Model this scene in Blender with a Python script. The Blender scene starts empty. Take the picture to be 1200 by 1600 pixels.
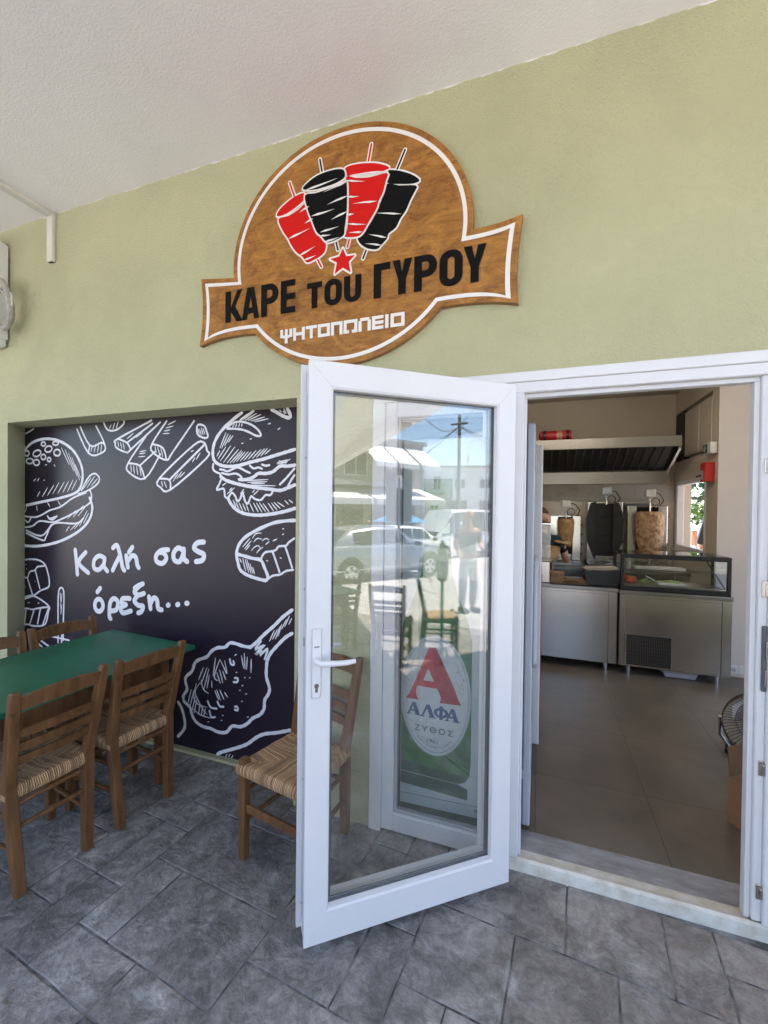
import bpy, bmesh, math, random
from mathutils import Vector, Matrix
from mathutils.geometry import tessellate_polygon
R = math.radians
rnd = random.Random(7)
scene = bpy.context.scene
col = scene.collection

# ------------------------------------------------------------------ camera
CAM_H = 1.56
cam_d = bpy.data.cameras.new("camera"); cam = bpy.data.objects.new("camera", cam_d); col.objects.link(cam)
yaw, pitch, roll = 0.347104915, 0.0108274438, 0.011977033
cy_, sy_ = math.cos(yaw), math.sin(yaw)
fw = Vector((-sy_, cy_, 0)); rt = Vector((cy_, sy_, 0)); up = Vector((0, 0, 1))
f2 = fw * math.cos(pitch) - up * math.sin(pitch); u2 = fw * math.sin(pitch) + up * math.cos(pitch)
r3 = rt * math.cos(roll) + u2 * math.sin(roll); u3 = u2 * math.cos(roll) - rt * math.sin(roll)
M = Matrix((r3, u3, -f2)).transposed().to_4x4(); M.translation = Vector((0, 0, CAM_H))
cam.matrix_world = M
cam_d.sensor_width = 36.0; cam_d.sensor_fit = 'AUTO'; cam_d.lens = 672.287 / 1600 * 36.0
cam_d.clip_start = 0.02; cam_d.clip_end = 2000
scene.camera = cam

# ------------------------------------------------------------------ light
SUN_EL, SUN_AZ = R(64), R(30)          # azimuth from +X towards +Y
world = bpy.data.worlds.new("World"); scene.world = world; world.use_nodes = True
wn = world.node_tree.nodes; wl = world.node_tree.links
bg = wn['Background']; sky = wn.new('ShaderNodeTexSky'); sky.sky_type = 'NISHITA'; sky.sun_disc = False
sky.sun_elevation = SUN_EL; sky.sun_rotation = math.pi / 2 - SUN_AZ
sky.dust_density = 0.5; sky.ozone_density = 2.2
wl.new(sky.outputs[0], bg.inputs[0]); bg.inputs[1].default_value = 0.125
sd = bpy.data.lights.new("sun", 'SUN'); sd.energy = 5.0; sd.angle = R(0.5); sd.color = (1.0, 0.93, 0.83)
so = bpy.data.objects.new("sun", sd); col.objects.link(so)
sdir = Vector((math.cos(SUN_EL) * math.cos(SUN_AZ), math.cos(SUN_EL) * math.sin(SUN_AZ), math.sin(SUN_EL)))
so.rotation_euler = (-sdir).to_track_quat('-Z', 'Y').to_euler(); so.location = (20, 12, 30)
scene.view_settings.view_transform = 'Standard'; scene.view_settings.look = 'None'
scene.view_settings.exposure = 2.3; scene.view_settings.gamma = 1.0
try:
    scene.cycles.max_bounces = 12; scene.cycles.diffuse_bounces = 6; scene.cycles.glossy_bounces = 5
    scene.cycles.transparent_max_bounces = 24
except Exception: pass

# ------------------------------------------------------------------ materials
def mat(name, rgb, rough=0.5, metal=0.0, var=0.0, vscale=8.0, bump=0.0, bscale=60.0, bdist=0.01, stretch=None, rgb2=None, rvar=0.0, detail=4.0, spec=0.5, coat=0.0, contrast=(0.3, 0.7)):
    """Principled material; colour wanders between rgb and rgb2, bump from a second noise."""
    m = bpy.data.materials.new(name); m.use_nodes = True
    nt = m.node_tree; n = nt.nodes; l = nt.links
    p = n['Principled BSDF']
    p.inputs['Base Color'].default_value = (*rgb, 1); p.inputs['Roughness'].default_value = rough
    p.inputs['Metallic'].default_value = metal; p.inputs['Specular IOR Level'].default_value = spec
    if coat: p.inputs['Coat Weight'].default_value = coat
    tc = n.new('ShaderNodeTexCoord'); vec = tc.outputs['Object']
    if stretch:
        mp = n.new('ShaderNodeMapping'); mp.inputs['Scale'].default_value = stretch
        l.new(vec, mp.inputs[0]); vec = mp.outputs[0]
    if var or rgb2 or rvar:
        if rgb2 is None: rgb2 = tuple(max(0, c * (1 - var)) for c in rgb); hi = tuple(min(1, c * (1 + var * .6)) for c in rgb)
        else: hi = rgb
        t = n.new('ShaderNodeTexNoise'); t.inputs['Scale'].default_value = vscale; t.inputs['Detail'].default_value = detail; t.inputs['Roughness'].default_value = .62
        l.new(vec, t.inputs['Vector'])
        r = n.new('ShaderNodeValToRGB'); r.color_ramp.elements[0].position = contrast[0]; r.color_ramp.elements[1].position = contrast[1]
        r.color_ramp.elements[0].color = (*rgb2, 1); r.color_ramp.elements[1].color = (*hi, 1)
        l.new(t.outputs['Fac'], r.inputs[0]); l.new(r.outputs[0], p.inputs['Base Color'])
        if rvar:
            mr = n.new('ShaderNodeMapRange'); mr.inputs[3].default_value = rough - rvar; mr.inputs[4].default_value = rough + rvar
            l.new(t.outputs['Fac'], mr.inputs[0]); l.new(mr.outputs[0], p.inputs['Roughness'])
    if bump:
        t2 = n.new('ShaderNodeTexNoise'); t2.inputs['Scale'].default_value = bscale; t2.inputs['Detail'].default_value = 5; t2.inputs['Roughness'].default_value = .6
        l.new(vec, t2.inputs['Vector'])
        b = n.new('ShaderNodeBump'); b.inputs['Strength'].default_value = bump; b.inputs['Distance'].default_value = bdist
        l.new(t2.outputs['Fac'], b.inputs['Height']); l.new(b.outputs[0], p.inputs['Normal'])
    return m

def glass_mat(name, f0=0.075, tint=(0.95, 0.97, 0.96), rough=0.0):
    """Clear pane: sees through, mirrors by Schlick's law on both faces (no refraction: a flat pane)."""
    m = bpy.data.materials.new(name); m.use_nodes = True
    nt = m.node_tree; n = nt.nodes; l = nt.links
    for x in list(n): n.remove(x)
    out = n.new('ShaderNodeOutputMaterial'); tr = n.new('ShaderNodeBsdfTransparent'); gl = n.new('ShaderNodeBsdfGlossy')
    tr.inputs[0].default_value = (*tint, 1); gl.inputs['Roughness'].default_value = rough
    mx = n.new('ShaderNodeMixShader'); g = n.new('ShaderNodeNewGeometry')
    d = n.new('ShaderNodeVectorMath'); d.operation = 'DOT_PRODUCT'
    l.new(g.outputs['Normal'], d.inputs[0]); l.new(g.outputs['Incoming'], d.inputs[1])
    def mth(op, a, b=None):
        q = n.new('ShaderNodeMath'); q.operation = op
        for i, v in enumerate((a, b)):
            if v is None: continue
            if isinstance(v, (int, float)): q.inputs[i].default_value = v
            else: l.new(v, q.inputs[i])
        return q.outputs[0]
    a = mth('ABSOLUTE', d.outputs['Value']); s = mth('SUBTRACT', 1.0, a); pw = mth('POWER', s, 5.0)
    fr = mth('ADD', mth('MULTIPLY', pw, 1 - f0), f0)
    l.new(fr, mx.inputs[0]); l.new(tr.outputs[0], mx.inputs[1]); l.new(gl.outputs[0], mx.inputs[2]); l.new(mx.outputs[0], out.inputs[0])
    return m

def node(m, kind, **kw):
    x = m.node_tree.nodes.new(kind)
    for k, v in kw.items(): setattr(x, k, v)
    return x

MT = {}
MT['wall'] = mat('sage_plaster', (0.585, 0.575, 0.360), .85, var=.07, vscale=1.6, bump=1.0, bscale=115, bdist=.013, spec=.25)
def age(m, scale, lo, hi, tone):
    """sparse specks and scuffs over a paint"""
    n = m.node_tree.nodes; l = m.node_tree.links; p = n['Principled BSDF']; src = p.inputs['Base Color'].links[0].from_socket
    tc = n.new('ShaderNodeTexCoord'); t = n.new('ShaderNodeTexNoise'); t.inputs['Scale'].default_value = scale; t.inputs['Detail'].default_value = 9; t.inputs['Roughness'].default_value = .72; t.inputs['Distortion'].default_value = .4; l.new(tc.outputs['Object'], t.inputs[0])
    r = n.new('ShaderNodeValToRGB'); r.color_ramp.elements[0].position = lo; r.color_ramp.elements[1].position = hi; r.color_ramp.elements[0].color = (*tone, 1); r.color_ramp.elements[1].color = (1, 1, 1, 1); l.new(t.outputs['Fac'], r.inputs[0])
    x = n.new('ShaderNodeMix'); x.data_type = 'RGBA'; x.blend_type = 'MULTIPLY'; x.inputs[0].default_value = 1; l.new(src, x.inputs[6]); l.new(r.outputs[0], x.inputs[7]); l.new(x.outputs[2], p.inputs['Base Color'])
age(MT['wall'], 5, .30, .36, (.84, .83, .80)); age(MT['wall'], 1.3, .36, .56, (.93, .935, .93)); age(MT['wall'], 30, .27, .31, (.80, .79, .76))
MT['ceiling'] = mat('white_stucco', (0.87, 0.85, 0.84), .9, var=.05, vscale=1.5, bump=.5, bscale=110, bdist=.006, spec=.2)
MT['iwall'] = mat('cream_paint', (0.62, 0.555, 0.47), .7, var=.06, vscale=1.4, bump=.12, bscale=30, bdist=.003)
MT['pier'] = mat('pale_paint', (0.66, 0.61, 0.58), .7, var=.05, vscale=1.7, bump=.12, bscale=30, bdist=.003)
MT['upvc'] = mat('white_upvc', (0.73, 0.72, 0.73), .30, var=.02, vscale=4)
MT['upvc_dirty'] = mat('white_upvc_soiled', (0.72, 0.71, 0.66), .45, rgb2=(0.50, 0.46, 0.36), vscale=14, contrast=(.25, .6))
MT['gasket'] = mat('grey_rubber', (0.10, 0.105, 0.11), .6)
MT['groove'] = mat('grey_groove', (0.42, 0.42, 0.44), .5)
MT['glass'] = glass_mat('pane_glass', 0.125, (0.975, 0.985, 0.98))
MT['cglass'] = glass_mat('case_glass', 0.05, (0.95, 0.97, 0.97))
MT['mural'] = mat('printed_dark_panel', (0.022, 0.015, 0.027), .34, var=.2, vscale=1.1, spec=.36)
MT['chalk'] = mat('white_print', (0.80, 0.79, 0.83), .5)
MT['steel'] = mat('brushed_steel', (0.60, 0.57, 0.54), .24, metal=1, var=.012, vscale=2, stretch=(2.5, 2.5, .3), bump=.03, bscale=3, bdist=.02)
MT['steel_h'] = mat('brushed_steel_dull', (0.33, 0.315, 0.30), .33, metal=1, var=.03, vscale=3, stretch=(.6, 4, 4))
MT['chrome'] = mat('chrome', (0.75, 0.75, 0.75), .12, metal=1)
MT['black'] = mat('black_plastic', (0.012, 0.012, 0.014), .4)
MT['soot'] = mat('sooty_black', (0.013, 0.012, 0.012), .55, var=.4, vscale=7)
MT['greytop'] = mat('grey_enamel', (0.46, 0.49, 0.55), .38)
MT['red'] = mat('red_paint', (0.55, 0.018, 0.012), .4)
MT['redlam'] = mat('red_enamel', (0.42, 0.012, 0.02), .35)
MT['white'] = mat('white_plastic', (0.72, 0.72, 0.70), .45)
MT['cream'] = mat('cream_plastic', (0.68, 0.66, 0.60), .5, var=.06, vscale=9)
MT['wood'] = mat('walnut_stained_wood', (0.225, 0.108, 0.044), .48, rgb2=(0.082, 0.036, 0.015), vscale=9, stretch=(3, 3, .35), bump=.15, bscale=40, bdist=.002, contrast=(.25, .75), rvar=.07, spec=.22)
age(MT['wood'], 14, .33, .40, (.62, .58, .55))
MT['tablegreen'] = mat('green_painted_wood', (0.020, 0.165, 0.088), .40, rgb2=(0.010, 0.092, 0.050), vscale=4.5, stretch=(2, 1, 1), bump=.08, bscale=25, bdist=.002, rvar=.08, spec=.28)
age(MT['tablegreen'], 11, .34, .38, (.70, .72, .72))
def ply_mat():
    m = mat('stained_plywood', (.3, .15, .05), .5, spec=.35); n = m.node_tree.nodes; l = m.node_tree.links; p = n['Principled BSDF']
    tc = n.new('ShaderNodeTexCoord')
    def noise(sc, st, d, dist):
        mp = n.new('ShaderNodeMapping'); mp.inputs['Scale'].default_value = st; l.new(tc.outputs['Object'], mp.inputs[0])
        t = n.new('ShaderNodeTexNoise'); t.inputs['Scale'].default_value = sc; t.inputs['Detail'].default_value = d; t.inputs['Roughness'].default_value = .7; t.inputs['Distortion'].default_value = dist; l.new(mp.outputs[0], t.inputs[0]); return t.outputs['Fac']
    def ramp(f, a, b, ca, cb):
        r = n.new('ShaderNodeValToRGB'); r.color_ramp.elements[0].position = a; r.color_ramp.elements[1].position = b; r.color_ramp.elements[0].color = (*ca, 1); r.color_ramp.elements[1].color = (*cb, 1); l.new(f, r.inputs[0]); return r.outputs[0]
    def mul(f, a, b):
        x = n.new('ShaderNodeMix'); x.data_type = 'RGBA'; x.blend_type = 'MULTIPLY'; x.inputs[0].default_value = f; l.new(a, x.inputs[6]); l.new(b, x.inputs[7]); return x.outputs[2]
    c = ramp(noise(6, (1, 1, 1.6), 10, 1.5), .32, .62, (.185, .072, .013), (.445, .205, .043))
    c = mul(.5, c, ramp(noise(26, (.35, 1, 2.6), 6, .6), .34, .58, (.50, .42, .36), (1.12, 1.1, 1.08)))
    c = mul(.6, c, ramp(noise(60, (.5, 1, 1.5), 4, 2.5), .36, .5, (.55, .48, .42), (1.05, 1.05, 1.05)))
    l.new(c, p.inputs['Base Color']); return m
MT['board'] = ply_mat()
MT['boardedge'] = mat('plywood_edge', (0.30, 0.15, 0.06), .6, var=.2, vscale=20)
MT['signwhite'] = mat('sign_white', (0.78, 0.76, 0.74), .5)
MT['signblack'] = mat('sign_black', (0.004, 0.004, 0.0045), .6, spec=.12)
MT['signred'] = mat('sign_red', (0.60, 0.010, 0.008), .5, spec=.15)
MT['pink'] = mat('faded_pink', (0.45, 0.2, 0.16), .7)

# stamped concrete: every slab carries its own tone, slate relief, dark stains
def floor_mat():
    m = mat('stamped_concrete', (0.15, 0.152, 0.162), .62, spec=.42)
    n = m.node_tree.nodes; l = m.node_tree.links; p = n['Principled BSDF']
    tc = n.new('ShaderNodeTexCoord'); v = tc.outputs['Object']
    def noise(s, d=6, r=.62, dist=0.0):
        t = n.new('ShaderNodeTexNoise'); t.inputs['Scale'].default_value = s; t.inputs['Detail'].default_value = d
        t.inputs['Roughness'].default_value = r; t.inputs['Distortion'].default_value = dist; l.new(v, t.inputs['Vector']); return t.outputs['Fac']
    def ramp(f, a, b, ca, cb):
        r = n.new('ShaderNodeValToRGB'); r.color_ramp.elements[0].position = a; r.color_ramp.elements[1].position = b
        r.color_ramp.elements[0].color = (*ca, 1); r.color_ramp.elements[1].color = (*cb, 1); l.new(f, r.inputs[0]); return r.outputs[0]
    def mix(kind, f, a, b):
        x = n.new('ShaderNodeMix'); x.data_type = 'RGBA'; x.blend_type = kind
        if isinstance(f, float): x.inputs[0].default_value = f
        else: l.new(f, x.inputs[0])
        l.new(a, x.inputs[6]); l.new(b, x.inputs[7]); return x.outputs[2]
    at = n.new('ShaderNodeAttribute'); at.attribute_name = 'tone'
    base = ramp(at.outputs['Fac'], 0, 1, (0.50, 0.472, 0.448), (0.70, 0.665, 0.63))
    c1 = mix('MULTIPLY', .85, base, ramp(noise(3.2, 7, .68, .6), .32, .68, (.36, .36, .365), (1.25, 1.25, 1.25)))
    c2 = mix('MULTIPLY', .8, c1, ramp(noise(15, 7, .75, 1.6), .34, .60, (.45, .44, .43), (1.14, 1.14, 1.14)))
    pale = ramp(noise(46, 4, .75, .4), .66, .80, (0, 0, 0), (.10, .10, .105))
    c3 = mix('ADD', .7, c2, pale)
    rg = n.new('ShaderNodeTexNoise'); rg.noise_type = 'RIDGED_MULTIFRACTAL'; rg.inputs['Scale'].default_value = 5.5; rg.inputs['Detail'].default_value = 9; rg.inputs['Roughness'].default_value = .62; rg.inputs['Distortion'].default_value = .7; rg.normalize = True; l.new(v, rg.inputs['Vector'])
    c3 = mix('MULTIPLY', .85, c3, ramp(rg.outputs['Fac'], .18, .62, (.50, .49, .48), (1.30, 1.30, 1.30)))
    brown = n.new('ShaderNodeRGB'); brown.outputs[0].default_value = (.26, .215, .175, 1)
    gx = n.new('ShaderNodeSeparateXYZ'); l.new(v, gx.inputs[0])
    mr = n.new('ShaderNodeMapRange'); mr.inputs[1].default_value = -.7; mr.inputs[2].default_value = .7; l.new(gx.outputs[0], mr.inputs[0])
    mm = n.new('ShaderNodeMath'); mm.operation = 'MULTIPLY'; l.new(mr.outputs[0], mm.inputs[0])
    rr = n.new('ShaderNodeMapRange'); rr.inputs[1].default_value = .35; rr.inputs[2].default_value = .65; rr.inputs[4].default_value = .75; l.new(noise(2.3, 5, .6), rr.inputs[0]); l.new(rr.outputs[0], mm.inputs[1])
    c4 = mix('MIX', mm.outputs[0], c3, brown.outputs[0])
    c5 = mix('MULTIPLY', .5, c4, ramp(noise(6, 8, .75, 1.4), .38, .56, (.42, .41, .40), (1.1, 1.1, 1.1)))
    l.new(c5, p.inputs['Base Color'])
    # relief
    h1 = noise(7, 8, .62, .5); h2 = noise(34, 5, .6)
    a0 = n.new('ShaderNodeMath'); a0.operation = 'MULTIPLY_ADD'; l.new(rg.outputs['Fac'], a0.inputs[0]); a0.inputs[1].default_value = .45; l.new(h1, a0.inputs[2])
    ad = n.new('ShaderNodeMath'); ad.operation = 'MULTIPLY_ADD'; l.new(h2, ad.inputs[0]); ad.inputs[1].default_value = .30; l.new(a0.outputs[0], ad.inputs[2])
    b = n.new('ShaderNodeBump'); b.inputs['Strength'].default_value = .8; b.inputs['Distance'].default_value = .035
    l.new(ad.outputs[0], b.inputs['Height']); l.new(b.outputs[0], p.inputs['Normal'])
    mr2 = n.new('ShaderNodeMapRange'); mr2.inputs[3].default_value = .42; mr2.inputs[4].default_value = .75; l.new(h1, mr2.inputs[0]); l.new(mr2.outputs[0], p.inputs['Roughness'])
    return m
MT['floor'] = floor_mat()
MT['joint'] = mat('mortar_joint', (0.24, 0.23, 0.22), .85, rgb2=(0.07, 0.067, 0.064), vscale=11, contrast=(.4, .6))

def tile_mat():
    m = mat('brown_porcelain_tile', (0.1, 0.08, 0.06), .42, spec=.45)
    n = m.node_tree.nodes; l = m.node_tree.links; p = n['Principled BSDF']
    tc = n.new('ShaderNodeTexCoord'); mp = n.new('ShaderNodeMapping'); mp.inputs['Location'].default_value = (-.005 + .0035, -.02, 0); l.new(tc.outputs['Object'], mp.inputs[0])
    br = n.new('ShaderNodeTexBrick'); br.offset = 0; br.inputs['Scale'].default_value = 1.0; br.inputs['Brick Width'].default_value = .567; br.inputs['Row Height'].default_value = .667
    br.inputs['Mortar Size'].default_value = .0022; br.inputs['Mortar Smooth'].default_value = .3; br.inputs['Bias'].default_value = 0
    br.inputs['Color1'].default_value = (0.155, 0.131, 0.104, 1); br.inputs['Color2'].default_value = (0.146, 0.123, 0.098, 1); br.inputs['Mortar'].default_value = (0.062, 0.052, 0.042, 1)
    l.new(mp.outputs[0], br.inputs[0])
    t = n.new('ShaderNodeTexNoise'); t.inputs['Scale'].default_value = 2.6; t.inputs['Detail'].default_value = 7; t.inputs['Roughness'].default_value = .65; l.new(tc.outputs['Object'], t.inputs[0])
    r = n.new('ShaderNodeValToRGB'); r.color_ramp.elements[0].position = .3; r.color_ramp.elements[1].position = .7; r.color_ramp.elements[0].color = (.7, .7, .7, 1); r.color_ramp.elements[1].color = (1.15, 1.15, 1.15, 1); l.new(t.outputs[0], r.inputs[0])
    x = n.new('ShaderNodeMix'); x.data_type = 'RGBA'; x.blend_type = 'MULTIPLY'; x.inputs[0].default_value = 1; l.new(br.outputs[0], x.inputs[6]); l.new(r.outputs[0], x.inputs[7]); l.new(x.outputs[2], p.inputs['Base Color'])
    mr = n.new('ShaderNodeMapRange'); mr.inputs[3].default_value = .26; mr.inputs[4].default_value = .46; l.new(t.outputs[0], mr.inputs[0]); l.new(mr.outputs[0], p.inputs['Roughness'])
    return m
MT['tile'] = tile_mat()
MT['marble'] = mat('grey_marble', (0.36, 0.36, 0.37), .38, rgb2=(0.17, 0.17, 0.18), vscale=4, stretch=(1.2, 3.5, 1), detail=9, contrast=(.32, .62))

def rush_mat():
    """Woven rush: strands run along UV v, spread along UV u."""
    m = mat('woven_rush', (0.42, 0.235, 0.095), .7, spec=.3)
    n = m.node_tree.nodes; l = m.node_tree.links; p = n['Principled BSDF']
    uv = n.new('ShaderNodeUVMap'); uv.uv_map = 'UVMap'
    tc = n.new('ShaderNodeTexCoord')
    t = n.new('ShaderNodeTexNoise'); t.inputs['Scale'].default_value = 9; t.inputs['Detail'].default_value = 3; l.new(uv.outputs[0], t.inputs[0])
    sx = n.new('ShaderNodeSeparateXYZ'); l.new(uv.outputs[0], sx.inputs[0])
    ma = n.new('ShaderNodeMath'); ma.operation = 'MULTIPLY_ADD'; l.new(t.outputs['Fac'], ma.inputs[0]); ma.inputs[1].default_value = .030; l.new(sx.outputs[0], ma.inputs[2])
    sn = n.new('ShaderNodeMath'); sn.operation = 'MULTIPLY'; l.new(ma.outputs[0], sn.inputs[0]); sn.inputs[1].default_value = 2 * math.pi / .0080
    si = n.new('ShaderNodeMath'); si.operation = 'SINE'; l.new(sn.outputs[0], si.inputs[0])
    r = n.new('ShaderNodeValToRGB'); r.color_ramp.elements[0].position = .0; r.color_ramp.elements[1].position = .62
    r.color_ramp.elements[0].color = (.20, .11, .055, 1); r.color_ramp.elements[1].color = (.68, .44, .245, 1)
    mr = n.new('ShaderNodeMapRange'); mr.inputs[1].default_value = -1; mr.inputs[2].default_value = 1; l.new(si.outputs[0], mr.inputs[0]); l.new(mr.outputs[0], r.inputs[0])
    # each strand its own tone
    fl = n.new('ShaderNodeMath'); fl.operation = 'FLOOR'
    dv = n.new('ShaderNodeMath'); dv.operation = 'DIVIDE'; l.new(ma.outputs[0], dv.inputs[0]); dv.inputs[1].default_value = .0080; l.new(dv.outputs[0], fl.inputs[0])
    wn_ = n.new('ShaderNodeTexWhiteNoise'); wn_.noise_dimensions = '1D'; l.new(fl.outputs[0], wn_.inputs['W'])
    rr = n.new('ShaderNodeValToRGB'); rr.color_ramp.elements[0].color = (.55, .52, .50, 1); rr.color_ramp.elements[1].color = (1.25, 1.2, 1.15, 1); l.new(wn_.outputs['Value'], rr.inputs[0])
    x = n.new('ShaderNodeMix'); x.data_type = 'RGBA'; x.blend_type = 'MULTIPLY'; x.inputs[0].default_value = 1; l.new(r.outputs[0], x.inputs[6]); l.new(rr.outputs[0], x.inputs[7]); l.new(x.outputs[2], p.inputs['Base Color'])
    b = n.new('ShaderNodeBump'); b.inputs['Strength'].default_value = .9; b.inputs['Distance'].default_value = .004; l.new(mr.outputs[0], b.inputs['Height']); l.new(b.outputs[0], p.inputs['Normal'])
    return m
MT['rush'] = rush_mat()

# ------------------------------------------------------------------ mesh helpers
class MB:
    def __init__(s): s.bm = bmesh.new()
    def _merge(s, b2, mtx=None):
        if mtx is not None: b2.transform(mtx)
        me = bpy.data.meshes.new('t'); b2.to_mesh(me); b2.free(); s.bm.from_mesh(me); bpy.data.meshes.remove(me)
    def box(s, x0, x1, y0, y1, z0, z1, bev=0.0, mtx=None, seg=1):
        b = bmesh.new(); bmesh.ops.create_cube(b, size=1)
        for v in b.verts: v.co = Vector(((x0 + x1) / 2 + v.co.x * (x1 - x0), (y0 + y1) / 2 + v.co.y * (y1 - y0), (z0 + z1) / 2 + v.co.z * (z1 - z0)))
        if bev: bmesh.ops.bevel(b, geom=b.edges[:], offset=bev, segments=seg, affect='EDGES', profile=.6)
        s._merge(b, mtx); return s
    def prism(s, pts, a, b, axis='z', bev=0.0, mtx=None):
        """polygon pts extruded from a to b; axis z: pts=(x,y); y: pts=(x,z); x: pts=(y,z)"""
        f = {'z': lambda p, t: (p[0], p[1], t), 'y': lambda p, t: (p[0], t, p[1]), 'x': lambda p, t: (t, p[0], p[1])}[axis]
        pts = [p for i, p in enumerate(pts) if math.dist(p, pts[i - 1]) > 1e-5]; n = len(pts)
        m = bmesh.new(); lo = [m.verts.new(f(p, a)) for p in pts]; hi = [m.verts.new(f(p, b)) for p in pts]
        if n > 8:
            for t in tessellate_polygon([[Vector((p[0], p[1], 0)) for p in pts]]):
                m.faces.new([lo[i] for i in t]); m.faces.new([hi[i] for i in reversed(t)])
        else: m.faces.new(lo); m.faces.new(hi[::-1])
        for i in range(n): m.faces.new((lo[i], hi[i], hi[(i + 1) % n], lo[(i + 1) % n]))
        bmesh.ops.recalc_face_normals(m, faces=m.faces[:])
        if bev: bmesh.ops.bevel(m, geom=m.edges[:], offset=bev, segments=1, affect='EDGES')
        s._merge(m, mtx); return s
    def cyl(s, p0, p1, r0, r1=None, n=12, cap=True):
        r1 = r0 if r1 is None else r1
        p0, p1 = Vector(p0), Vector(p1); d = p1 - p0
        q = d.to_track_quat('Z', 'Y').to_matrix()
        a = []; b = []
        for i in range(n):
            t = 2 * math.pi * i / n; u = q @ Vector((math.cos(t), math.sin(t), 0))
            a.append(s.bm.verts.new(p0 + u * r0)); b.append(s.bm.verts.new(p1 + u * r1))
        for i in range(n): s.bm.faces.new((a[i], a[(i + 1) % n], b[(i + 1) % n], b[i]))
        if cap:
            s.bm.faces.new(a[::-1]); s.bm.faces.new(b)
        return s
    def tube(s, pts, r, n=8, closed=False):
        pts = [Vector(p) for p in pts]; rings = []
        N = len(pts); prev = None
        for i, p in enumerate(pts):
            if closed: d = pts[(i + 1) % N] - pts[i - 1]
            else: d = pts[min(i + 1, N - 1)] - pts[max(i - 1, 0)]
            d.normalize()
            if prev is None:
                a = Vector((0, 0, 1)) if abs(d.z) < .9 else Vector((1, 0, 0))
                u = d.cross(a).normalized()
            else: u = (prev - d * prev.dot(d)).normalized()
            prev = u; w = d.cross(u)
            rr = r[i] if isinstance(r, (list, tuple)) else r
            rings.append([s.bm.verts.new(p + (u * math.cos(t) + w * math.sin(t)) * rr) for t in [2 * math.pi * k / n for k in range(n)]])
        for i in range(N if closed else N - 1):
            A, B = rings[i], rings[(i + 1) % N]
            for k in range(n): s.bm.faces.new((A[k], A[(k + 1) % n], B[(k + 1) % n], B[k]))
        if not closed:
            s.bm.faces.new(rings[0][::-1]); s.bm.faces.new(rings[-1])
        return s
    def lathe(s, prof, c=(0, 0, 0), n=20, jit=None):
        rings = []
        for r, z in prof:
            rings.append([s.bm.verts.new((c[0] + r * (1 + (jit(k, z) if jit else 0)) * math.cos(2 * math.pi * k / n), c[1] + r * (1 + (jit(k, z) if jit else 0)) * math.sin(2 * math.pi * k / n), c[2] + z)) for k in range(n)])
        for A, B in zip(rings, rings[1:]):
            for k in range(n): s.bm.faces.new((A[k], A[(k + 1) % n], B[(k + 1) % n], B[k]))
        s.bm.faces.new(rings[0][::-1]); s.bm.faces.new(rings[-1]); return s
    def quad(s, *p):
        s.bm.faces.new([s.bm.verts.new(q) for q in p]); return s
    def build(s, name, m, parent=None, smooth=False, label=None, loc=None):
        bmesh.ops.recalc_face_normals(s.bm, faces=s.bm.faces[:])
        me = bpy.data.meshes.new(name); s.bm.to_mesh(me); s.bm.free()
        me.materials.append(MT[m] if isinstance(m, str) else m)
        if smooth:
            for p in me.polygons: p.use_smooth = True
            try: me.set_sharp_from_angle(angle=R(38))
            except Exception: pass
        o = bpy.data.objects.new(name, me); col.objects.link(o)
        if parent is not None: o.parent = parent
        if loc is not None: o.location = loc
        if label: o['label'] = label
        return o

def tag(o, label=None, cat=None, group=None, kind=None):
    for k, v in (('label', label), ('category', cat), ('group', group), ('kind', kind)):
        if v: o[k] = v
    return o
def thing(name, label, cat, loc=(0, 0, 0), rz=0.0, group=None):
    o = bpy.data.objects.new(name, None); col.objects.link(o); o.empty_display_size = .1
    o.location = loc; o.rotation_euler = (0, 0, rz)
    return tag(o, label, cat, group)
def copy_tree(o, parent=None):
    c = o.copy(); col.objects.link(c)
    if parent is not None: c.parent = parent
    for ch in [x for x in bpy.data.objects if x.parent == o]: copy_tree(ch, c)
    return c
def dup(o, loc, rz, label, group=None):
    c = copy_tree(o); c.location = loc; c.rotation_euler = (0, 0, rz); c['label'] = label
    if group: c['group'] = group
    return c

def smooth_line(pts, k=5):
    """Catmull-Rom through the points"""
    if len(pts) < 3: return pts
    closed = pts[0] == pts[-1]
    P = [pts[-2]] + list(pts) + [pts[1]] if closed else [pts[0]] + list(pts) + [pts[-1]]
    out = []
    for i in range(1, len(P) - 2):
        p0, p1, p2, p3 = P[i - 1:i + 3]
        for j in range(k):
            t = j / k
            out.append(tuple(.5 * (2 * b + (c - a) * t + (2 * a - 5 * b + 4 * c - d) * t * t + (-a + 3 * b - 3 * c + d) * t ** 3) for a, b, c, d in zip(p0, p1, p2, p3)))
    out.append(pts[-1]); return out

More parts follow.
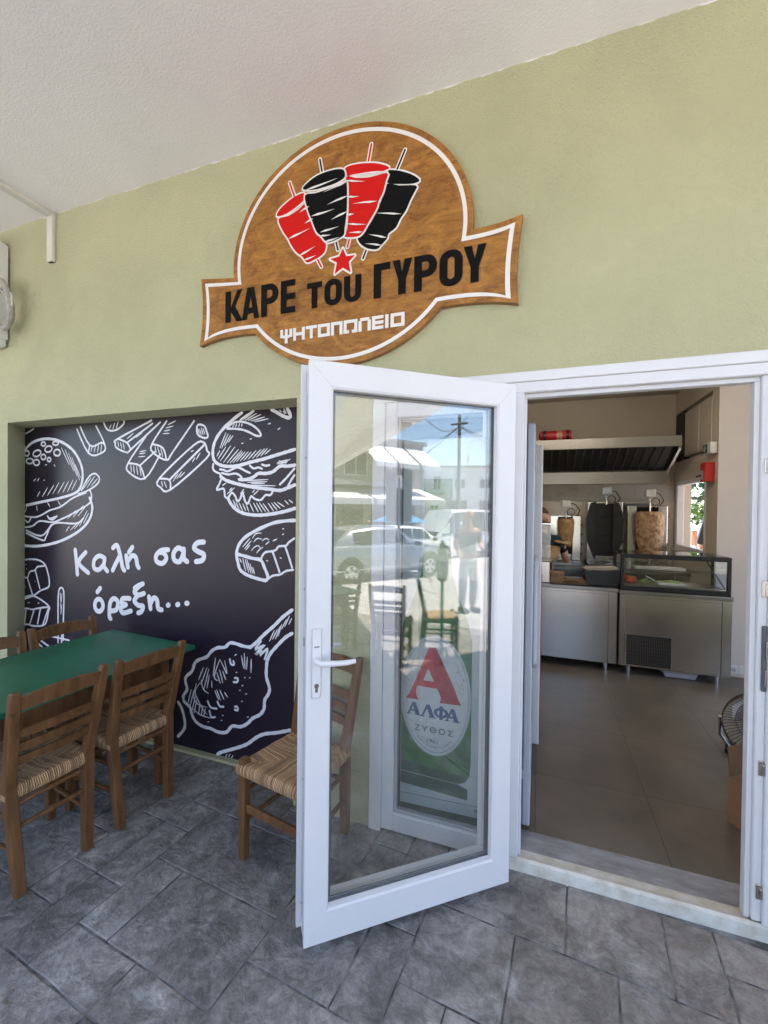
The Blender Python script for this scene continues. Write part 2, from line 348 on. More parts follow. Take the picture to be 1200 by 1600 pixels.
def ribbon(mb, pts, w, y, th=.0015, taper=False, jitter=0.0):
    """flat printed/cut line in the XZ plane facing -Y: its face at y, its back at y+th, with round ends"""
    pts = [p for i, p in enumerate(pts) if i == 0 or math.dist(p, pts[i - 1]) > 1e-5]
    if len(pts) < 2: return
    n = len(pts); L = []; Rr = []
    for i, p in enumerate(pts):
        a = pts[max(i - 1, 0)]; b = pts[min(i + 1, n - 1)]
        dx, dz = b[0] - a[0], b[1] - a[1]; q = math.hypot(dx, dz) or 1
        ww = w * (1 + jitter * math.sin(i * 1.7 + p[0] * 40)) / 2
        if taper: ww *= .35 + .65 * math.sin(math.pi * (i + .35) / (n - 1 + .7))
        L.append((p[0] - dz / q * ww, p[1] + dx / q * ww)); Rr.append((p[0] + dz / q * ww, p[1] - dx / q * ww))
    def cap(p, q):   # half circle from p to q
        c = ((p[0] + q[0]) / 2, (p[1] + q[1]) / 2); vx, vz = p[0] - c[0], p[1] - c[1]
        return [(c[0] + vx * math.cos(t) + vz * math.sin(t), c[1] + vz * math.cos(t) - vx * math.sin(t)) for t in (math.pi * .25, math.pi * .5, math.pi * .75)]
    bm = mb.bm
    def F(p): return bm.verts.new((p[0], y, p[1]))
    lv = [F(p) for p in L]; rv = [F(p) for p in Rr]
    for i in range(n - 1): bm.faces.new((lv[i], lv[i + 1], rv[i + 1], rv[i]))
    e = [F(p) for p in cap(L[-1], Rr[-1])]; bm.faces.new([lv[-1]] + e + [rv[-1]])
    s = [F(p) for p in cap(Rr[0], L[0])]; bm.faces.new([rv[0]] + s + [lv[0]])
    loop = lv + e + rv[::-1] + s
    bk = [bm.verts.new((v.co.x, y + th, v.co.z)) for v in loop]
    for i in range(len(loop)):
        j = (i + 1) % len(loop); bm.faces.new((loop[i], bk[i], bk[j], loop[j]))

def strokes(mb, pts, w, y, step=7, **kw):
    """a long line drawn as a chain of short strokes, each a hair proud of the last so that crossings never share a plane"""
    if step > 1 and len(pts) <= step + 2: ribbon(mb, pts, w, y, **kw); return
    i = 0; k = 0
    while i < len(pts) - 1:
        j = min(i + step, len(pts) - 1)
        if step > 1 and len(pts) - 1 - j < 2: j = len(pts) - 1
        ribbon(mb, pts[i:j + 1], w, y - .000022 * k, **kw); i = j; k += 1

def tess_plate(mb, loops, y, th):
    """flat polygon (first loop) with holes (other loops) in XZ, its face at y and its back at y+th"""
    L = [[Vector((p[0], p[1], 0)) for p in l] for l in loops]
    tris = tessellate_polygon(L); flat = [p for l in L for p in l]
    bm = mb.bm; fr = [bm.verts.new((p.x, y, p.y)) for p in flat]; bk = [bm.verts.new((p.x, y + th, p.y)) for p in flat]
    for t in tris:
        try: bm.faces.new([fr[i] for i in t])
        except ValueError: pass
    o = 0
    for l in L:
        n = len(l)
        for i in range(n):
            j = (i + 1) % n; bm.faces.new((fr[o + i], bk[o + i], bk[o + j], fr[o + j]))
        o += n
def dedupe(pts):
    o = [p for i, p in enumerate(pts) if math.dist(p, pts[i - 1]) > 2e-4]
    return o
def plate(mb, pts, y, th): tess_plate(mb, [dedupe(pts)], y, th)
def holed_plate(mb, outer, inner, y, th): tess_plate(mb, [dedupe(outer), dedupe(inner)], y, th)

def text_mesh(body, size, w=None, bold=0.0, sx=1.0, ext=0.0006, shear=0.0, spacing=1.0):
    """mesh of a line of text in the XZ plane facing -Y, left/bottom at the origin; w = wanted width"""
    c = bpy.data.curves.new('txt', 'FONT'); c.body = body; c.size = size; c.offset = bold; c.extrude = ext; c.shear = shear; c.space_character = spacing; c.resolution_u = 3
    o = bpy.data.objects.new('txt', c); col.objects.link(o)
    dg = bpy.context.evaluated_depsgraph_get(); dg.update()
    me = bpy.data.meshes.new_from_object(o.evaluated_get(dg)); bpy.data.objects.remove(o); bpy.data.curves.remove(c)
    xs = [v.co.x for v in me.vertices] or [0, 1]; x0, x1 = min(xs), max(xs)
    k = (w / (x1 - x0)) if w else sx
    for v in me.vertices: v.co = Vector(((v.co.x - x0) * k, -v.co.z, v.co.y))
    return me
def add_text(mb, body, x, z, y, size, mtx=None, **kw):
    me = text_mesh(body, size, **kw)
    me.transform(Matrix.Translation((x, y, z)) if mtx is None else mtx @ Matrix.Translation((x, y, z)))
    mb.bm.from_mesh(me); bpy.data.meshes.remove(me)
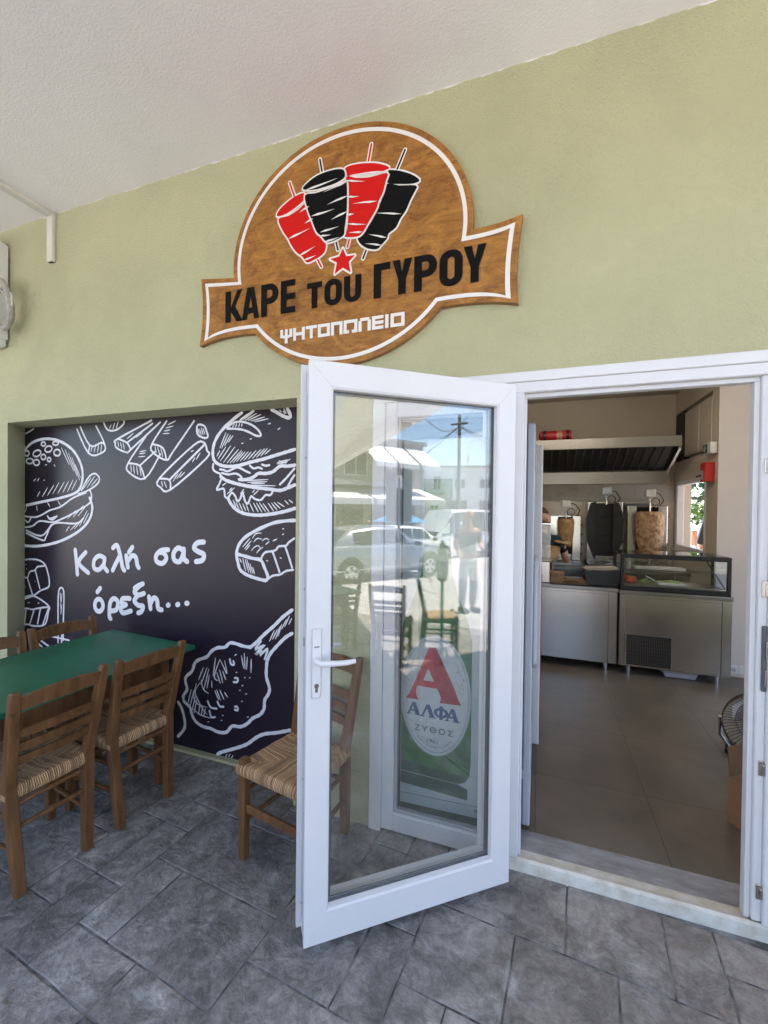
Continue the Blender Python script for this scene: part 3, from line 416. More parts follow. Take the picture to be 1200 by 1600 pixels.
# traced drawing data, in metres on the wall plane
MUR=[('B',[(-1.524,2.142),(-1.6,2.136),(-1.659,2.119),(-1.72,2.087),(-1.781,2.047),(-1.834,2.002),(-1.87,1.953),(-1.886,1.902),(-1.883,1.85),(-1.86,1.82),(-1.814,1.801),(-1.752,1.795),(-1.691,1.8),(-1.605,1.818),(-1.521,1.833),(-1.439,1.852),(-1.375,1.867),(-1.31,1.882)]),('B',[(-1.558,2.14),(-1.491,2.127),(-1.442,2.105),(-1.393,2.078),(-1.349,2.063),(-1.342,2.081),(-1.362,2.117),(-1.379,2.14)]),('M',[(-1.781,2.025),(-1.746,2.052),(-1.702,2.061),(-1.65,2.054),(-1.599,2.034),(-1.556,2.003),(-1.539,1.971),(-1.573,1.972),(-1.624,1.996),(-1.675,2.013),(-1.728,2.02),(-1.781,2.023)]),('M',[(-1.685,2.07),(-1.65,2.09),(-1.591,2.118)]),('T',[(-1.667,2.069),(-1.591,2.111)]),('T',[(-1.65,2.066),(-1.57,2.102)]),('T',[(-1.629,2.064),(-1.54,2.094)]),('T',[(-1.607,2.059),(-1.515,2.078)]),('T',[(-1.582,2.054),(-1.49,2.066)]),('T',[(-1.49,2.035),(-1.472,2.039)]),('T',[(-1.424,2.0),(-1.408,2.008)]),('T',[(-1.615,1.953),(-1.602,1.956)]),('T',[(-1.675,1.93),(-1.662,1.932)]),('T',[(-1.833,1.907),(-1.789,2.0)]),('T',[(-1.82,1.907),(-1.772,1.992)]),('T',[(-1.798,1.921),(-1.754,1.984)]),('T',[(-1.771,1.941),(-1.736,1.98)]),('T',[(-1.855,1.86),(-1.833,1.893)]),('T',[(-1.846,1.842),(-1.789,1.913)]),('T',[(-1.828,1.83),(-1.753,1.919)]),('T',[(-1.805,1.82),(-1.722,1.911)]),('T',[(-1.779,1.817),(-1.696,1.895)]),('T',[(-1.756,1.816),(-1.674,1.887)]),('T',[(-1.734,1.817),(-1.665,1.88)]),('T',[(-1.708,1.824),(-1.648,1.879)]),('T',[(-1.682,1.827),(-1.627,1.879)]),('T',[(-1.656,1.83),(-1.605,1.878)]),('T',[(-1.626,1.836),(-1.572,1.884)]),('T',[(-1.597,1.839),(-1.538,1.89)]),('T',[(-1.567,1.845),(-1.513,1.893)]),('T',[(-1.538,1.851),(-1.493,1.895)]),('T',[(-1.509,1.861),(-1.472,1.888)]),('T',[(-1.741,2.027),(-1.728,2.051)]),('T',[(-1.719,2.027),(-1.711,2.052)]),('T',[(-1.697,2.028),(-1.689,2.051)]),('T',[(-1.676,2.03),(-1.671,2.048)]),('T',[(-1.491,2.136),(-1.466,2.124)]),('T',[(-1.458,2.141),(-1.426,2.111)]),('T',[(-1.438,2.139),(-1.401,2.099)]),('T',[(-1.414,2.137),(-1.377,2.09)]),('T',[(-1.394,2.133),(-1.369,2.09)]),('M',[(-1.882,1.813),(-1.884,1.784),(-1.864,1.765),(-1.832,1.754)]),('M',[(-1.832,1.754),(-1.809,1.724),(-1.76,1.709),(-1.707,1.694),(-1.646,1.683),(-1.586,1.676)]),('M',[(-1.832,1.779),(-1.805,1.775),(-1.778,1.766),(-1.752,1.773),(-1.708,1.788),(-1.673,1.78),(-1.647,1.767),(-1.613,1.754)]),('M',[(-1.818,1.757),(-1.769,1.747),(-1.716,1.752),(-1.681,1.737),(-1.664,1.715)]),('M',[(-1.613,1.797),(-1.587,1.78),(-1.554,1.785),(-1.529,1.777)]),('M',[(-1.529,1.802),(-1.504,1.794),(-1.479,1.797)]),('B',[(-1.69,1.716),(-1.638,1.715),(-1.587,1.729),(-1.553,1.75),(-1.504,1.749),(-1.454,1.758),(-1.406,1.789),(-1.358,1.788),(-1.309,1.793)]),('B',[(-1.827,1.735),(-1.778,1.709),(-1.707,1.691),(-1.629,1.676),(-1.553,1.665),(-1.478,1.658),(-1.405,1.65),(-1.357,1.663),(-1.308,1.681)]),('M',[(-1.405,1.685),(-1.365,1.719),(-1.311,1.773)]),('M',[(-1.357,1.664),(-1.333,1.705),(-1.31,1.736)]),('M',[(-1.822,1.717),(-1.836,1.688),(-1.853,1.655),(-1.804,1.662),(-1.795,1.637),(-1.79,1.611),(-1.768,1.608),(-1.741,1.637),(-1.715,1.615),(-1.701,1.586),(-1.68,1.601),(-1.663,1.637),(-1.645,1.587),(-1.624,1.573),(-1.603,1.615),(-1.577,1.601),(-1.535,1.594),(-1.502,1.623),(-1.469,1.623),(-1.453,1.644)]),('T',[(-1.646,1.708),(-1.487,1.714)]),('T',[(-1.629,1.699),(-1.495,1.701)]),('T',[(-1.604,1.692),(-1.511,1.691)]),('T',[(-1.689,1.683),(-1.437,1.677)]),('T',[(-1.426,1.81),(-1.358,1.825)]),('T',[(-1.426,1.803),(-1.358,1.812)]),('T',[(-1.414,1.82),(-1.366,1.805)]),('T',[(-1.398,1.802),(-1.339,1.828)]),('T',[(-1.813,1.681),(-1.786,1.695)]),('T',[(-1.777,1.629),(-1.724,1.666)]),('T',[(-1.759,1.651),(-1.742,1.666)]),('T',[(-1.68,1.63),(-1.655,1.658)]),('T',[(-1.663,1.615),(-1.654,1.644)]),('T',[(-1.594,1.637),(-1.578,1.654)]),('T',[(-1.586,1.623),(-1.552,1.651)]),('T',[(-1.732,1.593),(-1.71,1.55)]),('T',[(-1.71,1.579),(-1.688,1.536)]),('T',[(-1.688,1.576),(-1.662,1.529)]),('T',[(-1.662,1.572),(-1.64,1.53)]),('T',[(-1.636,1.565),(-1.619,1.526)]),('T',[(-1.611,1.573),(-1.585,1.527)]),('T',[(-1.585,1.576),(-1.551,1.524)]),('T',[(-1.564,1.577),(-1.526,1.524)]),('T',[(-1.543,1.577),(-1.501,1.528)]),('T',[(-1.518,1.573),(-1.476,1.525)]),('T',[(-1.485,1.577),(-1.448,1.532)]),('T',[(-1.461,1.577),(-1.423,1.536)]),('T',[(-1.444,1.581),(-1.403,1.547)]),('T',[(-1.42,1.581),(-1.375,1.557)]),('T',[(-1.372,1.592),(-1.348,1.571)]),('T',[(-1.344,1.596),(-1.32,1.579)]),('B',[(-1.768,1.6),(-1.75,1.572),(-1.714,1.539),(-1.662,1.516),(-1.602,1.507),(-1.534,1.506),(-1.452,1.515),(-1.371,1.53),(-1.306,1.548)]),('M',[(-2.0,2.059),(-2.012,2.033),(-2.0,1.995),(-1.948,1.974),(-1.925,1.984),(-1.935,2.014),(-1.954,2.049),(-2.0,2.059)]),('M',[(-2.0,2.059),(-1.888,2.139)]),('M',[(-1.949,2.052),(-1.791,2.139)]),('M',[(-1.925,1.981),(-1.711,2.139)]),('T',[(-1.991,2.032),(-1.976,1.994)]),('T',[(-1.977,2.039),(-1.962,1.994)]),('T',[(-1.963,2.034),(-1.948,1.997)]),('T',[(-2.005,2.037),(-1.991,2.002)]),('B',[(-1.306,1.48),(-1.371,1.475),(-1.443,1.463),(-1.517,1.436),(-1.592,1.402),(-1.652,1.365),(-1.69,1.32),(-1.704,1.269),(-1.693,1.219),(-1.676,1.177),(-1.632,1.151),(-1.564,1.134),(-1.497,1.124)]),('B',[(-1.497,1.124),(-1.481,1.147),(-1.506,1.201),(-1.531,1.242),(-1.59,1.25),(-1.65,1.261),(-1.698,1.269)]),('M',[(-1.531,1.242),(-1.523,1.264),(-1.499,1.29),(-1.449,1.299),(-1.425,1.31),(-1.409,1.328),(-1.361,1.334),(-1.345,1.352),(-1.308,1.377)]),('M',[(-1.449,1.292),(-1.424,1.234),(-1.403,1.18)]),('M',[(-1.365,1.327),(-1.34,1.266),(-1.32,1.212)]),('M',[(-1.489,1.129),(-1.448,1.156),(-1.399,1.166),(-1.359,1.189),(-1.312,1.199)]),('T',[(-1.681,1.245),(-1.667,1.221)]),('T',[(-1.659,1.246),(-1.637,1.172)]),('T',[(-1.642,1.243),(-1.615,1.166)]),('T',[(-1.629,1.241),(-1.598,1.16)]),('T',[(-1.607,1.217),(-1.585,1.161)]),('T',[(-1.586,1.197),(-1.573,1.158)]),('T',[(-1.66,1.314),(-1.609,1.366)]),('T',[(-1.647,1.304),(-1.6,1.352)]),('T',[(-1.638,1.297),(-1.608,1.327)]),('T',[(-1.499,1.335),(-1.475,1.354)]),('T',[(-1.45,1.358),(-1.422,1.37)]),('T',[(-1.386,1.43),(-1.376,1.43)]),('T',[(-1.387,1.396),(-1.376,1.401)]),('T',[(-1.494,1.243),(-1.482,1.239)]),('T',[(-1.4,1.263),(-1.391,1.26)]),('T',[(-1.592,1.367),(-1.567,1.396),(-1.529,1.401)]),('T',[(-1.583,1.346),(-1.558,1.368),(-1.524,1.366)]),('T',[(-1.599,1.295),(-1.574,1.318),(-1.549,1.326),(-1.536,1.312)]),('T',[(-1.561,1.283),(-1.54,1.305),(-1.516,1.32)]),('T',[(-1.524,1.355),(-1.499,1.37),(-1.475,1.364)]),('M',[(-3.106,2.131),(-2.964,1.914),(-2.839,1.91),(-2.803,1.962),(-2.915,2.131)]),('M',[(-3.067,2.134),(-2.951,1.967),(-2.839,1.981),(-2.803,1.962)]),('M',[(-2.951,1.967),(-2.964,1.914)]),('M',[(-2.823,2.129),(-2.779,2.066),(-2.695,2.062),(-2.629,2.101),(-2.637,2.129)]),('M',[(-2.779,2.092),(-2.672,2.124)]),('M',[(-2.31,2.133),(-2.683,2.001),(-2.706,1.976),(-2.694,1.94),(-2.6,1.906),(-2.565,1.924),(-2.245,2.134)]),('M',[(-2.442,2.135),(-2.647,2.016)]),('M',[(-2.683,2.001),(-2.6,1.971),(-2.565,1.924)]),('M',[(-2.6,1.971),(-2.375,2.087)]),('M',[(-2.224,2.13),(-2.378,1.954),(-2.363,1.895),(-2.254,1.847),(-2.201,1.898),(-1.991,2.13)]),('M',[(-2.378,1.954),(-2.287,1.926),(-2.254,1.847)]),('M',[(-2.287,1.926),(-2.058,2.131)]),('M',[(-2.43,2.007),(-2.588,1.834),(-2.58,1.774),(-2.439,1.73),(-2.308,1.885)]),('M',[(-2.588,1.834),(-2.484,1.815),(-2.439,1.73)]),('M',[(-2.484,1.815),(-2.352,1.903)]),('M',[(-2.317,1.728),(-2.036,1.933),(-1.956,1.946),(-1.932,1.897),(-1.935,1.85),(-2.22,1.657),(-2.302,1.67),(-2.317,1.728)]),('M',[(-2.317,1.728),(-2.231,1.719),(-2.22,1.657)]),('M',[(-2.231,1.719),(-1.956,1.93)]),('M',[(-3.645,2.076),(-3.558,2.105),(-3.507,2.13)]),('T',[(-2.939,1.922),(-2.926,1.966)]),('T',[(-2.908,1.918),(-2.894,1.971)]),('T',[(-2.876,1.917),(-2.864,1.969)]),('T',[(-2.844,1.919),(-2.835,1.972)]),('T',[(-2.762,2.074),(-2.748,2.099)]),('T',[(-2.731,2.069),(-2.714,2.109)]),('T',[(-2.7,2.067),(-2.681,2.118)]),('T',[(-2.683,1.983),(-2.675,1.945)]),('T',[(-2.659,1.977),(-2.647,1.934)]),('T',[(-2.635,1.973),(-2.623,1.926)]),('T',[(-2.352,1.937),(-2.341,1.895)]),('T',[(-2.33,1.932),(-2.312,1.882)]),('T',[(-2.304,1.927),(-2.286,1.868)]),('T',[(-2.565,1.821),(-2.557,1.777)]),('T',[(-2.541,1.819),(-2.53,1.765)]),('T',[(-2.512,1.813),(-2.5,1.756)]),('T',[(-2.484,1.806),(-2.47,1.747)]),('T',[(-2.296,1.711),(-2.285,1.678)]),('T',[(-2.274,1.711),(-2.252,1.67)]),('T',[(-2.199,1.71),(-2.158,1.759)]),('T',[(-2.168,1.726),(-2.127,1.77)]),('T',[(-2.147,1.734),(-2.106,1.766)]),('T',[(-2.045,1.829),(-2.025,1.857)]),('T',[(-2.015,1.844),(-1.985,1.883)]),('T',[(-2.52,2.002),(-2.464,2.033)]),('T',[(-2.601,1.997),(-2.543,2.032)]),('T',[(-2.287,2.017),(-2.234,2.017)]),('T',[(-2.277,2.033),(-2.228,2.038)]),('T',[(-2.262,2.052),(-2.202,2.062)]),('T',[(-2.245,2.072),(-2.182,2.093)]),('T',[(-2.496,1.874),(-2.44,1.876)]),('T',[(-2.49,1.894),(-2.44,1.898)]),('T',[(-2.485,1.908),(-2.429,1.914)]),('T',[(-2.056,1.894),(-2.036,1.901)]),('B',[(-3.654,1.946),(-3.558,2.009),(-3.416,2.032),(-3.265,2.011),(-3.131,1.947),(-3.053,1.863),(-3.021,1.781),(-3.034,1.691),(-3.09,1.637),(-3.249,1.6),(-3.442,1.571),(-3.658,1.537)]),('M',[(-3.59,1.931),(-3.593,1.923),(-3.6,1.916),(-3.61,1.913),(-3.622,1.913),(-3.633,1.917),(-3.64,1.924),(-3.643,1.933),(-3.64,1.941),(-3.633,1.948),(-3.622,1.951),(-3.611,1.951),(-3.6,1.946),(-3.593,1.94),(-3.59,1.931)]),('M',[(-3.464,1.942),(-3.461,1.932),(-3.466,1.922),(-3.479,1.913),(-3.496,1.907),(-3.514,1.905),(-3.531,1.908),(-3.542,1.915),(-3.545,1.924),(-3.54,1.935),(-3.527,1.944),(-3.51,1.95),(-3.491,1.952),(-3.475,1.949),(-3.464,1.942)]),('M',[(-3.343,1.968),(-3.34,1.959),(-3.343,1.949),(-3.354,1.94),(-3.369,1.935),(-3.385,1.934),(-3.4,1.937),(-3.41,1.944),(-3.414,1.953),(-3.41,1.963),(-3.399,1.972),(-3.384,1.977),(-3.368,1.978),(-3.353,1.975),(-3.343,1.968)]),('M',[(-3.25,1.926),(-3.254,1.916),(-3.263,1.908),(-3.276,1.904),(-3.291,1.905),(-3.305,1.909),(-3.314,1.918),(-3.318,1.928),(-3.314,1.938),(-3.305,1.945),(-3.291,1.949),(-3.277,1.949),(-3.263,1.944),(-3.254,1.936),(-3.25,1.926)]),('M',[(-3.406,1.899),(-3.408,1.891),(-3.415,1.884),(-3.425,1.881),(-3.437,1.881),(-3.447,1.885),(-3.454,1.892),(-3.456,1.9),(-3.454,1.909),(-3.447,1.915),(-3.437,1.918),(-3.426,1.918),(-3.416,1.914),(-3.409,1.907),(-3.406,1.899)]),('M',[(-3.544,1.873),(-3.548,1.865),(-3.559,1.858),(-3.575,1.855),(-3.592,1.855),(-3.608,1.859),(-3.619,1.866),(-3.623,1.875),(-3.619,1.883),(-3.608,1.89),(-3.592,1.893),(-3.575,1.892),(-3.559,1.888),(-3.548,1.881),(-3.544,1.873)]),('M',[(-3.475,1.86),(-3.478,1.851),(-3.487,1.844),(-3.5,1.84),(-3.514,1.841),(-3.527,1.845),(-3.536,1.853),(-3.54,1.862),(-3.536,1.871),(-3.527,1.878),(-3.515,1.882),(-3.5,1.882),(-3.487,1.877),(-3.479,1.87),(-3.475,1.86)]),('M',[(-3.35,1.878),(-3.352,1.872),(-3.357,1.867),(-3.364,1.864),(-3.372,1.865),(-3.38,1.868),(-3.385,1.873),(-3.387,1.879),(-3.385,1.886),(-3.38,1.891),(-3.373,1.893),(-3.364,1.893),(-3.357,1.89),(-3.352,1.885),(-3.35,1.878)]),('M',[(-3.41,1.994),(-3.412,1.988),(-3.418,1.983),(-3.427,1.98),(-3.437,1.981),(-3.445,1.984),(-3.452,1.989),(-3.454,1.996),(-3.452,2.002),(-3.446,2.007),(-3.437,2.009),(-3.427,2.009),(-3.418,2.006),(-3.412,2.0),(-3.41,1.994)]),('M',[(-3.269,1.994),(-3.272,1.988),(-3.28,1.984),(-3.293,1.981),(-3.306,1.982),(-3.319,1.985),(-3.327,1.99),(-3.33,1.996),(-3.327,2.002),(-3.319,2.006),(-3.306,2.008),(-3.293,2.008),(-3.281,2.005),(-3.272,2.0),(-3.269,1.994)]),('T',[(-3.238,1.96),(-3.157,1.838)]),('T',[(-3.203,1.946),(-3.112,1.792)]),('T',[(-3.165,1.921),(-3.078,1.755)]),('T',[(-3.131,1.889),(-3.052,1.727)]),('T',[(-3.097,1.837),(-3.044,1.745)]),('T',[(-3.499,1.609),(-3.47,1.647)]),('T',[(-3.442,1.609),(-3.386,1.675)]),('T',[(-3.386,1.618),(-3.318,1.693)]),('T',[(-3.331,1.628),(-3.263,1.711)]),('T',[(-3.276,1.633),(-3.209,1.714)]),('T',[(-3.222,1.641),(-3.164,1.719)]),('T',[(-3.174,1.646),(-3.117,1.728)]),('T',[(-3.13,1.655),(-3.078,1.728)]),('T',[(-3.542,1.723),(-3.514,1.742)]),('T',[(-3.499,1.723),(-3.477,1.745)]),('T',[(-3.429,1.728),(-3.415,1.731)]),('T',[(-3.013,1.664),(-2.937,1.744)]),('T',[(-2.975,1.673),(-2.9,1.753)]),('T',[(-2.937,1.682),(-2.875,1.734)]),('T',[(-3.614,1.531),(-3.643,1.483)]),('T',[(-3.504,1.542),(-3.498,1.504)]),('T',[(-3.386,1.568),(-3.358,1.534)]),('T',[(-3.276,1.581),(-3.243,1.545)]),('T',[(-3.168,1.454),(-3.089,1.51)]),('T',[(-3.115,1.464),(-3.012,1.547)]),('T',[(-3.063,1.474),(-2.961,1.565)]),('T',[(-3.189,1.361),(-3.154,1.399)]),('T',[(-3.141,1.372),(-3.063,1.429)]),('T',[(-3.102,1.382),(-3.012,1.457)]),('T',[(-3.05,1.402),(-2.974,1.512)]),('T',[(-3.011,1.421),(-2.961,1.494)]),('T',[(-3.415,1.84),(-3.393,1.843)]),('T',[(-3.318,1.842),(-3.305,1.827)]),('M',[(-3.033,1.655),(-2.963,1.744),(-2.9,1.77),(-2.855,1.734),(-2.887,1.69),(-2.987,1.646),(-3.064,1.628)]),('M',[(-3.663,1.463),(-3.526,1.456),(-3.441,1.477),(-3.358,1.51),(-3.249,1.535),(-3.116,1.601),(-2.987,1.637)]),('M',[(-3.663,1.376),(-3.555,1.389),(-3.469,1.429),(-3.33,1.423),(-3.221,1.453),(-3.089,1.501),(-2.949,1.566),(-2.932,1.619),(-2.949,1.655)]),('M',[(-3.663,1.347),(-3.44,1.288),(-3.399,1.317),(-3.316,1.414),(-3.089,1.419),(-3.012,1.457)]),('M',[(-3.657,1.367),(-3.455,1.319),(-3.344,1.404)]),('M',[(-3.642,1.435),(-3.598,1.416),(-3.57,1.446)]),('M',[(-3.385,1.468),(-3.358,1.45),(-3.289,1.466)]),('M',[(-3.371,1.45),(-3.33,1.441),(-3.281,1.47)]),('B',[(-3.671,1.24),(-3.497,1.242),(-3.302,1.274),(-3.141,1.326),(-3.011,1.394),(-2.941,1.467),(-2.923,1.539),(-2.949,1.601)]),('M',[(-3.671,1.128),(-3.572,1.141),(-3.475,1.138),(-3.411,1.11),(-3.38,1.054),(-3.364,1.002),(-3.371,0.948),(-3.458,0.915),(-3.538,0.871),(-3.669,0.828)]),('M',[(-3.666,0.97),(-3.645,0.999),(-3.604,1.002),(-3.579,1.046),(-3.523,1.061),(-3.491,1.089),(-3.419,1.099)]),('M',[(-3.661,0.96),(-3.636,0.863)]),('M',[(-3.604,0.996),(-3.546,0.876)]),('M',[(-3.515,1.056),(-3.466,0.931)]),('M',[(-3.669,0.839),(-3.57,0.869),(-3.474,0.855),(-3.363,0.806),(-3.37,0.768),(-3.409,0.669),(-3.537,0.645),(-3.602,0.651),(-3.677,0.63)]),('M',[(-3.677,0.745),(-3.619,0.769),(-3.554,0.767),(-3.457,0.787),(-3.363,0.803)]),('M',[(-3.66,0.741),(-3.668,0.642)]),('M',[(-3.619,0.767),(-3.635,0.656)]),('M',[(-3.529,0.764),(-3.578,0.651)]),('M',[(-3.457,0.784),(-3.489,0.666)]),('M',[(-3.37,0.795),(-3.433,0.666)]),('M',[(-3.266,0.568),(-3.269,0.704),(-3.263,0.925),(-3.21,0.929),(-3.213,0.71),(-3.215,0.574)]),('T',[(-3.248,0.916),(-3.24,0.854)]),('T',[(-3.228,0.912),(-3.237,0.843)]),('T',[(-3.247,0.843),(-3.232,0.781)]),('T',[(-3.228,0.834),(-3.239,0.76)]),('T',[(-3.629,1.098),(-3.621,1.1)]),('T',[(-3.621,1.066),(-3.616,1.069)]),('T',[(-3.636,0.934),(-3.63,0.929)]),('T',[(-3.522,0.98),(-3.517,0.978)]),('T',[(-3.603,0.812),(-3.578,0.816)]),('T',[(-3.489,0.816),(-3.473,0.823)]),('M',[(-3.574,0.521),(-3.538,0.471)]),('M',[(-3.574,0.515),(-3.538,0.537),(-3.44,0.501)]),('M',[(-3.493,0.56),(-3.37,0.515)]),('M',[(-3.405,0.588),(-3.301,0.588),(-3.15,0.582)]),('M',[(-3.268,0.662),(-3.267,0.551)]),('M',[(-3.225,0.666),(-3.23,0.555)]),('B',[(-1.599,0.722),(-1.651,0.723),(-1.703,0.731),(-1.747,0.73),(-1.783,0.7),(-1.837,0.69),(-1.882,0.665),(-1.919,0.624),(-1.974,0.601),(-2.012,0.574),(-2.035,0.518),(-2.078,0.481),(-2.088,0.449),(-2.073,0.398),(-2.101,0.355),(-2.096,0.318),(-2.048,0.288),(-2.033,0.245),(-1.999,0.205),(-1.942,0.186),(-1.887,0.185),(-1.841,0.175),(-1.795,0.176),(-1.76,0.19),(-1.724,0.23),(-1.663,0.237),(-1.612,0.268),(-1.578,0.303),(-1.527,0.334),(-1.499,0.374),(-1.495,0.424),(-1.471,0.463),(-1.463,0.5),(-1.484,0.56),(-1.485,0.616),(-1.481,0.659)]),('B',[(-1.599,0.722),(-1.557,0.756),(-1.499,0.812),(-1.434,0.868),(-1.378,0.923),(-1.316,0.97)]),('B',[(-1.481,0.659),(-1.457,0.705),(-1.408,0.759),(-1.36,0.807),(-1.315,0.836)]),('B',[(-1.857,0.008),(-1.821,0.045),(-1.75,0.078),(-1.671,0.113),(-1.61,0.146),(-1.551,0.194),(-1.493,0.226),(-1.411,0.249),(-1.323,0.28)]),('B',[(-2.145,0.306),(-2.115,0.269),(-2.09,0.196),(-2.095,0.142),(-2.143,0.087)]),('M',[(-1.524,0.767),(-1.565,0.712),(-1.498,0.749),(-1.565,0.684),(-1.515,0.711),(-1.531,0.681),(-1.478,0.73),(-1.498,0.664)]),('M',[(-1.746,0.631),(-1.737,0.603),(-1.715,0.603),(-1.72,0.624)]),('M',[(-1.718,0.497),(-1.692,0.501),(-1.688,0.523),(-1.71,0.523)]),('M',[(-1.911,0.348),(-1.888,0.315),(-1.842,0.315)]),('M',[(-1.838,0.36),(-1.82,0.334),(-1.792,0.335)]),('M',[(-1.897,0.291),(-1.883,0.256),(-1.855,0.261)]),('M',[(-1.708,0.331),(-1.686,0.331),(-1.691,0.352),(-1.708,0.349)]),('T',[(-1.822,0.621),(-1.862,0.512),(-1.835,0.487)]),('T',[(-1.822,0.621),(-1.79,0.574),(-1.768,0.541),(-1.786,0.619)]),('T',[(-1.964,0.475),(-1.945,0.418),(-1.903,0.398)]),('T',[(-2.001,0.447),(-2.02,0.361),(-1.991,0.32),(-1.916,0.31)]),('T',[(-1.968,0.459),(-2.01,0.393),(-1.972,0.323),(-1.953,0.296),(-1.915,0.265)]),('T',[(-2.028,0.284),(-1.971,0.256),(-1.887,0.248)]),('T',[(-1.854,0.625),(-1.871,0.511)]),('T',[(-1.822,0.555),(-1.798,0.481)]),('T',[(-1.799,0.551),(-1.776,0.503)]),('T',[(-1.844,0.537),(-1.816,0.475)]),('T',[(-1.711,0.658),(-1.698,0.668)]),('T',[(-1.663,0.664),(-1.645,0.591)]),('T',[(-1.642,0.681),(-1.636,0.588)]),('T',[(-1.62,0.662),(-1.625,0.586)]),('T',[(-1.592,0.652),(-1.593,0.573)]),('T',[(-1.946,0.553),(-1.983,0.472)]),('T',[(-1.918,0.557),(-1.964,0.445)]),('T',[(-1.904,0.551),(-1.94,0.419)]),('T',[(-1.899,0.514),(-1.917,0.43)]),('T',[(-2.039,0.403),(-2.067,0.307)]),('T',[(-2.02,0.399),(-2.052,0.287)]),('T',[(-2.005,0.371),(-2.033,0.275)]),('T',[(-1.991,0.358),(-2.019,0.255)]),('T',[(-1.972,0.323),(-1.981,0.254)]),('T',[(-1.948,0.312),(-1.962,0.25)]),('T',[(-1.929,0.3),(-1.943,0.246)]),('T',[(-1.882,0.48),(-1.88,0.439)]),('T',[(-1.857,0.424),(-1.829,0.373)]),('T',[(-1.843,0.43),(-1.815,0.372)]),('T',[(-1.82,0.433),(-1.788,0.38)]),('T',[(-1.784,0.424),(-1.762,0.399)]),('T',[(-1.466,0.774),(-1.434,0.84)]),('T',[(-1.445,0.787),(-1.413,0.849)]),('T',[(-1.425,0.792),(-1.397,0.865)]),('T',[(-1.409,0.808),(-1.385,0.88)]),('T',[(-1.385,0.853),(-1.354,0.911)]),('T',[(-1.365,0.869),(-1.334,0.934)]),('T',[(-1.337,0.885),(-1.319,0.922)]),('T',[(-1.785,0.001),(-1.763,0.05)]),('T',[(-1.767,0.001),(-1.74,0.055)]),('T',[(-1.749,0.001),(-1.718,0.052)]),('T',[(-1.705,0.004),(-1.678,0.013)]),('T',[(-1.64,0.534),(-1.632,0.537)]),('T',[(-1.606,0.539),(-1.597,0.542)]),('T',[(-1.701,0.557),(-1.693,0.561)]),('T',[(-1.657,0.484),(-1.648,0.488)]),('T',[(-1.677,0.452),(-1.668,0.456)]),('T',[(-1.631,0.438),(-1.622,0.441)]),('T',[(-1.66,0.388),(-1.652,0.392)]),('T',[(-1.618,0.302),(-1.609,0.305)]),('T',[(-1.91,0.22),(-1.901,0.224)]),('T',[(-1.801,0.278),(-1.792,0.282)]),('T',[(-1.81,0.247),(-1.801,0.251)]),('M',[(-2.359,0.148),(-2.318,0.14),(-2.291,0.171)]),('M',[(-2.542,0.039),(-2.513,0.034),(-2.499,0.08)]),('M',[(-2.4,0.024),(-2.263,0.03)]),('M',[(-2.331,0.09),(-2.303,0.001),(-2.262,0.014)])]
MTX=[[(-3.093,1.233),(-3.079,1.146),(-3.069,1.06)],[(-2.985,1.22),(-3.056,1.144),(-2.958,1.078)],[(-2.797,1.188),(-2.847,1.203),(-2.896,1.174),(-2.903,1.12),(-2.858,1.105),(-2.809,1.144),(-2.797,1.188),(-2.804,1.135),(-2.772,1.102)],[(-2.725,1.262),(-2.685,1.281),(-2.653,1.204),(-2.634,1.136),(-2.617,1.116)],[(-2.665,1.204),(-2.7,1.15),(-2.724,1.11)],[(-2.599,1.216),(-2.583,1.139)],[(-2.587,1.177),(-2.548,1.218),(-2.514,1.208),(-2.502,1.161),(-2.488,1.141)],[(-2.544,1.275),(-2.576,1.239)],[(-2.234,1.272),(-2.292,1.264),(-2.335,1.229),(-2.328,1.191),(-2.28,1.182),(-2.248,1.217),(-2.27,1.249),(-2.303,1.252)],[(-2.112,1.272),(-2.154,1.287),(-2.191,1.252),(-2.184,1.208),(-2.142,1.201),(-2.116,1.24),(-2.108,1.281),(-2.107,1.224),(-2.08,1.204)],[(-1.95,1.332),(-2.0,1.325),(-2.026,1.292),(-1.989,1.27),(-1.949,1.256),(-1.959,1.22),(-2.009,1.208)],[(-2.812,0.864),(-2.817,0.842),(-2.832,0.825),(-2.851,0.818),(-2.871,0.822),(-2.886,0.836),(-2.891,0.857),(-2.886,0.879),(-2.872,0.896),(-2.852,0.903),(-2.832,0.899),(-2.818,0.885),(-2.812,0.864)],[(-2.843,0.979),(-2.872,0.95)],[(-2.741,0.779),(-2.753,0.795),(-2.747,0.884),(-2.711,0.919),(-2.675,0.899),(-2.686,0.846),(-2.734,0.832)],[(-2.565,0.931),(-2.628,0.925),(-2.639,0.893),(-2.597,0.887),(-2.644,0.862),(-2.627,0.829),(-2.553,0.849)],[(-2.524,1.003),(-2.49,1.022),(-2.451,1.037)],[(-2.474,1.027),(-2.524,0.98),(-2.489,0.961),(-2.44,0.975)],[(-2.489,0.961),(-2.523,0.92),(-2.489,0.893),(-2.446,0.89),(-2.459,0.855),(-2.488,0.842)],[(-2.397,0.956),(-2.383,0.879)],[(-2.383,0.912),(-2.355,0.952),(-2.326,0.941),(-2.317,0.888),(-2.286,0.881)],[(-2.235,0.915),(-2.227,0.918)],[(-2.159,0.925),(-2.15,0.928)],[(-2.084,0.94),(-2.074,0.942)]]
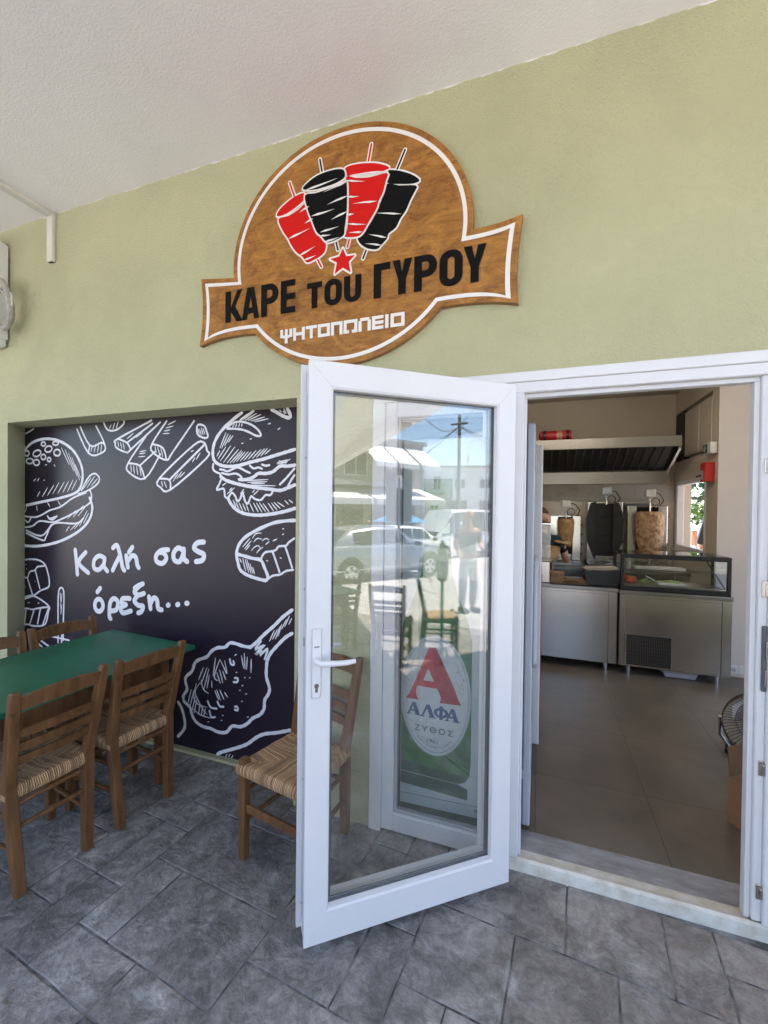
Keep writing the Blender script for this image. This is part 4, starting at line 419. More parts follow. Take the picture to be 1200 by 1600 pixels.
LOGO={'red':[[(-1.301,3.06),(-1.288,3.086),(-1.25,3.111),(-1.204,3.132),(-1.156,3.142),(-1.14,3.135),(-1.137,3.11),(-1.174,3.086),(-1.224,3.065),(-1.266,3.056)],[(-1.29,3.041),(-1.232,3.045),(-1.174,3.064),(-1.132,3.087),(-1.124,3.05),(-1.099,3.008),(-1.086,2.97),(-1.061,2.933),(-1.025,2.901),(-1.015,2.863),(-1.018,2.829),(-1.04,2.808),(-1.08,2.794),(-1.121,2.788),(-1.146,2.821),(-1.184,2.853),(-1.214,2.895),(-1.231,2.928),(-1.266,2.979)],[(-0.915,3.2),(-0.889,3.21),(-0.829,3.205),(-0.762,3.19),(-0.711,3.168),(-0.686,3.148),(-0.725,3.141),(-0.783,3.146),(-0.858,3.161),(-0.903,3.166)],[(-0.907,3.16),(-0.858,3.144),(-0.783,3.129),(-0.696,3.127),(-0.703,3.089),(-0.717,3.039),(-0.738,3.004),(-0.745,2.978),(-0.763,2.949),(-0.781,2.926),(-0.795,2.905),(-0.817,2.875),(-0.847,2.861),(-0.915,2.875),(-0.9,2.903),(-0.893,2.971),(-0.894,3.054)],[(-0.922,2.821),(-0.903,2.779),(-0.857,2.776),(-0.889,2.749),(-0.879,2.697),(-0.921,2.727),(-0.964,2.703),(-0.953,2.757),(-0.99,2.781),(-0.941,2.785)]],'black':[[(-0.7,3.138),(-0.647,3.128),(-0.591,3.101),(-0.556,3.076),(-0.539,3.054),(-0.57,3.049),(-0.625,3.06),(-0.696,3.084)],[(-0.699,3.078),(-0.639,3.057),(-0.555,3.036),(-0.562,3.009),(-0.582,2.975),(-0.603,2.933),(-0.63,2.9),(-0.651,2.864),(-0.686,2.845),(-0.693,2.823),(-0.721,2.799),(-0.742,2.783),(-0.786,2.793),(-0.824,2.819),(-0.843,2.85),(-0.836,2.869),(-0.795,2.895),(-0.766,2.929),(-0.741,2.978),(-0.724,3.007)],[(-1.146,3.158),(-1.117,3.184),(-1.069,3.204),(-1.013,3.211),(-0.958,3.209),(-0.923,3.198),(-0.913,3.175),(-0.919,3.156),(-0.965,3.143),(-1.02,3.139),(-1.084,3.14)],[(-1.133,3.123),(-1.076,3.12),(-1.012,3.123),(-0.918,3.135),(-0.903,3.128),(-0.9,3.041),(-0.903,2.973),(-0.912,2.912),(-0.919,2.879),(-0.977,2.863),(-1.009,2.866),(-1.041,2.904),(-1.065,2.927),(-1.09,2.985),(-1.116,3.048)]],'cuts':[[(-1.108,3.064),(-1.127,3.063),(-1.138,3.059),(-1.163,3.045),(-1.133,3.052),(-1.121,3.053)],[(-1.086,2.997),(-1.103,2.997),(-1.112,2.994),(-1.133,2.981),(-1.108,2.986),(-1.097,2.988)],[(-1.229,2.924),(-1.188,2.927),(-1.163,2.934),(-1.102,2.952),(-1.167,2.941),(-1.193,2.938)],[(-1.167,2.825),(-1.135,2.83),(-1.116,2.837),(-1.071,2.857),(-1.12,2.844),(-1.141,2.839)],[(-1.139,2.798),(-1.115,2.797),(-1.1,2.8),(-1.066,2.811),(-1.103,2.808),(-1.119,2.807)],[(-1.143,3.146),(-1.082,3.146),(-1.043,3.15),(-0.95,3.164),(-1.046,3.158),(-1.086,3.156)],[(-0.895,3.136),(-0.937,3.134),(-0.964,3.129),(-1.029,3.113),(-0.96,3.122),(-0.933,3.124)],[(-0.895,3.066),(-0.93,3.066),(-0.952,3.062),(-1.007,3.048),(-0.949,3.054),(-0.926,3.056)],[(-1.097,3.01),(-1.055,3.007),(-1.029,3.009),(-0.966,3.018),(-1.032,3.017),(-1.059,3.018)],[(-0.898,2.991),(-0.926,2.989),(-0.943,2.985),(-0.984,2.969),(-0.939,2.977),(-0.921,2.98)],[(-1.045,2.92),(-1.012,2.918),(-0.991,2.92),(-0.941,2.928),(-0.994,2.927),(-1.015,2.928)],[(-1.047,2.902),(-1.028,2.895),(-1.016,2.894),(-0.985,2.896),(-1.017,2.902),(-1.029,2.905)],[(-1.025,2.867),(-0.997,2.864),(-0.98,2.866),(-0.938,2.875),(-0.982,2.874),(-1.0,2.874)],[(-0.7,3.134),(-0.755,3.147),(-0.791,3.152),(-0.884,3.162),(-0.79,3.145),(-0.753,3.137)],[(-0.911,3.142),(-0.878,3.128),(-0.857,3.122),(-0.804,3.112),(-0.857,3.129),(-0.878,3.137)],[(-0.901,3.06),(-0.88,3.052),(-0.868,3.05),(-0.836,3.049),(-0.868,3.057),(-0.881,3.062)],[(-0.742,3.005),(-0.781,3.014),(-0.806,3.017),(-0.871,3.021),(-0.805,3.01),(-0.779,3.004)],[(-0.9,2.974),(-0.887,2.968),(-0.879,2.968),(-0.86,2.971),(-0.88,2.976),(-0.889,2.978)],[(-0.901,2.931),(-0.869,2.919),(-0.848,2.914),(-0.797,2.907),(-0.848,2.921),(-0.869,2.928)],[(-0.816,2.875),(-0.838,2.883),(-0.853,2.884),(-0.889,2.886),(-0.852,2.877),(-0.837,2.873)],[(-0.622,2.918),(-0.66,2.932),(-0.685,2.938),(-0.75,2.95),(-0.685,2.931),(-0.66,2.923)],[(-0.691,2.823),(-0.718,2.837),(-0.737,2.844),(-0.785,2.857),(-0.738,2.837),(-0.72,2.828)],[(-0.715,2.792),(-0.741,2.804),(-0.758,2.809),(-0.803,2.817),(-0.759,2.802),(-0.742,2.795)]],'skewer_red':[[(-1.226,3.214),(-1.198,3.138)],[(-1.06,2.791),(-1.039,2.752)],[(-0.778,3.286),(-0.793,3.206)],[(-0.888,2.856),(-0.898,2.823)]],'skewer_black':[[(-1.053,3.285),(-1.038,3.208)],[(-0.958,2.856),(-0.949,2.819)],[(-0.61,3.214),(-0.647,3.136)],[(-0.8,2.787),(-0.815,2.752)]]}
# ================================================================== SETTING
# ground: the street falls gently away from the porch; one sheet to the horizon
def ground_z(x, y):
    s = .88 * x - .47 * y
    return -.047 * max(0.0, min(s, 60) - 1.9) - .02
def ground_sheet():
    bm = bmesh.new()
    xs = [-600, -200, -60, -20, -8, -4, -2, 0, 1, 2, 3, 4, 5, 6, 8, 10, 13, 17, 22, 28, 40, 60, 90, 200, 600]
    ys = [-600, -200, -60, -40, -28, -20, -15, -11, -8, -6, -5, -4, -3, -2, -1, 0, 1, 1.9, 3, 6, 12, 25, 60, 200, 600]
    g = [[bm.verts.new((x, y, ground_z(x, y) - (0.03 if (x < 2.4 and y > -5.5) else 0))) for y in ys] for x in xs]
    for i in range(len(xs) - 1):
        for j in range(len(ys) - 1): bm.faces.new((g[i][j], g[i + 1][j], g[i + 1][j + 1], g[i][j + 1]))
    me = bpy.data.meshes.new('street'); bm.to_mesh(me); bm.free()
    o = bpy.data.objects.new('street', me); col.objects.link(o); o['kind'] = 'structure'
    m = mat('street_paving', (0.44, 0.425, 0.405), .85, var=.18, vscale=.7, bump=.3, bscale=14, bdist=.02)
    n = m.node_tree.nodes; l = m.node_tree.links; p = n['Principled BSDF']
    tc = n.new('ShaderNodeTexCoord'); br = n.new('ShaderNodeTexBrick'); br.inputs['Scale'].default_value = 2.2
    br.inputs['Color1'].default_value = (.9, .9, .9, 1); br.inputs['Color2'].default_value = (1.05, 1.03, 1, 1); br.inputs['Mortar'].default_value = (.6, .58, .56, 1); br.inputs['Mortar Size'].default_value = .012
    l.new(tc.outputs['Object'], br.inputs[0]); src = p.inputs['Base Color'].links[0].from_socket
    x = n.new('ShaderNodeMix'); x.data_type = 'RGBA'; x.blend_type = 'MULTIPLY'; x.inputs[0].default_value = 1; l.new(src, x.inputs[6]); l.new(br.outputs[0], x.inputs[7]); l.new(x.outputs[2], p.inputs['Base Color'])
    me.materials.append(m)
ground_sheet()

def porch_floor():
    """stamped concrete laid as an ashlar of bevelled slabs, turned 5 degrees to the wall"""
    u = .165; W, Hh = 46, 26; used = set(); slabs = []
    rr = random.Random(21)
    for j in range(Hh):
        for i in range(W):
            if (i, j) in used: continue
            opts = [(2, 2), (2, 2), (3, 2), (2, 3), (2, 1), (1, 2), (3, 3), (1, 1), (4, 2)]
            rr.shuffle(opts)
            for w, h in opts + [(1, 1)]:
                cells = [(i + a, j + b) for a in range(w) for b in range(h)]
                if all(c not in used and c[0] < W and c[1] < Hh for c in cells):
                    used.update(cells); slabs.append((i * u, j * u, (i + w) * u, (j + h) * u)); break
    bm = bmesh.new(); tl = bm.faces.layers.float.new('tone_f')
    ca, sa = math.cos(R(-5)), math.sin(R(-5)); ox, oy = -4.35, -1.96
    def T(x, y, z): return (ox + x * ca - y * sa, oy + x * sa + y * ca, z)
    tones = []
    for x0, y0, x1, y1 in slabs:
        cx, cy = T((x0 + x1) / 2, (y0 + y1) / 2, 0)[:2]
        if cy > 2.35: continue
        g = .0016; b = .0040; dz = rr.uniform(-.0012, .0008); tone = rr.random()
        # wavering outline
        def edge(ax, ay, bx, by, ins):
            L_ = math.hypot(bx - ax, by - ay); k = max(2, int(L_ / .055)); o = []
            for i in range(k): o.append((ax + (bx - ax) * i / k, ay + (by - ay) * i / k))
            return o
        base = []
        for (ax, ay, bx, by) in ((x0, y0, x1, y0), (x1, y0, x1, y1), (x1, y1, x0, y1), (x0, y1, x0, y0)): base += edge(ax, ay, bx, by, 0)
        mx, my = (x0 + x1) / 2, (y0 + y1) / 2
        def inset(p, d):
            qx = p[0] + (d if abs(p[0] - x0) < 1e-6 else -d if abs(p[0] - x1) < 1e-6 else 0)
            qy = p[1] + (d if abs(p[1] - y0) < 1e-6 else -d if abs(p[1] - y1) < 1e-6 else 0)
            return qx, qy
        lo = []; hi = []
        for p in base:
            w_ = g + rr.uniform(-.0008, .0016); a = inset(p, w_); c = inset(p, w_ + b + rr.uniform(-.0015, .003))
            lo.append(bm.verts.new(T(*a, -.0045))); hi.append(bm.verts.new(T(*c, dz)))
        f = bm.faces.new(hi); f[tl] = tone
        for i in range(len(lo)):
            j = (i + 1) % len(lo); f = bm.faces.new((lo[i], lo[j], hi[j], hi[i])); f[tl] = tone * .8
    bmesh.ops.recalc_face_normals(bm, faces=bm.faces[:])
    bmesh.ops.triangulate(bm, faces=[f for f in bm.faces if len(f.verts) > 4])
    me = bpy.data.meshes.new('porch_floor'); bm.to_mesh(me); bm.free()
    at = me.attributes.new('tone', 'FLOAT', 'FACE'); src = me.attributes['tone_f']
    for i in range(len(me.polygons)): at.data[i].value = src.data[i].value
    me.materials.append(MT['floor'])
    o = bpy.data.objects.new('porch_floor', me); col.objects.link(o); o['kind'] = 'structure'
    m = MB(); m.box(-9, 2.4, -5.5, 2.20, -.20, -.0034)
    j = m.build('floor_bed', 'joint'); j['kind'] = 'structure'
porch_floor()

m = MB(); m.box(-2.7, 4.6, 2.18, 6.36, -.15, 0.0); o = m.build('shop_floor', 'tile'); o['kind'] = 'structure'

# ---------------------------------------------------------------- the shop building
WY = 1.945                                   # plane of the green wall
shop = thing('shop_building', 'sage green corner grill shop with a white plastic door and covered porch', 'shop', (0, 0, 0))
m = MB()
m.prism([(-9, WY), (-3.52, WY), (-3.65, 2.14), (-3.65, 2.30), (-9, 2.30)], 0, 3.47)
m.prism([(-3.52, WY), (-1.19, WY), (-1.19, 2.30), (-3.65, 2.30), (-3.65, 2.14)], 2.122, 3.47)
m.box(-3.65, -1.19, 2.14, 2.30, 0, 2.122)
m.box(-1.19, -.761, WY, 2.16, 0, 3.47)
m.box(-.761, .97, WY, 2.16, 2.146, 3.47)
m.box(.97, 2.27, WY, 2.16, 0, 3.47)
m.build('facade_wall', 'wall', shop)
m = MB(); m.box(-3.64, -1.19, 2.108, 2.14, 0, .016); m.build('niche_kerb', 'wall', shop)
# porch ceiling (its free edge runs off at an angle along the side street) and the storeys above
POLY = [(-9, WY), (2.27, WY), (14.5, -10.9), (13.1, -11.6), (3.4, -1.3), (-9, -1.3)]
m = MB(); m.prism(POLY, 3.47, 3.9); m.build('porch_ceiling', 'ceiling', shop)
m = MB(); m.prism([(2.27, WY), (14.5, -10.9), (14.3, -11.05), (2.07, WY - .15)], 3.20, 3.468); m.build('edge_beam', 'ceiling', shop)
m = MB(); m.prism([(-9, 7), (-9, 2.0), (4.8, 2.0), (4.8, 7)], 3.204, 6.5); m.build('upper_storey', 'ceiling', shop)
# a slightly ragged paint edge between ceiling and wall
m = MB(); x = -4.0; rr = random.Random(3)
while x < 1.2:
    w = rr.uniform(.02, .10); h = rr.uniform(.0012, .0055)
    if rr.random() < .6: m.prism([(x, 3.4697), (x + w * rr.uniform(.1, .4), 3.4697 - h), (x + w * rr.uniform(.55, .9), 3.4697 - h * rr.uniform(.3, 1)), (x + w, 3.4697)], WY - .0012, WY + .001, 'y')
    x += w + .002
m.build('paint_edge', 'ceiling', shop)
# interior shell
m = MB()
m.box(-2.85, -2.7, 2.16, 6.51, 0, 3.03); m.box(-2.7, 1.5949, 6.36, 6.51, 0, 3.03); m.box(1.5951, 1.76, 6.362, 6.60, 2.0, 3.03)
m.build('back_wall', 'iwall', shop)
m = MB()  # side wall with serving window, X = 1.595
m.box(1.595, 1.75, 5.25, 6.51, 0, 1.10); m.box(1.595, 1.75, 5.25, 6.51, 1.92, 2.16)
m.box(1.595, 1.75, 6.26, 6.51, 1.10, 1.92); m.box(1.595, 1.75, 5.12, 5.25, 0, 2.16)
m.box(1.595, 1.75, 4.95, 5.12, 0, 3.03); m.box(1.595, 1.75, 5.12, 6.51, 2.76, 3.03)
m.box(1.66, 1.75, 5.12, 6.51, 2.16, 2.76)
m.build('side_wall', 'iwall', shop)
m = MB(); m.box(1.75, 4.6, 4.944, 5.1, 0, 3.03); m.box(1.5951, 1.75, 4.944, 4.9499, 0, 3.03); m.build('pier', 'pier', shop)
m = MB(); m.box(-2.7, 4.6, 2.16, 6.51, 3.03, 3.2); m.build('shop_ceiling', 'iwall', shop)
m = MB(); m.box(1.60, 1.66, 5.16, 5.50, 2.20, 2.72, .006); m.box(1.60, 1.66, 5.54, 6.0, 2.20, 2.72, .006); m.build('upper_shutter', 'iwall', shop)
m = MB(); m.box(1.60, 1.66, 6.03, 6.355, 2.17, 2.75); m.build('recess_shade_block', 'soot', shop)  # solid block; the shade of a recess is put into its black
# right end of the shop, unseen: unglazed openings added to let street light in
for q in ((4.6, 4.75, 2.16, 5.1, 0, .5), (4.6, 4.75, 2.16, 5.1, 2.5, 3.03), (2.27, 4.6, 2.0, 2.16, 0, .45), (2.27, 4.6, 2.0, 2.16, 2.6, 3.47)):
    m = MB(); m.box(*q); m.build('street_side_wall', 'wall', shop)
for q in ((4.64, 4.70, 3.55, 3.65, .5, 2.5), (3.4, 3.5, 2.04, 2.10, .45, 2.6)):
    m = MB(); m.box(*q); m.build('mullion', 'upvc', shop)
# door sill
m = MB(); m.box(-.7, .9, 2.031, 2.182, -.05, .005); m.build('marble_sill', 'marble', shop)
m = MB(); m.prism([(1.928, -.01), (1.928, .047), (1.943, .052), (1.985, .034), (2.03, .022), (2.03, -.01)], -.1045, .97, 'x'); m.build('threshold', 'upvc_dirty', shop)

# serving window frame (sub-parts) and exit things come later
w = MB()
for (y0, y1, z0, z1) in ((5.25, 6.26, 1.10, 1.15), (5.25, 6.26, 1.87, 1.92), (5.25, 5.29, 1.15, 1.87), (6.20, 6.26, 1.15, 1.87)): w.box(1.588, 1.66, y0, y1, z0, z1, .004)
win = w.build('serving_window', 'upvc', shop)
s_ = MB(); s_.box(1.56, 1.66, 5.20, 6.30, 1.075, 1.098, .004); s_.build('window_sill', 'cream', win)

# ------------------------------------------------ door frame, sidelight
f = MB()
f.box(-.761, .97, 1.930, 2.0, 2.103, 2.146, .003)
f.box(-.761, .97, 1.936, 2.0, 2.058, 2.1025, .003)
f.box(-.105, -.068, 1.930, 2.0, .0535, 2.0575, .003)
f.box(-.068, -.058, 1.962, 2.0, .045, 2.0395, .002)
f.box(-.068, .757, 1.962, 2.0, 2.040, 2.0575, .002)
f.box(.7572, .7848, 1.945, 2.0, .0535, 2.0575, .003)
f.box(.740, .757, 1.962, 2.0, .045, 2.0395, .002)
f.box(.785, .97, 1.930, 2.0, .0535, 2.0575, .003)
f.box(-.761, -.700, 1.930, 2.0, 0, 2.0575, .003)
frame = f.build('door_frame', 'upvc', shop)
for z0, h in ((1.70, .055), (1.25, .06), (.595, .055), (.14, .055)):
    k = MB(); k.box(.766, .784, 1.938, 1.9449, z0, z0 + h, .002); k.box(.776, .7845, 1.932, 1.938, z0 + .004, z0 + h - .012, .002); k.build('keeper_plate', 'steel', frame)
k = MB(); k.box(.768, .7845, 1.937, 1.9449, .905, 1.145, .003); k.build('strike_plate', 'gasket', frame)
k = MB(); k.box(.778, .7848, 1.928, 1.9369, 1.03, 1.09, .002); k.box(.776, .7848, 1.930, 1.9369, .925, .985, .002); k.build('strike_lip', 'steel', frame)
g = MB()
for x in (-.03, .03): g.cyl((x, 1.9355, 2.060), (x, 1.925, 2.060), .006, n=8)
g.build('screw_cover', 'upvc', frame)

sl = MB()
sl.box(-.6995, -.640, 1.938, 2.0, .012, 2.0575, .004); sl.box(-.190, -.1055, 1.938, 2.0, .012, 2.0575, .004)
sl.box(-.640, -.190, 1.938, 2.0, .012, .098, .004); sl.box(-.640, -.190, 1.938, 2.0, 1.985, 2.0575, .004)
sidelight = sl.build('sidelight', 'upvc', shop)
b = MB(); b.box(-.640, -.627, 1.952, 1.985, .098, 1.985, .003); b.box(-.203, -.190, 1.952, 1.985, .098, 1.985, .003); b.box(-.627, -.203, 1.952, 1.985, .098, .110, .003); b.box(-.627, -.203, 1.952, 1.985, 1.973, 1.985, .003)
b.build('glazing_bead', 'groove', sidelight)
g = MB(); g.box(-.627, -.203, 1.962, 1.980, .110, 1.973); g.build('pane', 'glass', sidelight)
g = MB(); g.box(-.405, -.355, 1.932, 1.938, .035, .050, .002); g.build('drain_cap', 'upvc', sidelight)

# ------------------------------------------------ open door leaf
# local frame: origin at the hinge foot, +x along the leaf to its free edge, -y towards the viewer
dz0, dz1, DW = .045, 2.058, .829
door = bpy.data.objects.new('door', None); col.objects.link(door); door.parent = shop
hx, hy = -.0955, 1.806
door.location = (hx, hy, 0); door.rotation_euler = (0, 0, R(180 + 39.26))
# +x local -> (-.774,-.633); local +y -> (.633,-.774) faces the viewer
S_ = .078
d = MB()
zi0, zi1 = .152, 1.972
for (x0, x1, z0, z1) in ((0, S_, dz0, dz1), (DW - S_, DW, dz0, dz1), (S_, DW - S_, dz0, zi0), (S_, DW - S_, zi1, dz1)):
    pass
def frame_ring(mb, x0, x1, z0, z1, ws, wb, wt, y0, y1):
    """mitred ring: stiles ws, bottom wb, top wt"""
    o = [(x0, z0), (x1, z0), (x1, z1), (x0, z1)]; i = [(x0 + ws, z0 + wb), (x1 - ws, z0 + wb), (x1 - ws, z1 - wt), (x0 + ws, z1 - wt)]
    for k in range(4):
        a, b_, c, e = o[k], o[(k + 1) % 4], i[(k + 1) % 4], i[k]
        mb.prism([a, b_, c, e], y0, y1, 'y', .0012)
frame_ring(d, 0, DW, dz0, dz1, S_, zi0 - dz0, dz1 - zi1, -.022, 0)
frame_ring(d, .0, DW - .003, dz0 + .003, dz1 - .003, S_ - .004, zi0 - dz0 - .007, dz1 - zi1 - .007, -.0785, -.0225)
frame_ring(d, .0, DW + .014, dz0 + .004, dz1 + .004, S_ + .012, zi0 - dz0 - .008, dz1 - zi1 - .000, -.1000, -.0790)
d.build('sash', 'upvc', door)
ip = [x.copy() for x in ()]
# slanting glazing bead (front)
bd = MB(); a0, a1, c0, c1 = S_, DW - S_, zi0, zi1; q = .016
def bead(mb, o0, o1, yo, yi):
    (x0, x1, z0, z1), (u0, u1, w0, w1) = o0, o1
    O = [(x0, yo, z0), (x1, yo, z0), (x1, yo, z1), (x0, yo, z1)]; I = [(u0, yi, w0), (u1, yi, w0), (u1, yi, w1), (u0, yi, w1)]
    for k in range(4): mb.quad(O[k], O[(k + 1) % 4], I[(k + 1) % 4], I[k])
bead(bd, (a0, a1, c0, c1), (a0 + .006, a1 - .006, c0 + .006, c1 - .006), -.001, -.004)
bead(bd, (a0 + .006, a1 - .006, c0 + .006, c1 - .006), (a0 + .008, a1 - .008, c0 + .008, c1 - .008), -.004, -.024)
bead(bd, (a0, a1, c0, c1), (a0 + .008, a1 - .008, c0 + .008, c1 - .008), -.090, -.044)
bd.build('glazing_bead', 'upvc', door)
gk = MB(); e0, e1, h0, h1 = a0 + .008, a1 - .008, c0 + .008, c1 - .008
frame_ring(gk, e0, e1, h0, h1, .0035, .0035, .0035, -.027, -.0235); frame_ring(gk, e0, e1, h0, h1, .012, .010, .010, -.0385, -.0315); gk.build('gasket', 'gasket', door)
gl = MB(); gl.box(e0 - .004, e1 + .004, -.044, -.0265, h0 - .004, h1 + .004); gl.build('pane', 'glass', door)
# grooves and bolts of the free edge
eg = MB(); eg.box(DW - .0031, DW - .0018, -.0755, -.066, dz0 + .03, dz1 - .025); eg.box(DW - .0031, DW - .0015, -.040, -.032, dz0 + .03, dz1 - .025); eg.build('edge_groove', 'groove', door)
eb = MB()
for z in (.16, .60, 1.27, 1.73): eb.cyl((DW - .003, -.0525, z), (DW + .003, -.0525, z), .004, n=8)
eb.box(DW - .0025, DW + .003, -.0595, -.0455, 1.07, 1.10, .001); eb.build('bolt', 'steel', door)
ep = MB(); ep.box(DW - .0031, DW - .0012, -.0600, -.0450, .12, 1.95); ep.build('faceplate', 'greytop', door)
# handle plate, lever, lock
hu = DW - .034
hp = MB(); hp.box(hu - .0165, hu + .0165, -.0005, .0075, .905, 1.143, .0068, seg=3)
plate_o = hp.build('handle_plate', 'upvc', door, smooth=True)
lv = MB(); lv.tube([(hu, .006, 1.036), (hu, .030, 1.036), (hu - .006, .042, 1.036), (hu - .022, .047, 1.035), (hu - .06, .047, 1.032), (hu - .098, .046, 1.031), (hu - .126, .044, 1.033)], [.011, .0105, .0105, .0105, .0095, .009, .008], 10); lv.build('handle', 'upvc', door, smooth=True)
lk = MB(); lk.cyl((hu, .007, .949), (hu, .0105, .949), .0078, n=16); lk.box(hu - .0045, hu + .0045, .007, .0095, .926, .949, .002); lk.build('lock', 'steel', door)
sc = MB()
sc.cyl((hu, .0065, 1.126), (hu, .0085, 1.126), .005, n=12); sc.cyl((hu, .0065, .914), (hu, .0085, .914), .005, n=12); sc.build('screw_cap', 'upvc', door)
sc = MB(); sc.box(hu - .009, hu + .009, .0073, .0079, 1.0795, 1.0835, .0002); sc.build('slot', 'gasket', door)
# back handle
bh = MB(); bh.tube([(hu, -.100, 1.036), (hu, -.142, 1.036), (hu - .02, -.148, 1.035), (hu - .12, -.146, 1.033)], .0095, 8); bh.box(hu - .015, hu + .015, -.108, -.1005, .91, 1.14, .004); bh.build('inner_handle', 'upvc', door, smooth=True)

# ================================================================== MURAL
mural = thing('mural', 'dark wall panel printed with white line drawings of burgers and fries, set in the niche', 'mural', (-2.42, 2.12, .03))
LX, LY, LZ = mural.location
m = MB(); m.box(-3.648 - LX, -1.191 - LX, 2.123 - LY, 2.139 - LY, .031 - LZ, 2.1215 - LZ); m.build('panel', 'mural', mural)
W_ = {'B': .0200, 'M': .0128, 'T': .0075}
def clip(P):
    out = []; cur = []
    for p in P:
        if -3.645 < p[0] < -1.193 and .034 < p[1] < 2.119: cur.append(p)
        else:
            if len(cur) > 1: out.append(cur)
            cur = []
    if len(cur) > 1: out.append(cur)
    return out
m = MB(); i = 0
for k, pts in MUR:
    P = smooth_line(pts, 4) if k != 'T' or len(pts) > 2 else [tuple(a + (b - a) * t for a, b in zip(pts[0], pts[1])) for t in (0, .35, .7, 1)]
    for c in clip(P):
        (ribbon if k == 'T' else strokes)(m, [(x - LX, z - LZ) for x, z in c], W_[k], 2.1224 - LY - (i % 25) * .00006, th=.0004, taper=(k == 'T'), jitter=.10 if k != 'T' else 0); i += 1
m.build('drawing', 'chalk', mural)
m = MB()
for j, pts in enumerate(MTX):
    strokes(m, [(x - LX, z - LZ) for x, z in smooth_line(pts, 4)], .033, 2.1220 - LY - (j % 3) * .0011, step=1, th=.0004)
m.build('lettering', 'chalk', mural)

# ================================================================== SHOP SIGN
sign = thing('shop_sign', 'round wooden shop sign with a banner, four red and black gyros spits and black letters', 'sign', (-.93, WY, 2.83))
def sg(p): return (p[0] + .93, p[1] - 2.83)
def arc(a0, a1, rx, rz, cx, cz, n=40): return [(cx + rx * math.cos(R(a0 + (a1 - a0) * i / n)), cz + rz * math.sin(R(a0 + (a1 - a0) * i / n))) for i in range(n + 1)]
def sign_outline(e):
    """e = inset from the edge of the board"""
    rx, rz = .640 - e, .578 - e; cx, cz = -.932, 2.832
    def bez(a, b, c, n=8): return [tuple((1 - t) ** 2 * p + 2 * t * (1 - t) * q + t * t * r for p, q, r in zip(a, b, c)) for t in [i / n for i in range(n + 1)]]
    R_t, R_b = 2.785 - e * .9, 2.464 + e
    zt = lambda z: math.degrees(math.asin(max(-1, min(1, (z - cz) / rz))))
    pts = []
    pts += arc(zt(2.785 - e), 180 - zt(2.787 - e), rx, rz, cx, cz, 60)
    pts += bez((cx - rx * math.cos(math.asin((2.787 - e - cz) / rz)), 2.787 - e), (-1.68, 2.803 - e), (-1.792 + e * 1.1, 2.818 - e * 1.15))[1:]
    pts += bez((-1.792 + e * 1.1, 2.818 - e * 1.15), (-1.762 + e, 2.635), (-1.800 + e * 1.3, 2.447 + e * .9))[1:]
    pts += bez((-1.800 + e * 1.3, 2.447 + e * .9), (-1.66, 2.489 + e), (cx - rx * math.cos(math.asin((2.474 + e - cz) / rz)), 2.474 + e))[1:]
    pts += arc(180 - zt(2.474 + e), 360 + zt(2.466 + e), rx, rz, cx, cz, 50)[1:]
    pts += bez((cx + rx * math.cos(math.asin((2.466 + e - cz) / rz)), 2.466 + e), (-.24, 2.474 + e), (-.098 - e * 1.2, 2.432 + e * .9))[1:]
    pts += bez((-.098 - e * 1.2, 2.432 + e * .9), (-.118 - e, 2.60), (-.084 - e * 1.2, 2.806 - e * 1.1))[1:]
    pts += bez((-.084 - e * 1.2, 2.806 - e * 1.1), (-.19, 2.782 - e), (cx + rx * math.cos(math.asin((2.785 - e - cz) / rz)), 2.785 - e))[1:-1]
    return [sg(p) for p in pts]
m = MB(); m.prism(sign_outline(0), -.030, -.002, 'y'); o = m.build('board', 'board', sign)
o.data.materials.append(MT['boardedge'])
for p in o.data.polygons:
    if abs(p.normal.y) < .5: p.material_index = 1
m = MB(); holed_plate(m, sign_outline(.026), sign_outline(.044), -.0315, .0014); m.build('white_border', 'signwhite', sign)
YS = -.031
mw, mr_, mk, mc = MB(), MB(), MB(), MB()
def outline_of(P): return smooth_line(P + [P[0]], 3)
for kind, mbx, base in (('red', mr_, 0), ('black', mk, 1)):
    for i, P in enumerate(LOGO[kind]):
        P = [sg(p) for p in P]; star = kind == 'red' and i == 4
        O = P + [P[0]] if star else outline_of(P)
        # later shapes overlap earlier ones, so the two front spits stand a little prouder
        lay = {('red', 0): 0, ('red', 1): 0, ('black', 0): 0, ('black', 1): 0, ('red', 2): 1, ('red', 3): 1, ('black', 2): 2, ('black', 3): 2}.get((kind, i), 0)
        y = YS - .0012 - lay * .0022
        if star:
            for q in range(len(O) - 1): ribbon(mw, [O[q], O[q + 1]], .018, y + .0004 - .00003 * q, .0008)
        else: strokes(mw, O, .0165, y + .0006 + .00004 * i, th=.0008)
        plate(mbx, O[:-1], y - .0004 - .00005 * i, .0008)
for i, P in enumerate(LOGO['cuts']):
    plate(mc, [sg(p) for p in P], YS - .0072 - .00003 * i, .0006)
for kind, mbx in (('skewer_red', mr_), ('skewer_black', mk)):
    for P in LOGO[kind]:
        P = [sg(p) for p in P]; ribbon(mw, P, .0215, YS - .0005, .0006); ribbon(mbx, P, .0085, YS - .0011, .0006)
mw.build('white_outline', 'signwhite', sign); mr_.build('red_spits', 'signred', sign); mk.build('black_spits', 'signblack', sign); mc.build('white_cuts', 'signwhite', sign)

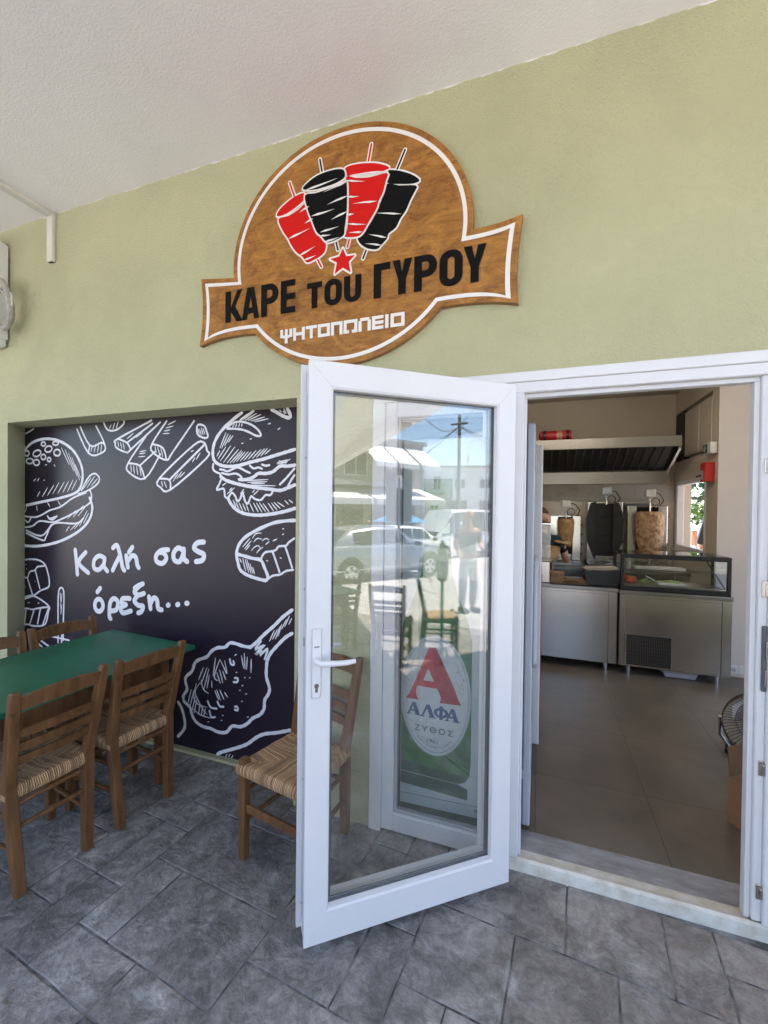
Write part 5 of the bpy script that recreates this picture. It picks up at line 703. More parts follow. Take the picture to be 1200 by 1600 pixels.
# block letters, drawn in a unit box (w x 1)
def letter(ch, st=.30, w=.60):
    P = []
    h = st * .92
    if ch == 'Κ': P = [[(0, 0), (st, 0), (st, 1), (0, 1)], [(st, .42), (w - st * .75 - .02, 1), (w, 1), (st + .17, .50), (w + .03, 0), (w - st * .95, 0), (st, .36)]]
    if ch == 'Α': P = [[(0, 0), (st * .85, 0), (w / 2 - .01, .70), (w / 2 + .01, .70), (w - st * .85, 0), (w, 0), (w / 2 + st * .62, 1), (w / 2 - st * .62, 1)], [(w * .30, .18), (w * .70, .18), (w * .66, .36), (w * .34, .36)]]
    if ch == 'Ρ': P = [[(0, 0), (st, 0), (st, 1), (0, 1)], 'bowl']
    if ch == 'Ε': P = [[(0, 0), (st, 0), (st, 1), (0, 1)]] + [[(st, a), (w * .92, a), (w * .92, a + .18), (st, a + .18)] for a in (0, .41, .82)]
    if ch == 'Τ': P = [[(w / 2 - st / 2, 0), (w / 2 + st / 2, 0), (w / 2 + st / 2, .8), (w / 2 - st / 2, .8)], [(0, .8), (w, .8), (w, 1), (0, 1)]]
    if ch == 'Γ': P = [[(0, 0), (st, 0), (st, 1), (0, 1)], [(st, .8), (w * .9, .8), (w * .9, 1), (st, 1)]]
    if ch == 'Υ': P = [[(w / 2 - st / 2, 0), (w / 2 + st / 2, 0), (w / 2 + st / 2, .42), (w, 1), (w - st, 1), (w / 2, .62), (st, 1), (0, 1), (w / 2 - st / 2, .42)]]
    return P
def rrect(x0, x1, z0, z1, r, n=6):
    o = []
    for cx, cz, a in ((x1 - r, z0 + r, -90), (x1 - r, z1 - r, 0), (x0 + r, z1 - r, 90), (x0 + r, z0 + r, 180)):
        for i in range(n + 1): t = R(a + 90 * i / n); o.append((cx + r * math.cos(t), cz + r * math.sin(t)))
    return o
lm = MB(); YL = YS - .004
def put(ch, x0, x1, z0, z1, stem):
    h = z1 - z0; w = (x1 - x0) / h; st = stem / h
    f = lambda P: [sg((x0 + p[0] * h, z0 + p[1] * h)) for p in P]
    if ch == 'Ο':
        holed_plate(lm, f(rrect(0, w, 0, 1, w * .46)), f(rrect(st, w - st, st * .85, 1 - st * .85, max(.02, (w - 2 * st) * .48))), YL, .003); return
    if ch == 'u':
        o = [(0, 1), (0, .30)] + [(w / 2 - w / 2 * math.cos(R(a)), .30 - .30 * math.sin(R(a))) for a in range(15, 166, 15)] + [(w, .30), (w, 1), (w - st, 1), (w - st, .32)] + [(w / 2 + (w / 2 - st) * math.cos(R(a)), .32 - .14 * math.sin(R(a))) for a in range(15, 166, 15)] + [(st, .32), (st, 1)]
        plate(lm, f(o), YL, .003); return
    for i, q in enumerate(letter(ch, st, w)):
        if q == 'bowl':
            o = [(st, 1), (w - .30, 1)] + [(w - .30 + .30 * math.sin(R(a)), .70 + .30 * math.cos(R(a))) for a in range(15, 91, 15)] + [(w, .66)] + [(w - .30 + .30 * math.cos(R(a)), .66 - .28 * math.sin(R(a))) for a in range(15, 91, 15)] + [(st, .38), (st, .56)] + [(w - .30, .56)] + [(w - st, .62), (w - st, .76), (w - .30, .82)] + [(st, .82)]
            plate(lm, f(o), YL - .00004, .003)
        else: plate(lm, f(q), YL - .00008 * i, .003)
B_, T_ = 2.551, 2.721
for ch, a, b_ in (('Κ', -1.621, -1.515), ('Α', -1.512, -1.405), ('Ρ', -1.391, -1.288), ('Ε', -1.271, -1.180)): put(ch, a, b_, B_, T_ - .004, .034)
for ch, a, b_ in (('Τ', -1.117, -1.034), ('Ο', -1.019, -.925), ('u', -.912, -.822)): put(ch, a, b_, B_ + .002, 2.680, .031)
for ch, a, b_ in (('Γ', -.757, -.667), ('Υ', -.664, -.569), ('Ρ', -.558, -.452), ('Ο', -.440, -.336), ('Υ', -.332, -.234)): put(ch, a, b_, B_, T_ - .010, .036)
lm.build('black_letters', 'signblack', sign)
# blocky white word underneath
wm = MB(); YW = YS - .0015
def blk(*rects):
    for a in rects: wm.box(a[0], a[1], YW, YW + .0012, a[2], a[3])
X0, Z0, hh = -1.273 + .93, 2.404 - 2.83, .064
WID = [.071, .067, .063, .067, .063, .073, .064, .058, .024, .069]; GAP = .0058
def cell(i): a = X0 + sum(WID[:i]) + GAP * i; return a, a + WID[i]
t = .0165
def col_(x, z0=0, z1=1): blk((x, x + t, Z0 + z0 * hh, Z0 + z1 * hh))
def row_(a, b, z, tt=None): blk((a, b, Z0 + z * hh, Z0 + z * hh + (tt or t * .92)))
top = 1 - t * .92 / hh; mid = .5 - t * .46 / hh
for i, ch in enumerate('ΨΗΤΟΠΩΛΕΙΟ'):
    a, b_ = cell(i)
    if ch == 'Ψ': col_(a, .35, 1); col_(b_ - t, .35, 1); col_((a + b_ - t) / 2, -.12, 1); row_(a + t, (a + b_ - t) / 2, .30); row_((a + b_ + t) / 2, b_ - t, .30)
    if ch == 'Η': col_(a); col_(b_ - t); row_(a + t, b_ - t, mid)
    if ch == 'Τ': row_(a, b_, top); col_((a + b_ - t) / 2, 0, top)
    if ch == 'Ο': col_(a); col_(b_ - t); row_(a + t, b_ - t, 0); row_(a + t, b_ - t, top)
    if ch == 'Π': col_(a); col_(b_ - t); row_(a + t, b_ - t, top)
    if ch == 'Ω': col_(a, .24, 1); col_(b_ - t, .24, 1); row_(a + t, b_ - t, top); row_(a - .001, a + (b_ - a) * .40, 0); row_(b_ - (b_ - a) * .40, b_ + .001, 0)
    if ch == 'Λ': col_(a, 0, .8); col_(b_ - t, 0, .8); row_(a + t * .5, b_ - t * .5, top)
    if ch == 'Ε': col_(a); row_(a + t, b_, 0); row_(a + t, b_, mid); row_(a + t, b_, top)
    if ch == 'Ι': col_((a + b_ - t) / 2 - .001)
wm.build('white_letters', 'signwhite', sign)

# ================================================================== POSTER
poster = thing('beer_poster', 'tall poster of a green beer bottle with a big red letter, behind the sidelight glass', 'poster', (-.41, 2.03, .05))
PX, PY, PZ = poster.location
def pp(p): return (p[0] - PX, p[1] - PZ)
MT['paper'] = mat('silver_paper', (0.70, 0.76, 0.78), .5, rgb2=(0.58, 0.65, 0.68), vscale=3)
MT['bgreen'] = mat('bottle_green_print', (0.012, 0.30, 0.035), .45, rgb2=(0.004, 0.075, 0.018), vscale=5, stretch=(3, 1, 1), detail=5)
MT['bdark'] = mat('dark_green_print', (0.012, 0.11, 0.055), .5, rgb2=(0.008, 0.05, 0.03), vscale=6)
MT['label'] = mat('silver_label', (0.80, 0.82, 0.83), .5, rgb2=(0.70, 0.73, 0.75), vscale=4)
MT['lrim'] = mat('grey_rim_print', (0.34, 0.39, 0.42), .5)
MT['lred'] = mat('label_red', (0.75, 0.025, 0.035), .5); MT['lred2'] = mat('label_dark_red', (0.52, 0.014, 0.024), .5)
MT['lblue'] = mat('label_blue', (0.012, 0.10, 0.27), .5); MT['lgrey'] = mat('label_grey', (0.16, 0.18, 0.19), .5)
m = MB(); m.box(-.632 - PX, -.192 - PX, -.001, .004, 0.012, 1.84); m.build('sheet', 'paper', poster)
def pl(name, mm, pts, y): q = MB(); plate(q, [pp(p) for p in pts], y, .0004); return q.build(name, mm, poster)
bott = [(-.630, .262), (-.345, .252), (-.312, .268), (-.291, .30), (-.287, .36), (-.287, .93), (-.296, .99), (-.322, 1.06), (-.358, 1.15), (-.385, 1.25), (-.395, 1.36), (-.398, 1.60), (-.390, 1.61), (-.390, 1.70), (-.530, 1.70), (-.530, 1.61), (-.522, 1.60), (-.525, 1.36), (-.535, 1.25), (-.562, 1.15), (-.598, 1.06), (-.624, .99), (-.630, .96)]
pl('bottle', 'bgreen', bott, -.0016)
pl('shade_band', 'bdark', [(-.630, .262), (-.345, .254), (-.312, .270), (-.300, .300), (-.380, .295), (-.630, .315)], -.0021)
pl('reflection', MT['bdark'], [(-.630, .20), (-.300, .185), (-.300, .235), (-.345, .250), (-.630, .258)], -.0014)
pl('foot_band', MT['bdark'], [(-.630, .064), (-.194, .072), (-.194, .114), (-.630, .102)], -.0016)
pl('rule', MT['black'], [(-.630, .1495), (-.194, .1665), (-.194, .1685), (-.630, .1515)], -.0016)
el = lambda rx, rz, n=48: [(-.462 + rx * math.cos(2 * math.pi * i / n), .655 + rz * math.sin(2 * math.pi * i / n)) for i in range(n)]
def el_clip(rx, rz): return [(max(p[0], -.6298), p[1]) for p in el(rx, rz)]
pl('label_rim', 'lrim', el_clip(.1745, .292), -.0026); pl('label_edge', 'paper', el_clip(.1715, .288), -.0030)
pl('label_line', 'lrim', el_clip(.1625, .276), -.0034); pl('label', 'label', el_clip(.1600, .272), -.0038)
A_out = [(-.494, .884), (-.458, .887), (-.418, .807), (-.365, .698), (-.347, .650), (-.333, .629), (-.439, .625), (-.432, .640), (-.433, .655), (-.450, .690), (-.549, .693), (-.556, .665), (-.552, .640), (-.541, .624), (-.609, .624), (-.594, .640), (-.582, .665), (-.545, .750)]
q = MB(); holed_plate(q, [pp(p) for p in A_out], [pp(p) for p in [(-.496, .785), (-.466, .722), (-.519, .722)]], -.0044, .0004); q.build('red_letter', 'lred', poster)
pl('red_letter_shade', 'lred2', [(-.476, .876), (-.458, .887), (-.418, .807), (-.365, .698), (-.347, .650), (-.333, .629), (-.439, .625), (-.432, .640), (-.433, .655), (-.452, .700)], -.0049)
q = MB()
def serif_a(x0, x1, z0, z1, bar):
    w = x1 - x0; h = z1 - z0; f = lambda u, v: pp((x0 + u * w, z0 + v * h))
    out = [f(0, 0), f(.30, 0), f(.30, .06), f(.22, .08), f(.46, .70), f(.62, .08), f(.54, .06), f(.54, 0), f(1, 0), f(1, .06), f(.92, .10), f(.62, 1), f(.42, 1), f(.10, .10), f(0, .06)]
    plate(q, out, -.0046, .0004)
    if bar: plate(q, [f(.27, .26), f(.60, .26), f(.56, .40), f(.33, .40)], -.00465, .0004)
serif_a(-.602, -.530, .548, .610, True); serif_a(-.534, -.456, .546, .608, False); serif_a(-.412, -.340, .544, .606, True)
tess_plate(q, [[pp(p) for p in [(-.430 + .036 * math.cos(2 * math.pi * k / 28), .577 + .024 * math.sin(2 * math.pi * k / 28)) for k in range(28)]], [pp(p) for p in [(-.430 + .020 * math.cos(2 * math.pi * k / 20), .577 + .014 * math.sin(2 * math.pi * k / 20)) for k in range(20)]]], -.0049, .0004)
plate(q, [pp(p) for p in [(-.438, .545), (-.422, .545), (-.422, .609), (-.438, .609)]], -.0051, .0004)
q.build('blue_word', 'lblue', poster)
q = MB(); add_text(q, 'ΖΥΘΟΣ', -.560 - PX, .474 - PZ, -.0046, .038, w=.19, bold=.0006, spacing=1.3); q.build('grey_word', 'lgrey', poster)
q = MB(); add_text(q, '1961', -.500 - PX, .425 - PZ, -.0046, .026, w=.058, shear=.25)
tx = 'ΑΛΦΑ HELLENIC LAGER'
for i, ch in enumerate(tx):
    if ch == ' ': continue
    a = R(238 + (302 - 238) * i / (len(tx) - 1)); rx, rz = .146, .252
    x, z = -.462 + rx * math.cos(a) * 1.06, .655 + rz * math.sin(a)
    add_text(q, ch, 0, 0, 0, .0125, mtx=Matrix.Translation((x - PX - .003, -.0046, z - PZ)) @ Matrix.Rotation(-(a - R(270)) * .75, 4, 'Y'))
q.build('small_print', 'lgrey', poster)
q = MB(); add_text(q, 'Απολαύστε υπεύθυνα', -.268 - PX, .140 - PZ, -.0016, .017, sx=.85); q.build('footer_text', 'black', poster)
q = MB(); rr = random.Random(5)   # faint engraved ears of barley
for cx in (-.592, -.338):
    for i in range(26):
        x = cx + rr.uniform(-.02, .02); z = .74 + rr.uniform(-.06, .07); a = rr.uniform(0, 3.1)
        ribbon(q, [(x - PX, z - PZ), (x - PX + .008 * math.cos(a), z - PZ + .010 * math.sin(a)), (x - PX + .011 * math.cos(a + .7), z - PZ + .018 * math.sin(a + .4))], .0013, -.0046 - i * .00002, .0003)
q.build('engraving', 'lgrey', poster)
q = MB(); q.box(-.70 - PX, -.10 - PX, .010, .022, .02, 2.0); q.build('unlit_shop_sheet', 'soot', poster)  # black sheet stands in for the dark shop behind the sidelight

# ================================================================== porch fittings
t_ = thing('cable_trunking', 'cream plastic cable duct running along the porch ceiling and down the green wall', 'cable duct', (-3.055, WY, 3.3))
m = MB(); m.box(-.027, .027, -.026, -.001, -.150, .168, .003); m.build('drop_duct', 'cream', t_)
m = MB(); m.box(-.027, .027, -3.2, -.0265, .143, .169, .003); m.build('ceiling_duct', 'cream', t_)
m = MB(); m.box(-.020, .020, -.022, -.005, -.1512, -.1495); m.build('open_end', 'gasket', t_)

ac = thing('air_conditioner', 'white air conditioner box high on the green wall with coiled pipes', 'air conditioner', (-3.93, WY, 2.64))
m = MB(); m.box(-.62, .425, -.17, -.012, .0, .72, .012); m.build('casing', 'white', ac)
m = MB(); m.box(.426, .436, -.12, -.012, .05, .70, .003); m.build('side_bracket', 'white', ac)
m = MB()
for i, (r, dy) in enumerate(((.125, 0), (.095, .03), (.070, .015))):
    m.tube([(.54 + r * .70 * math.sin(a) - .02, -.10 + dy - .02 * math.cos(a), .25 + r * 1.25 * math.cos(a)) for a in [R(-30 + 30 * k) for k in range(9)]], .018 if i == 0 else .009, 8)
m.build('pipe_coil', MT.setdefault('lagging', mat('grey_pipe_lagging', (.42, .395, .36), .8, var=.25, vscale=25, bump=.3, bscale=60)), ac, smooth=True)
m = MB(); m.tube([(.42, -.12, .43), (.54, -.11, .38), (.625, -.10, .30), (.63, -.10, .22)], .006, 6); m.build('cable', 'cream', ac)
# ================================================================== CHAIRS AND TABLE
def square_leg(mb, pts, w):
    """square bar through points with widths w (list)"""
    rings = []
    for i, p in enumerate(pts):
        h = w[i] / 2
        rings.append([mb.bm.verts.new((p[0] + sx * h, p[1] + sy * h, p[2])) for sx, sy in ((-1, -1), (1, -1), (1, 1), (-1, 1))])
    for A, B in zip(rings, rings[1:]):
        for k in range(4): mb.bm.faces.new((A[k], A[(k + 1) % 4], B[(k + 1) % 4], B[k]))
    mb.bm.faces.new(rings[0][::-1]); mb.bm.faces.new(rings[-1])
    return mb
def bevel_all(mb, w):
    bmesh.ops.bevel(mb.bm, geom=mb.bm.edges[:], offset=w, segments=1, affect='EDGES'); return mb
def rear_x(z): return .128 + (.170 - .128) * (z / .835)
def rear_y(z): return .205 - .035 * min(1, z / .43) + (.085 * ((z - .43) / .405) if z > .43 else 0)
def slat(mb, z0, z1, arch=0.0, th=.016):
    """curved horizontal back slat between the rear posts"""
    n = 9; rows = []
    for i in range(n + 1):
        t = i / n; u = -1 + 2 * t; zc = (z0 + z1) / 2
        x = u * (rear_x(zc) - .006); bow = .016 * (1 - u * u); a = arch * (1 - u * u)
        rows.append((x, bow, z0 + a * .35, z1 + a))
    vs = []
    for x, bow, a, b in rows:
        ya, yb = rear_y(a) + bow, rear_y(b) + bow
        vs.append([mb.bm.verts.new(p) for p in ((x, ya - th / 2, a), (x, yb - th / 2, b), (x, yb + th / 2, b), (x, ya + th / 2, a))])
    for A, B in zip(vs, vs[1:]):
        for k in range(4): mb.bm.faces.new((A[k], A[(k + 1) % 4], B[(k + 1) % 4], B[k]))
    mb.bm.faces.new(vs[0][::-1]); mb.bm.faces.new(vs[-1])
def make_chair(name, label):
    t = thing(name, label, 'chair', group='wooden rush seat chairs')
    for s in (-1, 1):
        m = MB(); zs = [0, .12, .28, .43, .56, .70, .80, .833]
        square_leg(m, [(s * rear_x(z), rear_y(z), z) for z in zs], [.037, .040, .042, .042, .040, .038, .035, .031]); bevel_all(m, .004); m.build('leg', 'wood', t)
    for s in (-1, 1):
        m = MB(); square_leg(m, [(s * .166, -.150, 0), (s * .166, -.150, .30), (s * .166, -.150, .447)], [.034, .040, .040]); bevel_all(m, .004); m.build('leg', 'wood', t)
    m = MB(); slat(m, .752, .805, .020); m.build('top_rail', 'wood', t)
    for z0, z1 in ((.634, .670), (.576, .612), (.520, .555)):
        m = MB(); slat(m, z0, z1, .004, .012); m.build('back_slat', 'wood', t)
    m = MB()
    m.box(-.146, .146, -.160, -.138, .372, .405, .003)
    for s in (-1, 1): m.box(-.011, .011, -.135, .168, .372, .402, .003, Matrix.Translation((s * .157, 0, 0)) @ Matrix.Rotation(s * R(4), 4, 'Z'))
    m.box(-.13, .13, .160, .180, .372, .402, .003); m.build('seat_rail', 'wood', t)
    m = MB()
    m.box(-.146, .146, -.159, -.141, .215, .252, .003)
    for z in (.265, .375 - .02): m.tube([(-rear_x(z), rear_y(z), z), (0, rear_y(z) + .004, z + .002), (rear_x(z), rear_y(z), z)], [.0085, .0115, .0085], 8)
    for s in (-1, 1):
        for z in (.17, .30): m.tube([(s * .166, -.146, z), (s * .155, 0, z + .003), (s * rear_x(z), rear_y(z), z + .006)], [.0085, .0120, .0085], 8)
    m.build('stretcher', 'wood', t)
    # woven seat: four triangles of strands, puffed, wrapping the rails
    bm = bmesh.new(); uvl = bm.loops.layers.uv.new('UVMap')
    F0, F1 = (-.182, -.168), (.182, -.168); B0, B1 = (-.160, .178), (.160, .178)
    def P(u, v):  # u across, v front to back
        x = (F0[0] + (B0[0] - F0[0]) * v) + u * ((F1[0] - F0[0]) + ((B1[0] - B0[0]) - (F1[0] - F0[0])) * v); return x, F0[1] + (B0[1] - F0[1]) * v
    N = 26; g = {}
    rr = random.Random(2)
    for i in range(N + 1):
        for j in range(N + 1):
            u, v = i / N, j / N; x, y = P(u, v); e = min(u, 1 - u, v, 1 - v)
            dsum = abs(min(u, 1 - u) - min(v, 1 - v))
            z = .432 - .012 * math.sin(min(1, e * 4) * math.pi / 2) + .004 * (1 - math.exp(-dsum * 12)) + rr.uniform(-.0012, .0012)
            if e < .04: z -= .006 * (1 - e / .04)
            g[i, j] = bm.verts.new((x, y, z))
    def setuv(f):
        c = f.calc_center_median(); u0, v0 = 0, 0
        cu = (c.x + .182) / .364; cvv = (c.y + .168) / .346
        d = [cvv, 1 - cvv, cu, 1 - cu]; k = d.index(min(d))
        for lp in f.loops:
            x, y = lp.vert.co.x, lp.vert.co.y; z = lp.vert.co.z
            lp[uvl].uv = (x + k * 3.1, y) if k < 2 else (y + k * 3.1, x)
    for i in range(N):
        for j in range(N):
            setuv(bm.faces.new((g[i, j], g[i + 1, j], g[i + 1, j + 1], g[i, j + 1])))
    # rounded skirt round the rails
    ring = [(i, 0) for i in range(N)] + [(N, j) for j in range(N)] + [(i, N) for i in range(N, 0, -1)] + [(0, j) for j in range(N, 0, -1)]
    prev = [g[k] for k in ring]
    for off, dz in ((.010, -.012), (.011, -.028), (.004, -.044), (-.016, -.050)):
        cur = []
        for k in ring:
            v = g[k]; nx = (-1 if k[0] == 0 else 1 if k[0] == N else 0); ny = (-1 if k[1] == 0 else 1 if k[1] == N else 0)
            cur.append(bm.verts.new((v.co.x + nx * off, v.co.y + ny * off, .424 + dz)))
        for a in range(len(ring)):
            b = (a + 1) % len(ring); f = bm.faces.new((prev[a], cur[a], cur[b], prev[b]))
            k = ring[a]
            front = k[1] in (0, N) and ring[b][1] == k[1]
            for lp in f.loops:
                co = lp.vert.co; lp[uvl].uv = ((co.x + (0 if k[1] == 0 else 3.1)) if front else (co.y + 6.2), co.z)
        prev = cur
    bm.faces.new(prev)
    mm = MB(); mm.bm.free(); mm.bm = bm; o = mm.build('seat', 'rush', t, smooth=True)
    return t
ch = make_chair('rush_seat_chair', 'nearest rush seat chair, its back to us at the near end of the green table')
ch.location = (-2.115, 1.252, 0); ch.rotation_euler = (0, 0, R(-95))
GRP = 'wooden rush seat chairs'
dup(ch, (-2.065, 1.660, 0), R(-97), 'rush seat chair with its back to us, nearest the drawing of a meatball', GRP)
dup(ch, (-2.490, 1.790, 0), R(85), 'wooden chair behind the green table, only its arched top rail showing before the mural', GRP)
dup(ch, (-2.520, 1.395, 0), R(84), 'chair behind the table, just one back post in view at the left edge', GRP)
dup(ch, (-1.018, 1.688, 0), R(-10), 'wooden rush seat chair standing alone against the wall behind the open glass door', GRP)

def make_table(name, label, group):
    t = thing(name, label, 'table', group=group)
    m = MB(); m.box(-.365, .365, -.61, .61, .716, .742, .006, seg=2); m.build('tabletop', 'tablegreen', t)
    m = MB()
    for s in (-1, 1): m.box(s * .28 - .010, s * .28 + .010, -.44, .44, .60, .7155, .002); m.box(-.27, .27, s * .45 - .010, s * .45 + .010, .60, .7155, .002)
    m.build('apron', 'wood', t)
    for sx in (-1, 1):
        for sy in (-1, 1): m = MB(); square_leg(m, [(sx * .28, sy * .45, 0), (sx * .28, sy * .45, .40), (sx * .28, sy * .45, .7155)], [.048, .055, .058]); bevel_all(m, .004); m.build('leg', 'wood', t)
    return t
tb = make_table('green_table', 'green painted wooden table in front of the mural with four chairs round it', None)
tb.location = (-2.290, 1.405, 0); tb.rotation_euler = (0, 0, R(-4))

# ================================================================== INSIDE THE SHOP
def rough_blob(prof, c, n, seed, amp):
    r_ = random.Random(seed); T = {}
    def j(k, z):
        q = (k, round(z, 3))
        if q not in T: T[q] = r_.uniform(-amp, amp) + amp * .8 * math.sin(k * 1.9 + z * 37)
        return T[q]
    m = MB(); m.lathe(prof, c, n, j); return m
MT['meat'] = mat('roast_gyros_meat', (0.70, 0.46, 0.27), .55, rgb2=(0.26, 0.115, 0.048), vscale=16, detail=9, bump=1.0, bscale=26, bdist=.04, contrast=(.34, .56))
MT['meat2'] = mat('roast_chicken_gyros', (0.62, 0.38, 0.17), .5, rgb2=(0.22, 0.09, 0.03), vscale=20, detail=7, bump=.8, bscale=40, bdist=.02, contrast=(.28, .6))
MT['stain'] = mat('greasy_yellow_stain', (0.40, 0.30, 0.12), .6, rgb2=(0.22, 0.15, 0.06), vscale=7)
MT['splash'] = mat('grey_wall_panel', (0.70, 0.66, 0.61), .4, rgb2=(0.46, 0.34, 0.18), vscale=2.0, contrast=(.28, .55), stretch=(1, 1, 1.4))

bs = thing('splashback', 'grey wall panels with greasy stains behind the gyros grills', 'wall panel', (.65, 6.35, .85))
m = MB(); m.box(-.78, -.115, -.006, .0, 0, 1.15, .001); m.box(-.110, .50, -.006, 0, 0, 1.15, .001); m.box(.505, .94, -.006, 0, 0, 1.15, .001); m.build('panel', 'splash', bs)

bc = thing('back_counter', 'long steel work counter along the back wall carrying the gyros grills', 'counter', (.55, 6.0, 0))
m = MB(); m.box(-2.0, 1.04, -.36, .34, .83, .865, .004); m.build('worktop', 'steel_h', bc)
m = MB(); m.box(-2.0, 1.04, -.33, .34, .10, .829); m.build('cabinet', 'steel', bc)

# hood
hd = thing('extractor_hood', 'long stainless steel extractor hood with dark slatted filters over the grills', 'hood', (.30, 5.9, 1.88))
m = MB(); X0h, X1h = -1.9, 1.115
m.box(X0h, X1h, -.50, -.485, .375, .490, .002); m.box(X0h, X1h, -.485, .44, .478, .490, .002)
m.box(X0h, X1h, -.485, -.44, .375, .385, .001)
m.box(X0h, X1h, .02, .035, 0, .15, .002); m.box(X0h, X1h, .035, .10, 0, .012, .002)
m.build('shell', 'steel_h', hd)
m = MB()
m.prism([(-.50, .37), (-.485, .375), (-.485, .48), (.44, .48), (.44, .0), (.02, .0), (.02, .15), (-.47, .37)], X1h, X1h + .006, 'x')
m.prism([(-.47, .370), (.02, .150), (.02, .125), (-.47, .345)], X1h - .02, X1h + .004, 'x'); m.build('end_plate', 'steel', hd)
m = MB()
m.prism([(-.44, .378), (.03, .165), (.05, .18), (-.42, .395)], X0h, X1h - .02, 'x'); m.build('filter_bed', 'soot', hd)
m = MB(); n_ = 34
for i in range(n_):
    x = X0h + .04 + (X1h - X0h - .09) * i / (n_ - 1) * 1.0
    m.box(-.004, .004, -.255, .255, -.010, .010, 0, Matrix.Translation((x, -.205, .268)) @ Matrix.Rotation(R(-24.3), 4, 'X') @ Matrix.Rotation(R(28), 4, 'Y'))
m.build('filter_slats', MT.setdefault('slat', mat('dark_steel_slats', (0.16, 0.15, 0.14), .4, metal=1)), hd)

fe = thing('fire_extinguisher', 'red extinguisher bottle with black straps lying on top of the hood', 'fire extinguisher', (.16, 5.5, 2.372))
m = MB(); m.lathe([(0.001, -.185), (.03, -.183), (.056, -.165), (.060, -.15), (.060, .165), (.052, .18), (.001, .185)], n=18)
m.bm.transform(Matrix.Translation((0, 0, .062)) @ Matrix.Rotation(R(90), 4, 'Y')); m.build('body', 'redlam', fe, smooth=True)
for x in (-.115, .135):
    b = MB(); b.lathe([(.0605, -.017), (.0640, -.016), (.0640, .016), (.0605, .017)], n=18); b.bm.transform(Matrix.Translation((x, 0, .062)) @ Matrix.Rotation(R(90), 4, 'Y')); b.build('strap', 'black', fe)
m = MB(); b = MB(); b.lathe([(.0602, -.03), (.0612, -.03), (.0612, .03), (.0602, .03)], n=18); b.bm.transform(Matrix.Translation((.045, 0, .062)) @ Matrix.Rotation(R(90), 4, 'Y')); m._merge(b.bm); m.build('paper_label', MT.setdefault('lbl', mat('worn_label', (.55, .42, .30), .6, rgb2=(.45, .10, .06), vscale=40)), fe)

def gyros_grill(label, x, y, w, h, dpt, meat=None, motor_z=None, hollow=False):
    t = thing('gyros_grill', label, 'gyros grill', (x, y, .866), group='gyros grills on the back counter')
    m = MB()
    m.box(-w / 2, -w / 2 + .10, -.02, dpt, .04, h, .006); m.box(w / 2 - .10, w / 2, -.02, dpt, .04, h, .006)
    m.box(-w / 2 + .10, w / 2 - .10, dpt - .03, dpt, .04, h, .003)
    m.build('side_panel', 'steel', t)
    m = MB(); m.box(-w / 2 + .101, w / 2 - .101, dpt - .075, dpt - .031, .10, h - .02, .003)
    for k in range(5): m.box(-w / 2 + .115, w / 2 - .115, dpt - .085, dpt - .0755, .14 + k * (h - .22) / 5, .14 + (k + .8) * (h - .22) / 5, .002)
    m.build('burner', 'soot', t)
    if hollow:
        m = MB()
        for s in (-1, 1): m.prism([(s * .13, .10), (s * .20, .30), (s * .215, h - .22), (s * .165, h - .02), (s * .10, h), (s * .10, .06)], -.028, -.0205, 'y')
        m.build('scorched_shield', 'soot', t)
    m = MB(); m.box(-w / 2 - .01, w / 2 + .01, -.30, dpt, 0, .038, .005); m.build('drip_tray', 'steel_h', t)
    m = MB(); m.cyl((0, -.14, .038 if meat else h - .04), (0, -.14, (motor_z or h + .1)), .009, n=10); m.build('skewer', 'chrome', t, smooth=True)
    m = MB(); m.cyl((0, -.14, .039), (0, -.14, .06), .10, n=24); m.build('turntable', 'chrome', t, smooth=True)
    mz = motor_z or h + .1
    m = MB(); m.box(-.052, .052, -.19, -.09, mz, mz + .085, .006); m.box(-.014, .014, -.15, -.12, mz - .05, mz); m.build('motor', 'greytop' if not meat else 'white', t)
    m = MB(); m.tube([(.05, -.14, mz + .05), (.11, -.10, mz + .035), (.17, -.02, mz - .045), (.15, .06, mz - .10), (.10, dpt - .02, mz - .13)], .006, 6); m.tube([(.055 + .045 * math.cos(a), -.15, mz - .06 + .045 * math.sin(a)) for a in [k * math.pi / 5 for k in range(11)]], .005, 6); m.build('cable', 'black', t)
    for k in range(4): m = MB(); m.cyl((w / 2, .05, .12 + k * (h - .20) / 3.3), (w / 2 + .022, .05, .12 + k * (h - .20) / 3.3), .014, n=10); m.build('knob', 'black', t)
    if meat:
        prof, mt_, sd = meat
        m = rough_blob(prof, (0, -.14, .0), 40, sd, .028); o = m.build('meat', mt_, t, smooth=False)
        for p in o.data.polygons: p.use_smooth = True
    return t
pr3 = [(.05, .19), (.095, .20), (.115, .23), (.125, .28), (.135, .33), (.140, .38), (.143, .43), (.146, .48), (.147, .53), (.147, .58), (.146, .62), (.140, .655), (.128, .675), (.09, .683), (.02, .683)]
gyros_grill('gyros grill with the largest roast cone of meat, nearest the serving window', 1.245, 6.09, .43, .755, .22, (pr3, 'meat', 4), .86)
gyros_grill('empty gyros grill with a sooty black burner, between the other two', .770, 6.05, .40, .80, .22, None, .885, hollow=True)
pr1 = [(.04, .22), (.062, .23), (.074, .27), (.082, .32), (.089, .37), (.094, .42), (.097, .47), (.098, .52), (.096, .555), (.088, .575), (.05, .582), (.02, .582)]
gyros_grill('gyros grill with the small half carved cone of meat, leftmost behind the worker', .318, 6.09, .37, .615, .22, (pr1, 'meat2', 9), .725)
